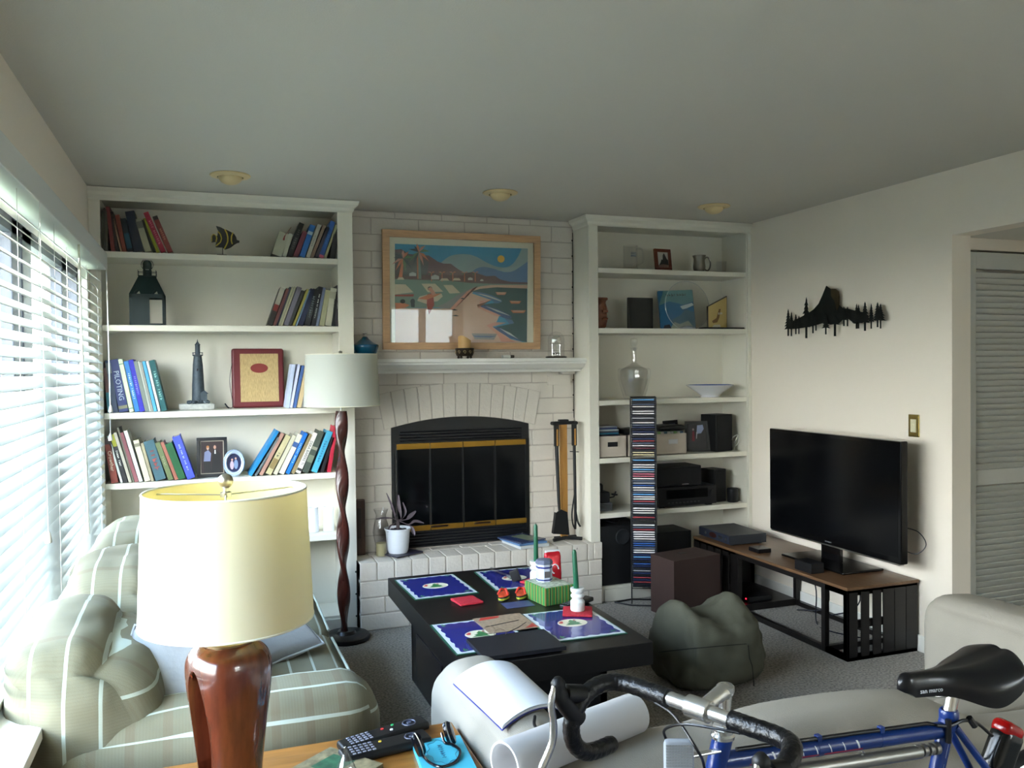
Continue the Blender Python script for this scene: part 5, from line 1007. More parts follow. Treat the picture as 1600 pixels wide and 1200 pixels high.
# placemats
navy = mat('placemat_navy', (34, 40, 118), .25, coat=.6); snow = mat('placemat_white', (205, 212, 214), .3, coat=.5); grn = mat('placemat_green', (34, 82, 62), .35); tr = mat('holly_green', (52, 112, 62), .4, noise_amt=.3, noise_scale=90); rdm = mat('holly_red', (180, 60, 50), .4); crm = mat('placemat_cream', (222, 216, 188), .4)
def placemat(cx, cy, rz, label):
    t = thing('placemat', (cx, cy, zt), label, 'placemat', 'festive placemats on the coffee table'); M = Matrix.Rotation(rz, 4, 'Z'); w, d = .152, .192
    b = MB(); b.box(-w, w, -d, d, 0, .004, .001, M=M); b.build('mat_base', grn, t, local=True)
    b = MB(); b.box(-w+.006, w-.006, -d+.006, d-.006, .004, .0044, M=M); b.build('white_border', snow, t, local=True, smooth=False)
    b = MB(); pts = []; N = 120; random.seed(3)
    per = [(-1, -1), (1, -1), (1, 1), (-1, 1)]
    for e in range(4):
        a, c = per[e], per[(e+1) % 4]
        for k in range(N//4):
            s = k/(N/4); wob = .004*math.sin(k*1.1)+.003*random.random(); ix, iy = w-.024+wob, d-.024+wob
            pts.append(M @ Vector(((a[0]+(c[0]-a[0])*s)*ix, (a[1]+(c[1]-a[1])*s)*iy, .0048)))
    b.prism(pts, (0, 0, .0003)); b.build('navy_field', navy, t, local=True, smooth=False)
    b = MB(); b.prism([M @ Vector((.062*math.cos(2*math.pi*k/32), .05*math.sin(2*math.pi*k/32), .0052)) for k in range(32)], (0, 0, .0003)); b.build('oval_scene', crm, t, local=True, smooth=False)
    b = MB(); 
    tree = [(-.04, -.024), (.03, -.03), (.022, -.012), (.034, -.006), (.018, .006), (.024, .014), (.004, .038), (-.012, .016), (-.006, .008), (-.026, .0), (-.018, -.008)]
    b.prism([M @ Vector((x, y, .0055)) for x, y in tree], (0, 0, .0003)); b.build('fir_tree_print', tr, t, local=True, smooth=False)
    for sx, sy, o in ((-1, -1, 0), (1, 1, 0), (1, -1, 1), (-1, 1, 1)):
        b = MB()
        for j in range(3): a = j*1.1+sx; q = Vector((sx*(w-.038)+.010*math.cos(a), sy*(d-.038)+.010*math.sin(a), 0)); b.prism([M @ (q+Vector((.011*math.cos(a), .011*math.sin(a), .0052))), M @ (q+Vector((-.004*math.sin(a), .004*math.cos(a), .0052))), M @ (q+Vector((-.011*math.cos(a), -.011*math.sin(a), .0052))), M @ (q+Vector((.004*math.sin(a), -.004*math.cos(a), .0052)))], (0, 0, .0003))
        b.build('holly_sprig', tr, t, local=True, smooth=False)
    b = MB(); 
    for x, y, r in ((-.045, .012, .010), (-.038, .024, .007), (.02, .03, .006)): b.prism([M @ Vector((x+r*math.cos(k), y+r*math.sin(k), .0056)) for k in [j*.785 for j in range(8)]], (0, 0, .0003))
    b.build('red_print', rdm, t, local=True, smooth=False)
placemat(1.722, -.925, R_(2), 'navy festive placemat at the far corner nearest the floor lamp, nothing on it')
placemat(2.122, -.925, R_(-2), 'navy festive placemat under the candle and red napkin nearest the hearth magazines')
placemat(1.70, -1.70, R_(0), 'navy festive placemat half covered by a brown paper card and spectacles')
placemat(2.09, -1.70, R_(-1), 'navy festive placemat nearest the bean bag, red napkin and candle on its edge')
MT = .0052
# napkins
nk = mat('red_napkin', (176, 34, 48), .7, noise_amt=.2, noise_scale=120, bump=.4, bump_scale=150)
def napkin(cx, cy, z, rz, label, s=.055):
    b = MB(); b.soft((cx, cy, z+.0065), (s*2, s*2.1, .011), r=.004, n=8, nz=.0012, nsc=40, M=Matrix.Translation((cx, cy, 0)) @ Matrix.Rotation(rz, 4, 'Z') @ Matrix.Translation((-cx, -cy, 0)))
    return tag(b.build('napkin', nk), label, 'napkin', 'folded red paper napkins')
napkin(1.785, -1.235, zt, R_(8), 'folded red paper napkin lying alone on the black table top')
napkin(2.185, -1.06, zt+MT, R_(30), 'folded red napkin under the candle holder nearest the hearth')
napkin(2.165, -1.585, zt+MT, R_(-25), 'folded red napkin under the candle holder nearest the bean bag', .062)
# candles in white turned holders
ch = mat('white_turned', (220, 222, 218), .35); gc = mat('green_wax', (20, 84, 56), .4)
def candle(cx, cy, z, h, label, lean=0):
    t = thing('candle_holder', (cx, cy, z), label, 'candlestick', 'white turned candlesticks with green candles')
    b = MB(); b.lathe([(.0001, 0), (.028, 0), (.030, .004), (.030, .038), (.026, .043), (.021, .05), (.027, .056), (.029, .062), (.026, .067), (.022, .072), (.028, .079), (.030, .088), (.029, .094), (.0115, .094), (.0115, .085), (.0001, .085)], (0, 0, 0), 32); b.build('turned_holder', ch, t, local=True)
    b = MB(); b.lathe([(.0001, .086), (.0105, .086), (.0115, .10), (.0095, h-.01), (.006, h), (.0001, h+.002)], (0, 0, 0), 18, M=Matrix.Rotation(lean, 4, 'Y')); c = b.build('taper_candle', gc, t, local=True)
    b = MB(); b.tube([(0, 0, h), (.001, 0, h+.008)], .0012, 5); b.build('wick', BLK, c, local=True)
c = AZ(836, 908, zt+.018); candle(2.185, -1.06, zt+.0178, .27, 'white turned candlestick with green taper, the one nearer the fireplace')
candle(2.165, -1.585, zt+.0178, .255, 'white turned candlestick with green taper, the one nearer the bean bag', R_(-3))
# striped gift box
gx, gy = 2.14, -1.33; t = thing('gift_box', (gx, gy, zt), 'green and gold striped gift box with a floral lid panel', 'box'); gs = mat('gift_stripe', (60, 120, 62), .4)
n = gs.node_tree; bs = n.nodes['Principled BSDF']; tc_ = n.nodes.new('ShaderNodeTexCoord'); sp_ = n.nodes.new('ShaderNodeSeparateXYZ'); n.links.new(tc_.outputs['Object'], sp_.inputs[0])
ad = n.nodes.new('ShaderNodeMath'); ad.operation = 'ADD'; n.links.new(sp_.outputs[0], ad.inputs[0]); n.links.new(sp_.outputs[1], ad.inputs[1])
m1_ = n.nodes.new('ShaderNodeMath'); m1_.operation = 'MULTIPLY'; m1_.inputs[1].default_value = 26; n.links.new(ad.outputs[0], m1_.inputs[0]); fr_ = n.nodes.new('ShaderNodeMath'); fr_.operation = 'FRACT'; n.links.new(m1_.outputs[0], fr_.inputs[0])
cr = n.nodes.new('ShaderNodeValToRGB'); cr.color_ramp.interpolation = 'CONSTANT'; n.links.new(fr_.outputs[0], cr.inputs[0]); cr.color_ramp.elements[0].color = lin((44, 128, 66)); cr.color_ramp.elements[1].position = .35; cr.color_ramp.elements[1].color = lin((150, 140, 60))
for pos, cc in ((.5, (28, 84, 52)), (.7, (90, 160, 90)), (.85, (120, 96, 50))): e = cr.color_ramp.elements.new(pos); e.color = lin(cc)
n.links.new(cr.outputs[0], bs.inputs['Base Color'])
M = Matrix.Translation((gx, gy, zt)) @ Matrix.Rotation(R_(10), 4, 'Z'); b = MB(); b.box(-.075, .075, -.09, .09, 0, .078, .003, M=M); b.build('box_body', gs, t)
b = MB(); b.box(-.068, .068, -.083, .083, .078, .0795, M=M); b.build('lid_panel', mat('gift_floral', (170, 180, 160), .5, noise_amt=.5, noise_scale=60), t, smooth=False)
# hexagonal tin on it
t = thing('tea_tin', (gx-.01, gy+.03, zt+.08), 'blue and white octagonal tin with a grey domed lid on the gift box', 'tin'); q = Matrix.Translation((gx-.012, gy+.025, zt+.0802)) @ Matrix.Rotation(R_(22.5), 4, 'Z')
b = MB(); b.lathe([(.0001, 0), (.036, 0), (.036, .078), (.0001, .078)], (0, 0, 0), 8, M=q); b.build('tin_body', mat('tin_pale', (188, 194, 206), .35), t, smooth=False)
b = MB(); b.lathe([(.0365, .060), (.0368, .060), (.0368, .068), (.0365, .068)], (0, 0, 0), 8, M=q, caps=False); b.lathe([(.0365, .006), (.0368, .006), (.0368, .012), (.0365, .012)], (0, 0, 0), 8, M=q, caps=False); b.build('navy_bands', mat('tin_navy', (34, 44, 110), .35), t, smooth=False)
b = MB(); b.lathe([(.039, .078), (.039, .088), (.034, .096), (.0001, .101)], (0, 0, 0), 8, M=q); b.build('tin_lid', mat('tin_lid', (92, 98, 118), .4), t, smooth=False)
b = MB(); b.box(gx-.024, gx+.004, gy+.025-.0348, gy+.025-.0338, zt+.10, zt+.128); b.build('side_label', mat('tin_label', (90, 84, 84), .5), t, smooth=False)
# red foil bag
p = AZ(885, 915, zt); c = Vector((2.245, -1.12, zt)); t = thing('coffee_bag', c, 'shiny red foil bag with white swirl print standing behind the tin', 'bag')
b = MB(); zz_ = .165; b.soft((c.x, c.y, zt+.083), (.078, .05, zz_), r=.012, n=10, nz=.002, nsc=40, fn=lambda w, p: Vector((w.x, w.y*(1-.75*max(0, p[2])), w.z))); b.build('foil_bag', mat('red_foil', (182, 28, 40), .22, .3), t)
b = MB(); b.box(c.x-.037, c.x+.037, c.y-.004, c.y+.004, zt+.16, zt+.172, .001); b.build('top_seal', mat('seal_white', (215, 215, 215), .4), t)
b = MB(); q = Matrix.Translation((c.x, c.y-.027, zt+.085)) @ Matrix.Rotation(R_(84), 4, 'X'); b.tube([q @ Vector((.02*math.cos(k*.3)*(1-k*.02), .026*math.sin(k*.3)*(1-k*.02), .001)) for k in range(16)], .003, 6); b.build('swirl_print', mat('seal_white', (215, 215, 215)), t)
# sandals ornaments
sy = mat('sandal_yellow', (170, 176, 50), .5); sk = mat('sandal_black', (20, 20, 20), .5); so = mat('sandal_orange', (206, 78, 44), .5, noise_amt=.4, noise_scale=50)
for k, (px, py, lab) in enumerate(((786, 936, 'tiny striped platform sandal ornament, the one nearer the floor lamp'), (814, 934, 'tiny striped platform sandal ornament, the one nearer the gift box'))):
    c = AZ(px, py, zt); t = thing('sandal_ornament', (c.x, c.y, zt+.0012), lab, 'ornament', 'sandal ornaments'); q = Matrix.Rotation(R_(-30), 4, 'Z')
    def sole(z0, z1, m, nm, s=1):
        b = MB(); b.prism([q @ Vector((s*(.024+.005*math.cos(a))*math.cos(a), s*.055*math.sin(a), z0)) for a in [j*2*math.pi/28 for j in range(28)]], (0, 0, z1-z0)); return b.build(nm, m, t, local=True, smooth=False)
    sole(0, .006, sk, 'outsole'); sole(.006, .014, sy, 'yellow_layer', .98); sole(.014, .020, sk, 'black_layer'); sole(.020, .0225, so, 'footbed', .96)
    b = MB(); b.tube([q @ Vector(v) for v in bez([(-.022, -.008, .021), (-.012, .012, .040), (0, .03, .034), (.012, .012, .040), (.022, -.008, .021)], 5)], .005, 8); b.build('strap', mat('sandal_strap', (190, 50, 34), .5), t, local=True)
b = MB(); c = AZ(800, 945, zt); b.box(c.x-.04, c.x+.09, c.y-.05, c.y+.04, zt, zt+.001, M=None); tag(b.build('picture_card', mat('card_navy', (60, 70, 110), .4)), 'small blue printed card under the sandal ornaments', 'card')
# glass tube and small dark phone thing on the far placemat
zz_ = zt+MT; c0, c1 = AZ(767, 893, zz_), AZ(800, 905, zz_)
b = MB(); b.tube([(c0.x, c0.y, zz_+.012), (c1.x, c1.y, zz_+.010)], .010, 12); t = b.build('glass_tube', glass('tube_glass', col=(.92, .95, 1), tint=.85, rough=.1, base=.12)); tag(t, 'short clear glass tube lying on the far placemat', 'tube')
b = MB(); b.box(-.022, .022, -.012, .012, 0, .055, .003, M=Matrix.Translation((AZ(808, 908, zz_).x, AZ(808, 908, zz_).y, zz_+.002)) @ Matrix.Rotation(R_(-25), 4, 'Z') @ Matrix.Rotation(R_(-20), 4, 'Y')); tag(b.build('pocket_torch', BLKP), 'small black box-shaped torch head leaning on the far placemat', 'torch')
# remote by the gift box
q = Matrix.Translation((2.22, -1.455, zt)) @ Matrix.Rotation(R_(-62), 4, 'Z'); b = MB(); b.box(-.024, .024, -.095, .095, .0, .02, .007, M=q, seg=3); t = tag(b.build('remote_control', BLKP), 'black remote control beside the striped gift box', 'remote control')
b = MB()
for i in range(6):
    for j in (-1, 0, 1): b.box(j*.013-.004, j*.013+.004, -.08+i*.02, -.072+i*.02, .02, .0216, M=q)
b.build('remote_keys', mat('key_grey', (90, 92, 96), .5), t)
# paper card, spectacles, folder
q = Matrix.Translation((1.835, -1.60, zt+MT+.0003)) @ Matrix.Rotation(R_(2), 4, 'Z')
b = MB(); b.box(-.105, .105, -.11, .10, 0, .0015, M=q); t = tag(b.build('paper_card', mat('brown_kraft', (150, 128, 104), .7, noise_amt=.25, noise_scale=70)), 'brown paper card with red corners between the two near placemats', 'card')
b = MB(); b.prism([q @ Vector(v) for v in ((-.09, .06, .0016), (.0, .07, .0016), (.01, .095, .0016), (-.07, .095, .0016))], (0, 0, .0004)); b.prism([q @ Vector(v) for v in ((.05, -.10, .0016), (.10, -.10, .0016), (.1, -.05, .0016))], (0, 0, .0004)); b.build('red_print', rdm, t, smooth=False)
t = thing('spectacles', (1.83, -1.68, zt+MT+.002), 'thin dark-armed spectacles resting on the brown paper card', 'spectacles'); z_ = zt+MT+.003; L0, L1, L2 = AZ(757, 985, z_), AZ(785, 995, z_), AZ(772, 992, z_)
b = MB()
for c_ in (AZ(764, 984, z_+.018), AZ(781, 989, z_+.018)):
    b.tube([Vector((c_.x, c_.y, c_.z))+Vector((.022*math.cos(k*.35), -.008*math.cos(k*.35), .015*math.sin(k*.35))) for k in range(18)], .0011, 6, closed=True)
b.build('wire_rims', mat('thin_gold_wire', (150, 130, 110), .3, .8), t)
for c_ in (AZ(764, 984, z_+.018), AZ(781, 989, z_+.018)): b = MB(); b.face([Vector((c_.x, c_.y, c_.z))+Vector((.021*math.cos(k*.35), -.008*math.cos(k*.35), .014*math.sin(k*.35))) for k in range(18)]); b.build('lens', GLASS, t)
b = MB(); a_, e_ = AZ(757, 980, z_+.02), AZ(810, 969, z_+.012); b.tube([a_, e_], .0016, 6); a_, e_ = AZ(790, 989, z_+.02), AZ(822, 972, z_+.01); b.tube([a_, (a_+e_)/2+Vector((.008, -.004, 0)), e_], .0016, 6); b.build('temple_arms', mat('dark_arm', (50, 40, 40), .4), t)
b = MB(); c = [AZ(*v, zt+.02) for v in ((733, 1005), (846, 988), (866, 1000), (745, 1030))]
b.prism([Vector((c[0].x+.005, -1.775, zt+.006)), Vector((1.935, -1.775, zt+.006)), Vector((1.935, -1.995, zt+.006)), Vector((c[0].x+.005, -1.995, zt+.006))], (0, 0, .014)); t = tag(b.build('leather_folder', mat('folder_navy_black', (20, 22, 30), .45), smooth=False), 'black leather folder on the near edge of the coffee table', 'folder')

# ---------------------------------------------------------------- television bench
bx0, bx1, by0_, by1_, bt = 3.70, 4.15, -1.44, -.03, .375
t = thing('television_bench', ((bx0+bx1)/2, (by0_+by1_)/2, 0), 'long low slatted black bench with a brown top under the television', 'bench')
b = MB(); b.box(bx0-.006, bx1+.004, by0_-.008, by1_, bt-.016, bt, .002); b.build('bench_top', mat('brown_laminate', (104, 76, 52), .35, wood=(12, 1, 12), noise_amt=.15, noise_scale=4), t)
def crate_frame(b, y0, y1, x0=bx0, x1=bx1):
    z0, z1 = .002, bt-.017; s = .028
    for y in (y0, y1-s):
        for x in (x0, x1-s): b.box(x, x+s, y, y+s, z0, z1, .001)
    for z in (z0, z1-s):
        for x in (x0, x1-s): b.box(x+.001, x+s-.001, y0+s, y1-s, z, z+s)
        for y in (y0, y1-s): b.box(x0+s, x1-s, y+.001, y+s-.001, z, z+s)
b = MB(); crate_frame(b, by0_, by1_); crate_frame(b, by0_, -1.25); crate_frame(b, -.52, by1_); b.build('frame', BLKW, t, smooth=False)
b = MB()
for k in range(6): # near end panel facing the room
    w_ = (bx1-bx0)/6; g_ = (.022, .024, .022, .004, .003, .003)[k]; b.box(bx0+k*w_+g_*.5+.001, bx0+(k+1)*w_-g_*.5, by0_-.001, by0_+.005, .02, bt-.03)
b.box(bx0, bx1, by0_+.012, by0_+.024, .16, .20); b.build('end_slats', BLKW, t, smooth=False)
b = MB()
for k in range(6): w_ = .49/6; b.box(bx0-.001, bx0+.005, by1_-(k+1)*w_+.016, by1_-k*w_-.004, .02, bt-.03)
b.build('front_slats', BLKW, t, smooth=False)
b = MB(); b.box(bx0+.03, bx1-.03, -.52, by1_-.03, .03, .042); b.box(bx0+.03, bx1-.03, -.06, -.05, .04, bt-.05); b.build('crate_floor', BLKW, t, smooth=False)
# television
tv = thing('television', (3.98, -1.0, bt), 'large flat black television on a glossy stand on the bench', 'television')
SX = 3.975; ya, yb_ = -.46, -1.51; za, zb = .478, 1.10
b = MB(); b.box(SX, SX+.045, yb_, ya, za, zb, .006); b.build('bezel', mat('piano_black', (10, 10, 11), .12), tv)
b = MB(); b.box(SX-.0006, SX+.001, yb_+.022, ya-.022, za+.035, zb-.022); b.build('screen', mat('screen_black', (8, 9, 11), .16, spec=.35), tv, smooth=False)
b = MB(); b.box(SX-.002, SX+.03, yb_+.01, ya-.01, za-.006, za+.001, .002); b.build('chrome_strip', SILVER, tv)
b = MB(); b.box(SX+.01, SX+.035, -1.06, -.91, .39, .49, .004); b.box(SX-.125, SX+.15, -1.24, -.73, bt+.0006, bt+.014, .006); b.build('stand', mat('piano_black', (10, 10, 11)), tv)
b = MB(); b.marks('IIIIIII', .014, Matrix.Translation((SX-.003, -.985, za+.018)) @ Matrix.Rotation(R_(-90), 4, 'Z') @ Matrix.Rotation(R_(90), 4, 'X'), .0003); b.build('maker_lettering', mat('logo_grey', (150, 152, 155), .4), tv, smooth=False)
b = MB(); b.tube(bez([(SX+.05, -1.46, .66), (SX+.10, -1.52, .64), (SX+.12, -1.55, .58), (SX+.09, -1.52, .53), (SX+.06, -1.45, .54)], 6), .0025, 6); tag(b.build('power_cable', BLKP), 'thin black cable curling out behind the television edge', 'cable')
# cable box
q = Matrix.Translation((3.955, -.175, bt+.0006)) @ Matrix.Rotation(R_(14), 4, 'Z'); t = thing('cable_box', (3.955, -.175, bt), 'dark grey set-top box with an oval display, on the bench end by the bookcase', 'set-top box')
q = Matrix.Translation((3.90, -.19, bt+.0006)) @ Matrix.Rotation(R_(0), 4, 'Z')
fp0, fp1, fp2 = AZ(1085, 826, bt), AZ(1146, 847, bt), AZ(1206, 838, bt)
ux = (fp1-fp0); uy = (fp2-fp1)
ux.z = uy.z = 0; W_ = .36; D_ = .26; ux.normalize(); uy = Vector((-ux.y, ux.x, 0))
c0 = Vector((3.735, -.045, bt+.0006)); M = Matrix(((ux.x, uy.x, 0, c0.x), (ux.y, uy.y, 0, c0.y), (0, 0, 1, c0.z), (0, 0, 0, 1)))
b = MB(); b.box(0, W_, 0, D_, .008, .066, .003, M=M)
for x in (.03, W_-.03):
    for y in (.03, D_-.03): b.box(x-.01, x+.01, y-.01, y+.01, 0, .009, M=M)
b.build('metal_case', mat('box_slate', (52, 55, 60), .45, .2), t)
b = MB(); b.box(.002, W_-.002, -.006, .002, .01, .064, .002, M=M); b.build('front_panel', mat('box_front', (38, 42, 52), .35), t)
b = MB(); E = M @ Matrix.Translation((.17, -.006, .037)) @ Matrix.Rotation(R_(90), 4, 'X'); b.lathe([(1, 0), (1, .0008), (.0001, .0008)], (0, 0, 0), 28, M=E @ Matrix.Diagonal((.042, .017, 1, 1))); b.build('oval_display', mat('display_brown', (46, 26, 24), .15), t)
b = MB(); 
for dx in (.085, .245, .27, .32): b.lathe([(.009, 0), (.009, .0015), (.0001, .0015)], (0, 0, 0), 16, M=M @ Matrix.Translation((dx, -.006, .037)) @ Matrix.Rotation(R_(90), 4, 'X'))
b.build('front_buttons', SILVER, t)
b = MB(); b.box(3.76, 3.85, -.64, -.54, bt+.0006, bt+.026, .004); tag(b.build('small_router', mat('router_black', (18, 18, 20), .3)), 'small flat black box on the bench between set-top box and television', 'device')
b = MB(); b.box(3.715, 3.80, -1.155, -1.02, bt+.0006, bt+.055, .004); tag(b.build('media_box', mat('media_black', (16, 16, 18), .4)), 'black cube-like box at the bench edge in front of the television stand', 'device')
t = thing('modem', (3.86, -.35, .043), 'low black modem with a red light inside the slatted end of the bench', 'modem'); b = MB(); b.box(3.79, 3.96, -.50, -.28, .0432, .078, .006); b.build('case', BLKP, t)
b = MB(); b.box(3.788, 3.792, -.475, -.468, .06, .067); b.build('red_light', mat('red_led', (255, 30, 60), .5, emit=6), t)
b = MB(); b.box(3.74, 3.78, -.20, -.17, .0432, .12, .002); tag(b.build('white_adapter', mat('adapter_white', (190, 190, 205), .5)), 'small white power adapter inside the slatted end of the bench', 'adapter')
for k, (pts, lab) in enumerate((([(4.10, -.60, .34), (4.12, -.70, .16), (4.0, -.85, .008), (3.95, -1.0, .005), (4.02, -1.18, .008)], 'dark blue cable drooping below the bench beside the wall'), ([(4.11, -.74, .34), (4.13, -.80, .18), (4.12, -.78, .05), (4.05, -.62, .006)], 'dark cable hanging straight down behind the bench'), ([(4.11, -.95, .34), (4.135, -1.05, .2), (4.125, -1.0, .1), (4.10, -.85, .03)], 'dark curved cable behind the bench below the television'))):
    b = MB(); b.tube(bez(pts, 8), .004, 6); tag(b.build('cable', mat('cable_navy', (16, 20, 34), .5)), lab, 'cable', 'cables under the bench')
b = MB(); b.box(XR-.019, XR-.0005, -.98, -.90, .10, .22); b.bm.free()

# ---------------------------------------------------------------- disc tower, brown box, bean bag
fc = AY(1006, 780, -.185); MT_ = Matrix.Translation((fc.x, -.185, 0)) @ Matrix.Rotation(R_(-27), 4, 'Z'); tx0, tx1, ty0, ty1 = -.0745, .0745, 0, .13
t = thing('disc_tower', (fc.x, -.185, 0), 'tall thin black wire tower filled with disc cases, in front of the bookcase', 'disc rack', rz=R_(-27)); wz = 1.30
b = MB()
for x in (tx0-.003, tx1+.003):
    for y in (ty0, ty1+.004): b.tube([(x, y, .012), (x, y, wz)], .0032, 8)
for z in [wz-.004, .99, .70, .41, .11]:
    for y in (ty1+.004,): b.tube([(tx0-.004, y, z), (tx1+.004, y, z)], .0028, 6)
    for x in (tx0-.004, tx1+.004): b.tube([(x, ty0, z), (x, ty1+.004, z)], .0028, 6)
for z in (wz-.004, .985, .575, .11): b.tube([(tx0-.004, ty0, z), (tx1+.004, ty0, z)], .0028, 6)
b.build('wire_frame', BLK, t, local=True)
b = MB(); b.tube([(tx0-.11, .05, .006), (tx0-.004, -.01, .006), (tx1+.004, -.01, .006), (tx1+.03, .08, .006)], .005, 8); b.tube([(tx0-.11, .05, .006), (tx0-.004, .13, .006), (tx1+.004, .13, .006), (tx1+.03, .08, .006)], .005, 8); b.build('base_wire', BLK, t, local=True)
for k in range(10): b = MB(); b.tube([(tx0-.004, ty1+.004, .15+k*.12), (tx1+.004, ty1+.004, .15+k*.12)], .0015, 5); b.build('rung', BLK, t, local=True)
cols = {'white': (212, 212, 208), 'pale grey': (150, 152, 156), 'black': (26, 27, 32), 'navy': (34, 46, 84), 'sky blue': (90, 150, 200), 'pink': (176, 96, 110), 'rose': (150, 60, 66), 'cream': (190, 180, 140), 'blue': (44, 84, 150), 'slate': (84, 94, 112)}
seq = ('sky blue,black,slate,white,black,white,white,black,pale grey,black,white,slate,navy,black,navy,white,black,navy,rose,slate,white,pink,black,cream,cream,GAP,sky blue,black,white,white,sky blue,pale grey,pink,pink,white,slate,pale grey,blue,white,white,slate,sky blue,white,white,rose,slate,black,white,white,white,black,rose,black,GAP,white,slate,rose,white,white,white,white,slate,blue,blue,slate,white,white,navy,sky blue,navy,black,blue,navy,black,pale grey,navy,black,rose,navy,rose,black,black,pale grey').split(',')
zc = wz-.012; cnt = {}; N_ = 0; step = .0142; proto = {}
rk = ['', 'first', 'second', 'third', 'fourth', 'fifth', 'sixth', 'seventh', 'eighth', 'ninth', 'tenth', 'eleventh', 'twelfth', 'thirteenth', 'fourteenth', 'fifteenth', 'sixteenth', 'seventeenth', 'eighteenth', 'nineteenth', 'twentieth', 'twenty-first', 'twenty-second', 'twenty-third', 'twenty-fourth']
for s in seq:
    if s == 'GAP': zc -= .020; continue
    if zc < .12: break
    if s not in proto:
        b = MB(); b.box(0, .142, 0, .124, 0, .0104, .0006, seg=1); o = b.build('disc_case', mat('case_edge', (44, 48, 58), .3), local=True)
        b = MB(); b.box(.006, .136, -.0008, .0005, .0016, .0088); c = b.build('spine_card', mat('spine_'+s, cols[s], .35), o, local=True, smooth=False); proto[s] = (o, c); first = True
    else:
        o0, c0_ = proto[s]; o = o0.copy(); sc.collection.objects.link(o); c = c0_.copy(); c.parent = o; sc.collection.objects.link(c)
    cnt[s] = cnt.get(s, 0)+1; jut = random.choice([0, 0, 0, .004, -.003]); o.location = MT_ @ Vector((tx0+.0035+random.uniform(-.0015, .0015), ty0+.001-jut, zc-.0104)); o.rotation_euler = (0, 0, R_(-27)); 
    tag(o, s+' spined disc case, '+rk[cnt[s]]+' of that colour counting down the wire tower', 'disc case', 'disc cases in the wire tower'); zc -= step
# brown box
c = AZ(1035, 966, 0); t = thing('cardboard_box', (3.42, -.25, 0), 'dark brown closed cardboard box between the disc tower and the bench', 'box'); bm_ = mat('dark_brown_card', (58, 41, 37), .6, noise_amt=.06, noise_scale=6)
q0, q1, q2 = Vector((3.215, -.40, 0)), Vector((3.235, -.47, 0)), None
b = MB(); P = [(3.215, -.27), (3.24, -.475), (3.62, -.40), (3.60, -.19)]; P = [(3.235, -.29), (3.26, -.52), (3.615, -.46), (3.585, -.225)]
b.prism([(x, y, .001) for x, y in P], (0, 0, .345)); b.build('carton', bm_, t, smooth=False)
b = MB(); m_ = (Vector((P[0][0], P[0][1], 0))+Vector((P[1][0], P[1][1], 0)))/2; b.prism([(x, y, .3462) for x, y in P], (0, 0, .004)); b.build('top_flaps', bm_, t, smooth=False)
b = MB(); b.prism([(3.39, -.33, .3505), (3.45, -.32, .3505), (3.45, -.36, .3505), (3.395, -.37, .3505)], (0, 0, .0006)); b.build('hand_hole', BLK, t, smooth=False)
# bean bag
bb = mat('olive_canvas', (80, 80, 66), .8, noise_amt=.1, noise_scale=5, bump=.2, bump_scale=300)
cx, cy = 2.925, -1.37; t = thing('bean_bag', (cx, cy, 0), 'slumped dark olive canvas bean bag with two pointed top corners', 'bean bag')
def bbf(w, p):
    x, y, z = w; s = (z+.16)/.32
    if p[2] > -.2:
        k = (p[2]+.2)/1.2; 
        x *= 1-.06*k; y *= 1-.20*k
        u = x/.20; peak = .068*math.exp(-((u+.80)**2)/.34-((y-.02)/.15)**2)+.085*math.exp(-((u-.62)**2)/.11-((y+.0)/.12)**2)
        z += k*k*(peak-.025*math.exp(-((u+.05)/.4)**2)) + k*.02*math.sin(u*7+1)*math.cos(y*14)
    else: z = max(z, -.1590)
    return Vector((x, y, z))
Mb = Matrix.Translation((cx, cy, 0)) @ Matrix.Rotation(R_(8), 4, 'Z')
b = MB(); b.soft((0, 0, .160), (.45, .38, .318), r=.075, puff=(.015, .02, 0), n=30, nz=.017, nsc=9, M=Mb, fn=bbf)
from mathutils.bvhtree import BVHTree
bvh = BVHTree.FromBMesh(b.bm); b.build('bag_body', bb, t, angle=80)
b = MB(); sm_ = mat('seam_dark', (30, 30, 24), .8)
def onbag(px, py, y):
    h_ = bvh.ray_cast(Vector(CAM), ray(px, py).normalized()); return (h_[0]+h_[1]*.001) if h_[0] else AY(px, py, y)
yf_ = cy-.222
def dense(P, n=10): return [(P[i][0]+(P[i+1][0]-P[i][0])*k/n, P[i][1]+(P[i+1][1]-P[i][1])*k/n) for i in range(len(P)-1) for k in range(n)]+[P[-1]]
b.tube([onbag(x, y, yf_) for x, y in dense([(1030, 1019), (1075, 1014), (1120, 1010), (1166, 1006)])], .0022, 6); b.tube([onbag(x, y, yf_) for x, y in dense([(1169, 1008), (1171, 1028), (1175, 1040), (1177, 1056), (1178, 1072)])], .0025, 6); b.build('seam_piping', sm_, t)

# ---------------------------------------------------------------- wall art and switch plate
S = 1600/190; O = (1210, 440); XA = XR-.030; F = lambda px, py: AX(px, py, XA)
t = thing('metal_wall_art', (XA, -.82, 1.66), 'dark metal mountain and pine tree silhouette mounted on the wall above the television', 'wall art')
ma = mat('dark_patina', (30, 34, 32), .45, .6, noise_amt=.3, noise_scale=20); mb_ = mat('bronze_patina', (70, 58, 40), .4, .6, noise_amt=.3, noise_scale=15)
b = MB(); poly_px(b, [(680, 55), (735, 95), (800, 95), (845, 130), (855, 200), (850, 310), (900, 350), (980, 360), (1080, 390), (1150, 400), (1200, 420), (1250, 500), (1150, 545), (1040, 545), (960, 480), (900, 500), (830, 560), (700, 560), (640, 545), (480, 590), (300, 620), (200, 625), (150, 600), (260, 510), (360, 460), (450, 410), (520, 360), (580, 290), (630, 180)], O, S, F, (.003, 0, 0)); b.build('mountain', ma, t, smooth=False)
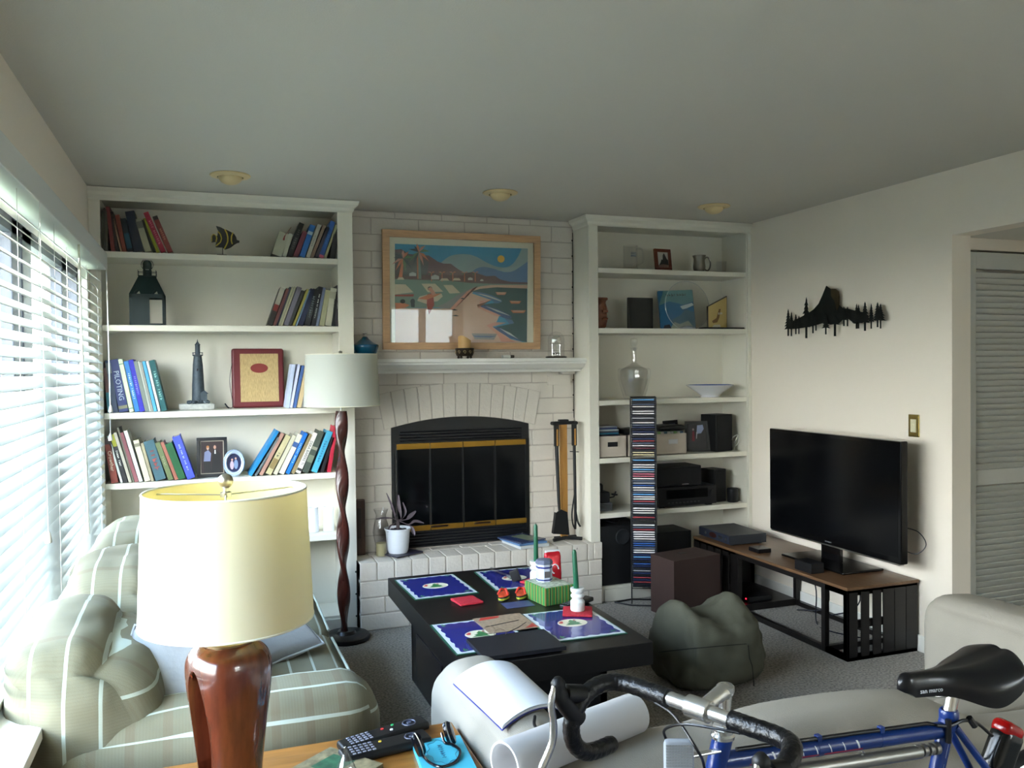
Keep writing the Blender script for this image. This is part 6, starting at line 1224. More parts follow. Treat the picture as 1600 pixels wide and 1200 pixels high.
b = MB(); 
poly_px(b, [(740, 98), (800, 98), (845, 130), (853, 200), (848, 320), (820, 380), (790, 260), (745, 190)], O, S, lambda x, y: AX(x, y, XA-.004), (.003, 0, 0)); b.build('rock_face', mb_, t, smooth=False)
F2 = lambda px, py: AX(px, py, XA-.012)
for k, (tx, top, bot, base, hw, tw_) in enumerate(((180, 360, 630, 715, 55, 9), (222, 400, 620, 718, 45, 8), (280, 430, 610, 692, 40, 7), (320, 450, 600, 690, 35, 6), (418, 205, 590, 745, 75, 13), (505, 380, 570, 680, 50, 8), (545, 400, 565, 645, 40, 7), (675, 420, 615, 695, 60, 9), (795, 440, 570, 718, 80, 14), (912, 330, 510, 585, 50, 8), (960, 330, 500, 588, 50, 8), (1080, 290, 545, 620, 60, 11), (1105, 300, 540, 618, 50, 9), (1190, 265, 545, 648, 75, 13), (1272, 290, 530, 620, 45, 8), (1355, 270, 515, 600, 75, 10), (1395, 290, 515, 618, 75, 8))):
    b = MB(); n = 7; Lp, Rp = [], []
    for i in range(n):
        y = top+(bot-top)*(i+1)/n; y_ = top+(bot-top)*(i+.75)/n; w_ = hw*((i+1)/n)**.9; jr = random.uniform(.8, 1.15); jl = random.uniform(.8, 1.15)
        Rp += [(tx+w_*jr, y), (tx+w_*.45, y-4)]; Lp += [(tx-w_*jl, y), (tx-w_*.45, y-4)]
    pts = [(tx, top)]+Rp[:-1]+[(tx+tw_, bot-8), (tx+tw_, base), (tx-tw_, base), (tx-tw_, bot-8)]+Lp[:-1][::-1]
    poly_px(b, pts, O, S, lambda x, y: AX(x, y, XA-.008-.004*(k % 2)), (.002, 0, 0)); b.build('pine_tree', ma, t, smooth=False)
b = MB(); 
for yy in (-.6, -1.0): b.tube([(XA+.002, yy, 1.72), (XR, yy, 1.72)], .003, 6)
b.build('wall_spacers', BLK, t)
t = thing('light_switch', (XR, -1.405, 1.11), 'brass switch plate with a cream dimmer by the hallway opening', 'switch plate')
b = MB(); b.box(XR-.007, XR-.0003, -1.441, -1.370, 1.108, 1.225, .003); b.build('brass_plate', mat('brass_plate', (170, 150, 90), .25, .9), t)
b = MB(); b.box(XR-.011, XR-.006, -1.423, -1.388, 1.133, 1.20, .001); b.build('rocker', mat('switch_cream', (210, 204, 170), .4), t)
b = MB(); b.box(XR-.016, XR-.010, -1.412, -1.399, 1.165, 1.175, .001); b.build('slider_knob', mat('switch_cream', (210, 204, 170)), t)
# ---------------------------------------------------------------- striped sofa under the window
def stripe_mat(name, du, dv, uoff=0, voff=0, ww=.0085):
    m = mat(name, (150, 144, 116), .85, bump=.15, bump_scale=500); n = m.node_tree; b = n.nodes['Principled BSDF']; L = n.links
    uv = n.nodes.new('ShaderNodeUVMap'); sp = n.nodes.new('ShaderNodeSeparateXYZ'); L.new(uv.outputs[0], sp.inputs[0])
    def M(op, a, v=None):
        q = n.nodes.new('ShaderNodeMath'); q.operation = op; L.new(a, q.inputs[0]); 
        if v is not None: 
            if isinstance(v, (int, float)): q.inputs[1].default_value = v
            else: L.new(v, q.inputs[1])
        return q.outputs[0]
    def band(src, per, off, width):
        f = M('FRACT', M('DIVIDE', M('ADD', src, 10*per+off), per)); return M('LESS_THAN', M('ABSOLUTE', M('SUBTRACT', f, .5)), width/per/2)
    wh = band(sp.outputs['X'], du, uoff, ww); tn = band(sp.outputs['Y'], dv, voff, .022); fine = band(sp.outputs['Y'], .0075, 0, .0028)
    nz = n.nodes.new('ShaderNodeTexNoise'); nz.inputs['Scale'].default_value = 9; tc = n.nodes.new('ShaderNodeTexCoord'); L.new(tc.outputs['Object'], nz.inputs['Vector'])
    def mix(f, c1, c2):
        q = n.nodes.new('ShaderNodeMixRGB'); 
        if isinstance(f, (int, float)): q.inputs[0].default_value = f
        else: L.new(f, q.inputs[0])
        for i, c in ((1, c1), (2, c2)):
            if isinstance(c, tuple): q.inputs[i].default_value = c
            else: L.new(c, q.inputs[i])
        return q.outputs[0]
    base = mix(nz.outputs['Fac'], lin((96, 94, 75)), lin((113, 110, 90)))
    c = mix(M('MULTIPLY', fine, .35), base, lin((100, 94, 74))); c = mix(M('MULTIPLY', tn, .55), c, lin((98, 88, 68))); c = mix(M('MULTIPLY', wh, .8), c, lin((168, 178, 166))); L.new(c, b.inputs['Base Color']); return m
SC = stripe_mat('striped_fabric_cushion', .078, .4); SA = stripe_mat('striped_fabric_arm', .105, .085); SW = mat('pale_welt', (160, 165, 150), .8)
t = thing('striped_sofa', (.74, -1.48, 0), 'olive and beige sofa with pale stripes under the window', 'sofa')
b = MB(); b.soft((.44, -1.46, .36), (.18, 2.22, .64), r=.07, n=18, nz=.006, nsc=5, uvax='y'); b.build('back_frame', SC, t, angle=70)
b = MB(); b.soft((.76, -1.48, .17), (.74, 1.80, .30), r=.03, n=10, uvax='y'); b.build('seat_base', SA, t, angle=70)
def armf(w, p):
    x, y, z = w
    if p[2] > 0: y *= 1+.10*p[2]
    return Vector((x, y, z+(.02*p[0] if p[2] > .5 else 0)))
for yc, x1_ in ((-2.49, 1.135), (-.475, 1.06)):
    b = MB(); b.soft(((.345+x1_)/2, yc, .318), (x1_-.345, .245, .625), r=.085, puff=(.012, .012, .02), n=20, nz=.006, nsc=7, uvax='x', fn=armf); o = b.build('arm', SA, t, angle=75)
    w_ = MB(); xw = x1_-.035; w_.tube([(xw, yc-.132, .06), (xw, yc-.134, .50)], .0045, 8); w_.build('welt', SW, o)
    w_ = MB(); w_.tube(bez([(.40, yc-.132, .505), (.75, yc-.136, .515), (xw, yc-.134, .525)], 8), .004, 8); w_.build('welt', SW, o)
for k, (ya, yb__) in enumerate(((-2.35, -1.48), (-1.48, -.61))):
    b = MB(); b.soft((.845, (ya+yb__)/2, .385), (.62, yb__-ya-.006, .17), r=.05, puff=(.01, .0, .02), n=18, nz=.004, nsc=6, uvax='y'); o = b.build('seat_cushion', SC, t, angle=75)
    w_ = MB(); w_.tube([(1.153, ya+.05, .455), (1.156, (ya+yb__)/2, .463), (1.153, yb__-.05, .455)], .005, 8); w_.build('welt', SW, o)
near_end = [True]
def backf(w, p):
    x, y, z = w; k = (p[2]+1)/2
    pin = 1-.10*k*p[1]*p[1]
    return Vector((x*pin-.09*k*k+.02, y, z*(1-.06*p[1]*p[1])))
for k, (ya, yb__, dz, wd) in enumerate(((-2.59, -1.93, -.01, .31), (-1.93, -1.30, .015, .36), (-1.30, -.62, .015, .35))):
    near_end[0] = k == 0
    b = MB(); b.soft((.485-.06*(k == 0), (ya+yb__)/2, .64+dz), (wd, yb__-ya+.02, .36), r=.13, puff=(.03, .0, .035), n=24, nz=.014, nsc=6, uvax='y', seed=k*3, fn=backf); o = b.build('back_cushion', SC, t, angle=80)
def pillow(c, s, eul, m, label, name='throw_pillow', seed=0):
    from mathutils import Euler
    M = Matrix.Translation(c) @ Euler([R_(a) for a in eul]).to_matrix().to_4x4()
    b = MB(); n = 22; h = s/2; g = {}
    def P_(i, j, sd):
        u, v = -1+2*i/n, -1+2*j/n; e = max(0, (1-u*u))**.5*max(0, (1-v*v))**.5; pinch = 1-.07*(1-u*u*1.0)*0-.06*(1-abs(u*v))*max(abs(u), abs(v))
        q = Vector((u*h*pinch, v*h*pinch, sd*.075*(s/.42)*e**.75)); q += noise.noise_vector(q*9+Vector((seed, sd, 0)))*.007*e; return M @ q
    for sd in (-1, 1):
        vs = [[b.bm.verts.new(P_(i, j, sd)) for j in range(n+1)] for i in range(n+1)]
        for i in range(n):
            for j in range(n): q = (vs[i][j], vs[i+1][j], vs[i+1][j+1], vs[i][j+1]); b.bm.faces.new(q if sd > 0 else q[::-1])
    o = b.build(name, m, dbl=True, angle=80); tag(o, label, 'pillow', 'pillows on the striped sofa')
    w_ = MB(); pts = [P_(i, 0, 1) for i in range(n)]+[P_(n, j, 1) for j in range(n)]+[P_(i, n, 1) for i in range(n, 0, -1)]+[P_(0, j, 1) for j in range(n, 0, -1)]
    w_.tube(pts, .0042, 8, closed=True); w_.build('piping', mat('piping_grey', (150, 152, 150), .7), o); return o
pgm = mat('grey_satin', (118, 118, 116), .5, bump=.15, bump_scale=60, sheen=.3)
pillow((.605, -2.355, .625), .30, (62, 10, -22), pgm, 'grey piped pillow leaning beside the near arm of the striped sofa', seed=4)
pillow((.90, -1.72, .555), .29, (24, -10, 20), pgm, 'grey piped pillow lying farther along the striped sofa seat', seed=9)
b = MB(); b.soft((.68, -2.02, .59), (.30, .22, .25), r=.11, puff=(.02, .02, .03), n=16, nz=.02, nsc=8, M=None); tag(b.build('navy_bundle', mat('navy_fleece', (18, 34, 84), .8, bump=.3, bump_scale=90), angle=80), 'crumpled navy blue fleece between the grey pillows on the striped sofa', 'blanket')

# ---------------------------------------------------------------- end table and the table lamp
t = thing('end_table', (.96, -2.98, 0), 'small honey-brown wooden end table under the big lamp', 'side table'); hw_ = mat('honey_table_wood', (150, 100, 46), .3, wood=(1.5, 14, 14), noise_amt=.25, noise_scale=4, coat=.3); tz = .55
b = MB(); b.box(.60, 1.315, -3.28, -2.655, tz-.028, tz, .005); b.build('table_top', hw_, t)
for x in (.64, 1.275):
    for y in (-3.24, -2.695): b = MB(); b.lathe([(.014, 0), (.022, .3), (.024, tz-.028)], (x, y, 0), 12); b.build('leg', hw_, t)
b = MB(); b.box(.65, 1.265, -3.23, -2.705, tz-.10, tz-.03, .002); b.build('apron', hw_, t)
lx, ly = .752, -2.86
t = thing('table_lamp', (lx, ly, tz), 'big table lamp with carved reddish wood body and cream drum shade', 'table lamp')
lw_ = mat('cherry_lamp_wood', (80, 36, 21), .22, wood=(9, 9, 1.6), noise_amt=.35, noise_scale=5, coat=.6)
def bool_cut(o, cut):
    m = o.modifiers.new('cut', 'BOOLEAN'); m.operation = 'DIFFERENCE'; m.object = cut; m.solver = 'EXACT'
    dg = bpy.context.evaluated_depsgraph_get(); dg.update(); me = bpy.data.meshes.new_from_object(o.evaluated_get(dg)); o.modifiers.clear(); o.data = me; bpy.data.objects.remove(cut)
    me.polygons.foreach_set('use_smooth', [True]*len(me.polygons)); me.set_sharp_from_angle(angle=R_(40))
prof = [(.0, .062), (.02, .064), (.06, .066), (.12, .072), (.18, .079), (.24, .0865), (.28, .0895), (.305, .088), (.325, .080), (.338, .066), (.345, .056)]
b = MB(); n = 48; rings = []
for z, r in [(v.x, v.y) for v in bez([(z, r, 0) for z, r in prof], 5)]:
    rg = []
    for i in range(n):
        a = 2*math.pi*i/n; q = 4.5; k = (abs(math.cos(a))**q+abs(math.sin(a))**q)**(-1/q); k = 1+(k-1)*.45; rr = r*k*.95
        rg.append(b.bm.verts.new((rr*math.cos(a), rr*math.sin(a), z+.0008)))
    rings.append(rg)
for k in range(len(rings)-1):
    for i in range(n): b.bm.faces.new((rings[k][i], rings[k][(i+1) % n], rings[k+1][(i+1) % n], rings[k+1][i]))
b.bm.faces.new(rings[0][::-1]); b.bm.faces.new(rings[-1])
body = b.build('wooden_body', lw_, t, local=True)
cb = MB(); cb.lathe([(.0001, -.16), (1, -.16), (1, .16), (.0001, .16)], (0, 0, 0), 40, M=Matrix.Translation((0, 0, .145)) @ Matrix.Rotation(R_(90), 4, 'X') @ Matrix.Diagonal((.030, .155, 1, 1)))
c1_ = cb.build('cutter', lw_, t, local=True); bpy.context.view_layer.update(); 
bool_cut(body, c1_)
for sg in (-1, 1):
    cb = MB(); cb.lathe([(.0001, -.02), (1, -.02), (.62, .02), (.0001, .02)][::1], (0, 0, 0), 40, M=Matrix.Translation((0, sg*.078, .145)) @ Matrix.Rotation(R_(90*sg), 4, 'X') @ Matrix.Diagonal((.048, .180, 1, 1)))
    c1_ = cb.build('cutter', lw_, t, local=True); bpy.context.view_layer.update(); bool_cut(body, c1_)
body.rotation_euler = (0, 0, R_(-60))
nk_ = mat('champagne_metal', (176, 160, 122), .3, .9)
b = MB(); b.lathe([(.0001, .3455), (.057, .3455), (.060, .351), (.056, .356), (.012, .362), (.0001, .362)], (0, 0, 0), 48); b.build('metal_cap', nk_, t, local=True)
b = MB(); b.lathe([(.010, .36), (.009, .364), (.0085, .40), (.011, .402), (.011, .43), (.0001, .43)], (0, 0, 0), 20); b.build('neck', SILVER, t, local=True)
b = MB(); b.soft((0, 0, .50), (.06, .06, .11), r=.03, n=8); b.build('light_bulb', MATS['bulb_glass'], t, local=True)
LS2 = translucent('cream_shade', (232, 226, 196), (240, 232, 200), .30, .8); LI2 = translucent('cream_lining', (240, 226, 160), (240, 226, 160), .3, .8)
o = shade(t, lx, ly, .945, 1.228, .184, .172, LS2, LI2)
b = MB(); zt_ = 1.228-tz
for k in range(3): a = k*2.094+.5; b.tube([(0, 0, zt_-.010), (.172*math.cos(a), .172*math.sin(a), zt_-.012)], .0018, 6)
b.tube([(.028*math.cos(k*.4)+0, 0, .50+.12*math.sin(k*.4)) for k in range(-2, 10)], .0015, 6); b.lathe([(.012, zt_-.014), (.012, zt_-.004), (.006, zt_-.002), (.006, zt_+.006)], (0, 0, 0), 16); b.build('harp_and_spider', SILVER, t, local=True)
b = MB(); b.lathe([(.0001, zt_+.004)]+[(.0165*math.sin(a), zt_+.0205-.0165*math.cos(a)) for a in [k*math.pi/14 for k in range(1, 14)]]+[(.0001, zt_+.037)], (0, 0, 0), 28); b.build('ball_finial', mat('satin_nickel', (186, 178, 158), .28, .9), t, local=True)

# things on the end table
def rcrc(cx, cy, z, L_, w_, rz, tilt, label, rows, cols_, extra):
    t = thing('remote_control', (cx, cy, z), label, 'remote control', 'remote controls on the end table'); M = Matrix.Rotation(R_(rz), 4, 'Z') @ Matrix.Rotation(R_(tilt), 4, 'Y')
    b = MB(); b.box(-L_/2, L_/2, -w_/2, w_/2, .0, .022, .008, M=M, seg=3); b.build('case', BLKP, t, local=True)
    b = MB()
    for i in range(rows):
        for j in range(cols_): x = -L_/2+.028+i*.0125; y = -w_/2+.011+j*(w_-.022)/(cols_-1); b.box(x-.0042, x+.0042, y-.003, y+.003, .0215, .0238, .001, M=M, seg=1)
    b.build('number_keys', mat('key_silver', (140, 142, 156), .4), t, local=True)
    for (x, y, c, nm_) in extra: b = MB(); b.lathe([(.0045, 0), (.004, .0022), (.0001, .0024)], (0, 0, 0), 10, M=M @ Matrix.Translation((x, y, .0215))); b.build(nm_+'_key', mat('key_'+nm_, c, .4), t, local=True)
    b = MB(); b.tube([M @ Vector((L_*.30+.016*math.cos(a), .0+.016*math.sin(a), .0225)) for a in [k*math.pi/12 for k in range(24)]], .0022, 6, closed=True); b.lathe([(.007, 0), (.006, .003), (.0001, .003)], (0, 0, 0), 14, M=M @ Matrix.Translation((L_*.30, 0, .0215))); b.build('navigation_ring', mat('key_ring', (70, 76, 96), .35), t, local=True)
rcrc(1.125, -2.700, tz+.001, .235, .056, 12, -3, 'black remote control nearer the sofa arm, coloured keys and round pad', 5, 4, [(.0, .01, (210, 60, 60), 'red'), (.03, .015, (60, 180, 110), 'green'), (.018, -.008, (230, 230, 235), 'pale')])
rcrc(1.115, -2.770, tz+.001, .225, .062, 8, -1, 'black remote control nearer the teal book, block of silver number keys', 5, 4, [(-.01, .012, (200, 170, 60), 'amber')])
b = MB(); c = (1.235, -2.87); M = Matrix.Translation((c[0], c[1], tz+.0006)) @ Matrix.Rotation(R_(-4), 4, 'Z'); b.box(-.062, .062, -.10, .10, .0, .014, .002, M=M); t = tag(b.build('teal_book', mat('teal_cover', (70, 176, 200), .45)), 'bright turquoise book with an oval scroll design on the end table', 'book')
b = MB(); b.box(-.060, .0605, -.0985, .0985, .003, .011, M=M); b.build('page_block', PAGE, t); b = MB(); b.tube([M @ Vector(((.034+.004*math.cos(8*a))*math.cos(a), (.062+.004*math.cos(8*a))*math.sin(a)+.02, .0143)) for a in [k*math.pi/30 for k in range(60)]], .0007, 4, closed=True)
b.marks('IIIIIII', .02, M @ Matrix.Translation((0, .02, .0142)) @ Matrix.Rotation(R_(-90), 4, 'Z'), .0002); b.build('cover_print', mat('teal_ink', (30, 90, 120), .5), t, smooth=False)
t = thing('neckband_headset', (1.25, -2.80, tz+.015), 'black neckband headset with oval earpieces on the teal book', 'headphones')
for px, py, rz in ((654, 1164, 10), (702, 1146, -20)):
    q = AZ(px, py, tz+.045); M = Matrix.Translation(q) @ Matrix.Rotation(R_(rz), 4, 'Z') @ Matrix.Rotation(R_(72), 4, 'Y'); b = MB(); b.lathe([(.0001, -.010), (.9, -.009), (1, -.003), (1, .004), (.85, .010), (.0001, .012)], (0, 0, 0), 28, M=M @ Matrix.Diagonal((.030, .017, 1, 1))); o = b.build('earpiece', mat('headset_black', (14, 15, 22), .18), t)
    b = MB(); b.tube([M @ Vector((.0305*math.cos(a), .0175*math.sin(a), .001)) for a in [k*math.pi/14 for k in range(28)]], .0016, 6, closed=True); b.build('silver_trim', SILVER, o)
b = MB(); P_ = [AZ(660, 1180, tz+.022), AZ(672, 1192, tz+.018), AZ(690, 1198, tz+.018), AZ(712, 1190, tz+.018), AZ(719, 1174, tz+.02), AZ(708, 1164, tz+.03), AZ(695, 1160, tz+.04), AZ(690, 1146, tz+.048)]; b.tube(bez(P_, 7), .0035, 8); b.build('neckband', mat('headset_black', (14, 15, 22)), t)
b = MB(); M = Matrix.Translation((.985, -2.83, tz+.0006)) @ Matrix.Rotation(R_(38), 4, 'Z'); b.box(-.07, .07, -.085, .085, 0, .012, .001, M=M); t = tag(b.build('patterned_book', mat('mottled_tan', (128, 118, 90), .5, noise_amt=.5, noise_scale=45)), 'mottled tan paperback with a green picture beside the glass drop', 'book')
b = MB(); b.box(-.03, .045, -.02, .05, .012, .0124, M=M); b.build('cover_picture', mat('green_pic', (50, 96, 70), .5, noise_amt=.4, noise_scale=60), t, smooth=False)
q = AY(540, 1166, -2.93); b = MB(); zb_ = tz+.001; hh = q.z-zb_; b.lathe([(.0001, 0), (.026, .0), (.032, .012), (.030, .03), (.018, hh*.6), (.007, hh*.85), (.0035, hh*.97), (.0001, hh)], (q.x, -2.93, zb_), 12); tag(b.build('glass_drop', glass('ribbed_glass', col=(.93, .95, 1), tint=.9, rough=.08, base=.14), smooth=False), 'clear ribbed glass teardrop ornament on the end table', 'ornament')

# ---------------------------------------------------------------- cream loveseat
CR_ = mat('cream_canvas', (152, 146, 134), .85, noise_amt=.05, noise_scale=4, bump=.2, bump_scale=350)
t = thing('cream_sofa', (2.4, -2.85, 0), 'cream canvas sofa with its back to the bicycle', 'sofa')
b = MB(); b.soft((1.452, -2.73, .318), (.235, .86, .592), r=.10, puff=(.012, .012, .012), n=20, nz=.006, nsc=5); b.build('arm', CR_, t, angle=80)
b = MB(); b.soft((3.37, -2.73, .312), (.25, .82, .60), r=.085, puff=(.012, .012, .014), n=20, nz=.006, nsc=5); b.build('arm', CR_, t, angle=80)
b = MB(); b.soft((2.41, -3.16, .340), (2.14, .20, .64), r=.07, n=30, nz=.007, nsc=5, fn=lambda w, p: Vector((w.x, w.y, w.z-(.13/(1+math.exp(-(w.x-.10)*16)) if p[2] > -.5 else 0)+(.018*math.exp(-((w.x+.28)/.3)**2) if p[2] > 0 else 0)))); b.build('back_frame', CR_, t, angle=80)
b = MB(); b.soft((2.41, -2.88, .20), (1.72, .50, .38), r=.05, n=14, nz=.004, nsc=5); b.build('seat_base', CR_, t, angle=80)
b = MB(); b.soft((2.09, -3.03, .47), (.90, .22, .22), r=.10, puff=(.02, .02, .035), n=24, nz=.010, nsc=8, seed=5); b.build('back_cushion', CR_, t, angle=80)
b = MB(); b.soft((2.90, -3.00, .43), (.66, .20, .18), r=.09, puff=(.02, .02, .02), n=20, nz=.010, nsc=8, seed=2); b.build('back_cushion', CR_, t, angle=80)
# paper roll
b = MB(); A0, A1 = Vector((1.262, -3.235, .700)), Vector((1.628, -3.095, .694)); d = (A1-A0); Lr = d.length; q = d.to_track_quat('Z', 'Y').to_matrix().to_4x4(); M = Matrix.Translation(A0) @ q
b.lathe([(.0445, 0), (.0445, Lr), (.040, Lr), (.040, 0), (.0445, 0)], (0, 0, 0), 40, M=M, caps=False); b.lathe([(.036, .004), (.036, Lr-.004)], (0, 0, 0), 30, M=M, caps=False)
tag(b.build('paper_roll', translucent('white_roll_paper', (226, 224, 222), (235, 235, 235), .4, .6)), 'thick roll of white paper lying across the cream sofa corner', 'paper roll')
# open magazine draped on the arm
cs = [Vector((1.352, -2.55, 0)), Vector((1.560, -2.49, 0)), Vector((1.575, -2.80, 0)), Vector((1.372, -2.905, 0))]
def armz(x): u = (x-1.452)/.1175; return .628-.030*u*u-.03*max(0, abs(u)-.75)
t = thing('open_magazine', (1.46, -2.69, .63), 'open white-paged magazine with a dark blue cover draped over the cream sofa arm', 'magazine')
def sheet(name, m, off, grow, th):
    b = MB(); n = 14; cen = sum(cs, Vector())/4; tp, bt_ = [], []
    for i in range(n+1):
        r1, r2 = [], []
        for j in range(n+1):
            u, v = i/n, j/n; p = (cs[0]*(1-u)+cs[1]*u)*(1-v)+(cs[3]*(1-u)+cs[2]*u)*v; p = cen+(p-cen)*grow; z = armz(p.x)+off+.006*math.sin(u*math.pi)*(1-v)
            r1.append(b.bm.verts.new((p.x, p.y, z+th))); r2.append(b.bm.verts.new((p.x, p.y, z)))
        tp.append(r1); bt_.append(r2)
    for i in range(n):
        for j in range(n): b.bm.faces.new((tp[i][j], tp[i+1][j], tp[i+1][j+1], tp[i][j+1])); b.bm.faces.new((bt_[i][j+1], bt_[i+1][j+1], bt_[i+1][j], bt_[i][j]))
        b.bm.faces.new((tp[i][0], bt_[i][0], bt_[i+1][0], tp[i+1][0])); b.bm.faces.new((tp[i+1][n], bt_[i+1][n], bt_[i][n], tp[i][n])); b.bm.faces.new((tp[0][i+1], bt_[0][i+1], bt_[0][i], tp[0][i])); b.bm.faces.new((tp[n][i], bt_[n][i], bt_[n][i+1], tp[n][i+1]))
    return b.build(name, m, t)
sheet('back_cover', mat('cover_deep_blue', (40, 44, 130), .3), .004, 1.02, .0012); sheet('page_block', mat('white_page', (232, 236, 240), .6), .006, 1.0, .006)
sheet('top_page', mat('white_page', (232, 236, 240)), .0135, .992, .0006)
b = MB(); b.tube(bez([(1.46, -2.895, armz(1.46)+.006), (1.44, -2.95, armz(1.44)+.006), (1.45, -3.02, armz(1.44)+.005)], 6), .004, 8); b.tube(bez([(1.50, -2.90, armz(1.5)+.005), (1.52, -2.95, armz(1.52)+.004)], 6), .002, 6); tag(b.build('black_strap', BLKP), 'short black strap lying on the cream sofa arm below the magazine', 'strap')
# small things on the far side of the cream sofa
p = AZ(1330, 1092, .10); b = MB(); b.prism([AY(1313, 1100, -3.0), AY(1334, 1082, -2.99), AY(1352, 1100, -3.0)], (0, .0015, 0)); tag(b.build('paper_sheet', mat('white_sheet', (222, 224, 226), .6), smooth=False), 'corner of white paper poking up behind the cream sofa back', 'paper')
b = MB(); b.prism([AY(1205, 1118, -3.0), AY(1217, 1106, -2.99), AY(1228, 1112, -2.99), AY(1226, 1120, -3.0)], (0, .012, 0)); tag(b.build('navy_booklet', mat('navy_booklet', (36, 40, 66), .5), smooth=False), 'dark navy booklet corner poking up behind the cream sofa back', 'booklet')
b = MB(); pts = [AZ(*v, .0006) for v in ((1392, 1094), (1410, 1080), (1446, 1078), (1452, 1088), (1425, 1100), (1405, 1102))]; b.prism(pts, (0, 0, .02)); tag(b.build('brown_bag', mat('tan_leather', (120, 96, 70), .6, noise_amt=.2, noise_scale=30)), 'flat brown leather pouch on the carpet beyond the cream sofa', 'pouch')
b = MB(); b.tube(bez([AZ(1345, 1095, .005), AZ(1380, 1086, .005), AZ(1412, 1078, .005), AZ(1440, 1060, .005)], 8), .005, 8); tag(b.build('floor_cable', BLKP), 'dark cable running over the carpet under the bicycle saddle', 'cable')
b = MB(); b.tube(bez([AZ(1165, 1128, .005), AZ(1190, 1118, .005), AZ(1215, 1112, .005), AZ(1250, 1104, .005)], 8), .005, 8); tag(b.build('floor_cable', BLKP), 'dark cable on the carpet behind the bicycle handlebar', 'cable')

# ---------------------------------------------------------------- bicycle
BL = mat('bike_blue', (0, 42, 112), .3, coat=.25); TP = mat('bar_tape', (12, 12, 14), .35, bump=.5, bump_scale=60); AL = mat('alloy', (222, 222, 220), .26, .95)
Y0 = -3.5; t = thing('bicycle', (1.93, Y0, 0), 'blue road bicycle with black drop bars and saddle standing behind the cream sofa', 'bicycle')
HT_, HB_ = Vector((1.594, Y0, .812)), Vector((1.556, Y0, .675)); ST_, BBk = Vector((2.135, Y0, .772)), Vector((1.985, Y0, .27)); FA, RA = Vector((1.46, Y0, .335)), Vector((2.42, Y0, .335))
b = MB(); b.tube([HT_, HB_], .0185, 20); b.tube([Vector((1.588, Y0, .768)), Vector((2.128, Y0, .742))], .0160, 20); b.tube([Vector((1.565, Y0, .70)), BBk], .0155, 18); b.tube([ST_, BBk], .0150, 20); b.tube([ST_+Vector((0, 0, -.004)), ST_+Vector((-.006, 0, -.028))], .0178, 18)
for s in (-1, 1):
    b.tube([ST_+Vector((.004, s*.012, -.022)), Vector((2.28, Y0+s*.045, .56)), RA+Vector((0, s*.065, 0))], .0075, 12); b.tube([BBk+Vector((0, s*.03, 0)), RA+Vector((0, s*.065, 0))], .008, 12)
b.build('frame', BL, t, angle=50)
b = MB()
for s in (-1, 1): b.tube(bez([HB_+Vector((0, s*.03, -.01)), Vector((1.53, Y0+s*.045, .56)), FA+Vector((0, s*.05, 0))], 8), .009, 12)
b.box(1.54, 1.572, Y0-.04, Y0+.04, .655, .675, .006); b.build('fork', BL, t)
for nm, c in (('front', FA), ('rear', RA)):
    b = MB(); b.tube([c+Vector((.322*math.cos(k*math.pi/32), 0, .322*math.sin(k*math.pi/32))) for k in range(64)], .0125, 10, closed=True); w_ = b.build('wheel', mat('tyre', (18, 18, 18), .8), t)
    b = MB(); b.tube([c+Vector((.305*math.cos(k*math.pi/32), 0, .305*math.sin(k*math.pi/32))) for k in range(64)], .009, 8, closed=True)
    for k in range(28): a = k*2*math.pi/28; b.tube([c+Vector((.02*math.cos(a+.5*(-1)**k), .02*(-1)**k, .02*math.sin(a+.5*(-1)**k))), c+Vector((.303*math.cos(a), 0, .303*math.sin(a)))], .0009, 4)
    b.tube([c+Vector((0, -.05, 0)), c+Vector((0, .05, 0))], .014, 12); b.build('rim_and_spokes', AL, w_)
b = MB(); b.lathe([(.085, 0), (.09, .002), (.085, .004), (.0001, .004)], (0, 0, 0), 40, M=Matrix.Translation(BBk+Vector((0, -.045, 0))) @ Matrix.Rotation(R_(90), 4, 'X')); b.tube([BBk+Vector((0, -.05, 0)), BBk+Vector((.1, -.06, -.13))], .009, 8); b.tube([BBk+Vector((0, .05, 0)), BBk+Vector((-.1, .06, .13))], .009, 8); b.build('crankset', AL, t)
# headset, stem
C_ = Vector((1.525, -3.53, .885)); av = Vector((.378, -.926, 0)).normalized(); fv = Vector((-.926, -.378, 0)).normalized(); uz = Vector((0, 0, 1))
Qt = C_-fv*.082+Vector((0, 0, .010))
b = MB(); b.lathe([(.021, 0), (.022, .006), (.019, .010), (.019, .016)], HT_-Vector((0, 0, .002)), 24); b.lathe([(.0215, .016), (.0215, .026), (.017, .031), (.0001, .031)], HT_, 6); b.build('headset_nut', AL, t, angle=30)
b = MB(); b.tube([HT_+Vector((0, 0, .0)), Vector((Qt.x, Qt.y, Qt.z-.012))], .0112, 20); P_ = [Qt+Vector((0, 0, -.012)), Qt+fv*.004, Qt+fv*.035+Vector((0, 0, -.004)), C_-fv*.018]
b.tube(bez(P_, 6), [.0115]*3+[.0155]*4+[.0145]*4+[.0135]*8, 18); b.lathe([(.016, -.004), (.0165, .006), (.013, .009), (.0001, .009)], Qt+Vector((0, 0, .003)), 20)
b.tube([C_-av*.024, C_-av*.022, C_+av*.022, C_+av*.024], [.017, .0195, .0195, .017], 24); b.tube([C_-fv*.018-uz*.014, C_-fv*.018-uz*.024], .006, 8); b.build('stem', AL, t)
def loc(a, f, z): return C_+av*a+fv*f+uz*z
b = MB(); b.tube([loc(-.075, 0, 0), loc(.075, 0, 0)], .0128, 22); hb = b.build('handlebar', AL, t)
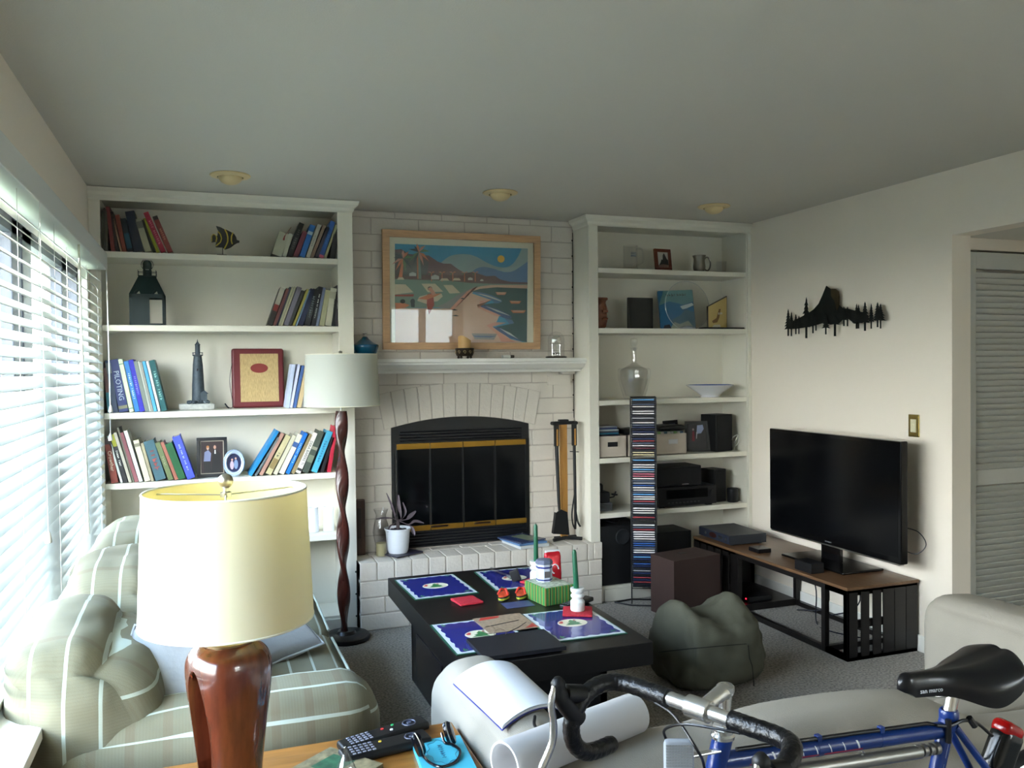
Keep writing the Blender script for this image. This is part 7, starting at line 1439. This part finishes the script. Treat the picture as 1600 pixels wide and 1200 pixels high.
dr = [(.066, 0, 0), (.10, 0, 0), (.15, 0, .0), (.182, .010, .0), (.200, .038, -.002), (.206, .072, -.014), (.210, .098, -.042), (.213, .104, -.072), (.214, .094, -.104), (.215, .066, -.128), (.216, .030, -.136), (.217, -.012, -.138)]
for s in (-1, 1):
    P_ = bez([loc(s*a, f, z) for a, f, z in dr], 8); b = MB(); rr = [.0162+.0007*(1 if i % 3 == 0 else 0) for i in range(len(P_))]; rr[-1] = .0155; b.tube(P_, rr, 18)
    e = P_[-1]; b.tube([e, e-fv*.006, e-fv*.009], [.0155, .0145, .008], 18); b.build('bar_tape', TP, t, angle=60)
    b = MB(); b.tube(bez([loc(s*.209, .090, -.055), loc(s*.210, .118, -.025), loc(s*.210, .138, .008), loc(s*.210, .142, .036)], 6), [.0175]*4+[.0168]*5+[.0155]*4+[.0135]*4+[.010, .006], 16); b.tube([loc(s*.209, .080, -.012), loc(s*.21, .125, .002)], [.018, .0165], 14); b.build('brake_hood', mat('hood_rubber', (14, 14, 16), .5), t, angle=60)
    b = MB(); P_ = bez([loc(s*.210, .150, .022), loc(s*.211, .158, -.01), loc(s*.214, .150, -.045), loc(s*.218, .150, -.085), loc(s*.222, .172, -.125), loc(s*.224, .188, -.145)], 6); b.tube(P_, [.0058]*3+[.0068]*10+[.0075]*12+[.006]*6, 14); b.tube([loc(s*.210, .150, .022), loc(s*.210, .135, .02)], .006, 8); b.build('brake_lever', AL, t)
CB = mat('cable_housing', (20, 20, 22), .35)
b = MB(); b.tube(bez([loc(-.09, .01, -.012), loc(-.04, .018, -.02), loc(.02, .035, -.055), Vector((1.535, Y0-.03, .78)), Vector((1.545, Y0-.03, .70))], 8), .0026, 8); b.build('brake_cable', CB, t)
b = MB(); b.tube(bez([loc(.09, .010, -.012), loc(.045, .022, -.014), loc(-.01, .03, -.022), loc(-.06, .02, -.05), Vector((1.50, Y0+.04, .80)), Vector((1.51, Y0+.04, .74))], 8), .0026, 8); b.build('brake_cable', CB, t)
# front reflector
c = AY(1058, 1175, Y0-.03); M = Matrix.Translation((c.x, Y0-.035, c.z-.02)) @ Matrix.Rotation(R_(-22), 4, 'Z')
b = MB(); b.box(-.026, .026, -.010, .010, -.045, .045, .008, M=M); o = b.build('front_reflector', mat('reflector_case', (170, 176, 184), .3, .2), t)
b = MB(); 
for i in range(9):
    for j in range(16): x, z = -.020+i*.005, -.038+j*.005; b.face([M @ Vector((x-.0025, -.0101, z-.0025)), M @ Vector((x+.0025, -.0101, z-.0025)), M @ Vector((x+.0012, -.0112, z+.0025)), M @ Vector((x-.0035, -.0116, z+.0025))])
b.build('prism_face', mat('prism_silver', (215, 218, 220), .15, .6), o, smooth=False)
b = MB(); b.box(c.x+.01, 1.575, Y0-.025, Y0-.012, .795, .80, .002); b.build('reflector_bracket', AL, t)
# top tube cable, clips, decals, pump
def tt(s, dy=0, dz=0): return Vector((1.588+(.54)*s, Y0+dy, .768-.026*s+dz))
b = MB(); b.tube([tt(.06, -.004, .0190), tt(.9, -.004, .0190), tt(.985, -.006, .006)], .0042, 10); b.build('cable_sleeve', CB, t)
for s in (.40, .68): b = MB(); b.tube([tt(s-.01, 0, 0), tt(s+.01, 0, 0)], .0168, 16); b.box(tt(s).x-.005, tt(s).x+.005, Y0-.010, Y0+.002, tt(s).z+.014, tt(s).z+.026, .001); b.build('cable_clip', BL, t)
wd_ = mat('decal_white', (225, 228, 235), .4); rd_ = mat('decal_red', (160, 30, 60), .4)
b = MB()
def ringpt(s, a): return tt(s)+Vector((0, -math.cos(a)*.01625, math.sin(a)*.01625))
for s in (.20, .26, .32, .38, .44, .50, .56):
    w_ = .008 if s in (.20, .56) else .004
    for k in range(5): a0, a1 = -.35+k*.2, -.35+(k+1)*.2; b.face([ringpt(s-k*.002, a0), ringpt(s+w_-k*.002, a0), ringpt(s+w_-(k+1)*.002, a1), ringpt(s-(k+1)*.002, a1)])
b.build('white_ticks', wd_, t, smooth=False)
b = MB()
for k in range(12): s0, s1 = .10+k*.04, .10+(k+1)*.04; b.face([ringpt(s0, -.62), ringpt(s1, -.62), ringpt(s1, -.40), ringpt(s0, -.40)])
b.build('red_pinstripe', rd_, t, smooth=False)
b = MB(); b.tube([tt(.04, -.004, -.038), tt(.86, -.004, -.036)], .0135, 20)
for s in (.84, .87, .90, .93): b.tube([tt(s, -.004, -.034), tt(s+.018, -.004, -.034), tt(s+.02, -.004, -.034)], [.0125, .0125, .0115], 18)
b.build('frame_pump', mat('dull_silver', (150, 148, 142), .35, .8), t, angle=50)
b = MB(); b.tube([tt(.60, -.004, -.034)+Vector((0, math.sin(a)*.0135, math.cos(a)*.0135)) for a in [k*math.pi/10 for k in range(-1, 14)]], .0016, 6); b.build('pump_clip', AL, t)
b = MB(); sd = (BBk-ST_).normalized(); M = Matrix.Translation(ST_+sd*.085+Vector((.003, -.0153, 0))) @ Matrix.Rotation(R_(90), 4, 'X') @ Matrix.Rotation(math.atan2(-sd.x, -sd.z)*-1, 4, 'Z') @ Matrix.Rotation(R_(90), 4, 'Z'); pass
def onseat(u, s_): q = ST_+sd*s_; return Vector((q.x+u, Y0-math.sqrt(max(1e-8, .0155**2-u*u)), q.z))
for o_ in (0, .062):
    for poly in ([(-.002, .034), (.012, .040), (.012, .052), (-.002, .046)], [(-.002, .046), (.005, .050), (.012, .052), (.012, .090), (-.002, .084), (-.002, .056), (.005, .050)]): b.face([onseat(u, v+o_) for u, v in poly])
b.build('seat_tube_decal', wd_, t, smooth=False)
# seat post, clamp, brake bits
b = MB(); b.tube([ST_+Vector((-.01, 0, -.03)), ST_+Vector((.018, 0, .06))], .0128, 20); b.box(2.12, 2.18, Y0-.018, Y0+.018, .815, .832, .005); b.build('seat_post', AL, t)
b = MB(); b.lathe([(.0178, -.012), (.019, -.006), (.019, .006), (.0165, .010), (.0135, .010)], ST_, 24, caps=False); b.build('seat_collar', BL, t)
b = MB(); b.tube(bez([tt(.93, -.012, .016), tt(.98, -.02, .016), Vector((2.15, Y0-.022, .765)), Vector((2.19, Y0-.018, .752)), Vector((2.23, Y0-.02, .72))], 6), .0036, 8); b.build('rear_cable', CB, t)
b = MB(); b.tube([(2.112, Y0-.02, .772), (2.112, Y0-.02, .725)], .006, 8); b.tube([(2.165, Y0-.022, .768), (2.178, Y0-.024, .750)], .007, 8); b.build('clamp_strap', CB, t)
# tail light
c = AY(1562, 1165, Y0-.01); b = MB(); M = Matrix.Translation((c.x+.004, Y0-.01, c.z-.012)) @ Matrix.Rotation(R_(28), 4, 'Y'); b.soft((0, 0, 0), (.062, .05, .105), r=.02, n=10, M=M); o = b.build('tail_light', mat('lamp_black', (14, 16, 16), .2), t)
b = MB(); b.soft((-.004, 0, .040), (.056, .046, .034), r=.014, n=8, M=M @ Matrix.Translation((.0, 0, .006))); b.build('red_lens', mat('red_lens', (150, 14, 14), .15), o)
# saddle
sdl = mat('saddle_black', (14, 14, 17), .28); b = MB(); N1, N2 = 40, 24; rows_ = []
def sad(u):
    w = .5*(.034+.136*(1/(1+math.exp(-(u-.52)*11)))); w *= (1-max(0, (u-.88)/.12)**2*.45); w *= min(1, (u/.06)**.5 if u < .06 else 1); return w
for i in range(N1+1):
    u = i/N1; w = max(.004, sad(u)); x = 2.003+.275*u; top = .874+.012*u*u*1.6-.008*math.sin(math.pi*u)-(.02*(1-min(1, u/.08))**2); dr_ = .045+.028*math.exp(-((u-.68)/.2)**2); dr_ *= (1-.35*max(0, (u-.85)/.15))*(.30+.70*min(1, u/.10)**.6); r = []
    for j in range(N2+1):
        a = -math.pi/2+math.pi*j/N2; s_ = math.sin(a); c_ = math.cos(a); yy = w*math.copysign(abs(s_)**.75, s_)*(1.0 if abs(s_) < .97 else .97); zz_ = top-dr_*(1-abs(c_)**.62)
        if u > .3: zz_ -= .004*math.exp(-(yy/.008)**2)*min(1, (u-.3)*4)
        r.append(b.bm.verts.new((x, Y0+yy, zz_)))
    rows_.append(r)
for i in range(N1):
    for j in range(N2): b.bm.faces.new((rows_[i][j], rows_[i][j+1], rows_[i+1][j+1], rows_[i+1][j]))
    b.bm.faces.new((rows_[i][0], rows_[i+1][0], rows_[i+1][N2], rows_[i][N2]))
b.bm.faces.new(rows_[0][::-1]); b.bm.faces.new(rows_[-1]); o = b.build('saddle', sdl, t, angle=80)
b = MB()
for s in (-1, 1): b.tube(bez([(2.03, Y0+s*.008, .835), (2.09, Y0+s*.018, .822), (2.19, Y0+s*.022, .822), (2.25, Y0+s*.035, .84)], 6), .0035, 8)
b.build('saddle_rails', AL, o)
b = MB(); M = Matrix.Translation((2.064, Y0-.0215, .843)) @ Matrix.Rotation(R_(82), 4, 'X'); M = Matrix.Translation((2.062, Y0-.0262, .840)) @ Matrix.Rotation(R_(-7), 4, 'Z') @ Matrix.Rotation(R_(86), 4, 'X'); b.text('san marco', .0125, M, .0004); b.build('saddle_lettering', wd_, o, smooth=False)
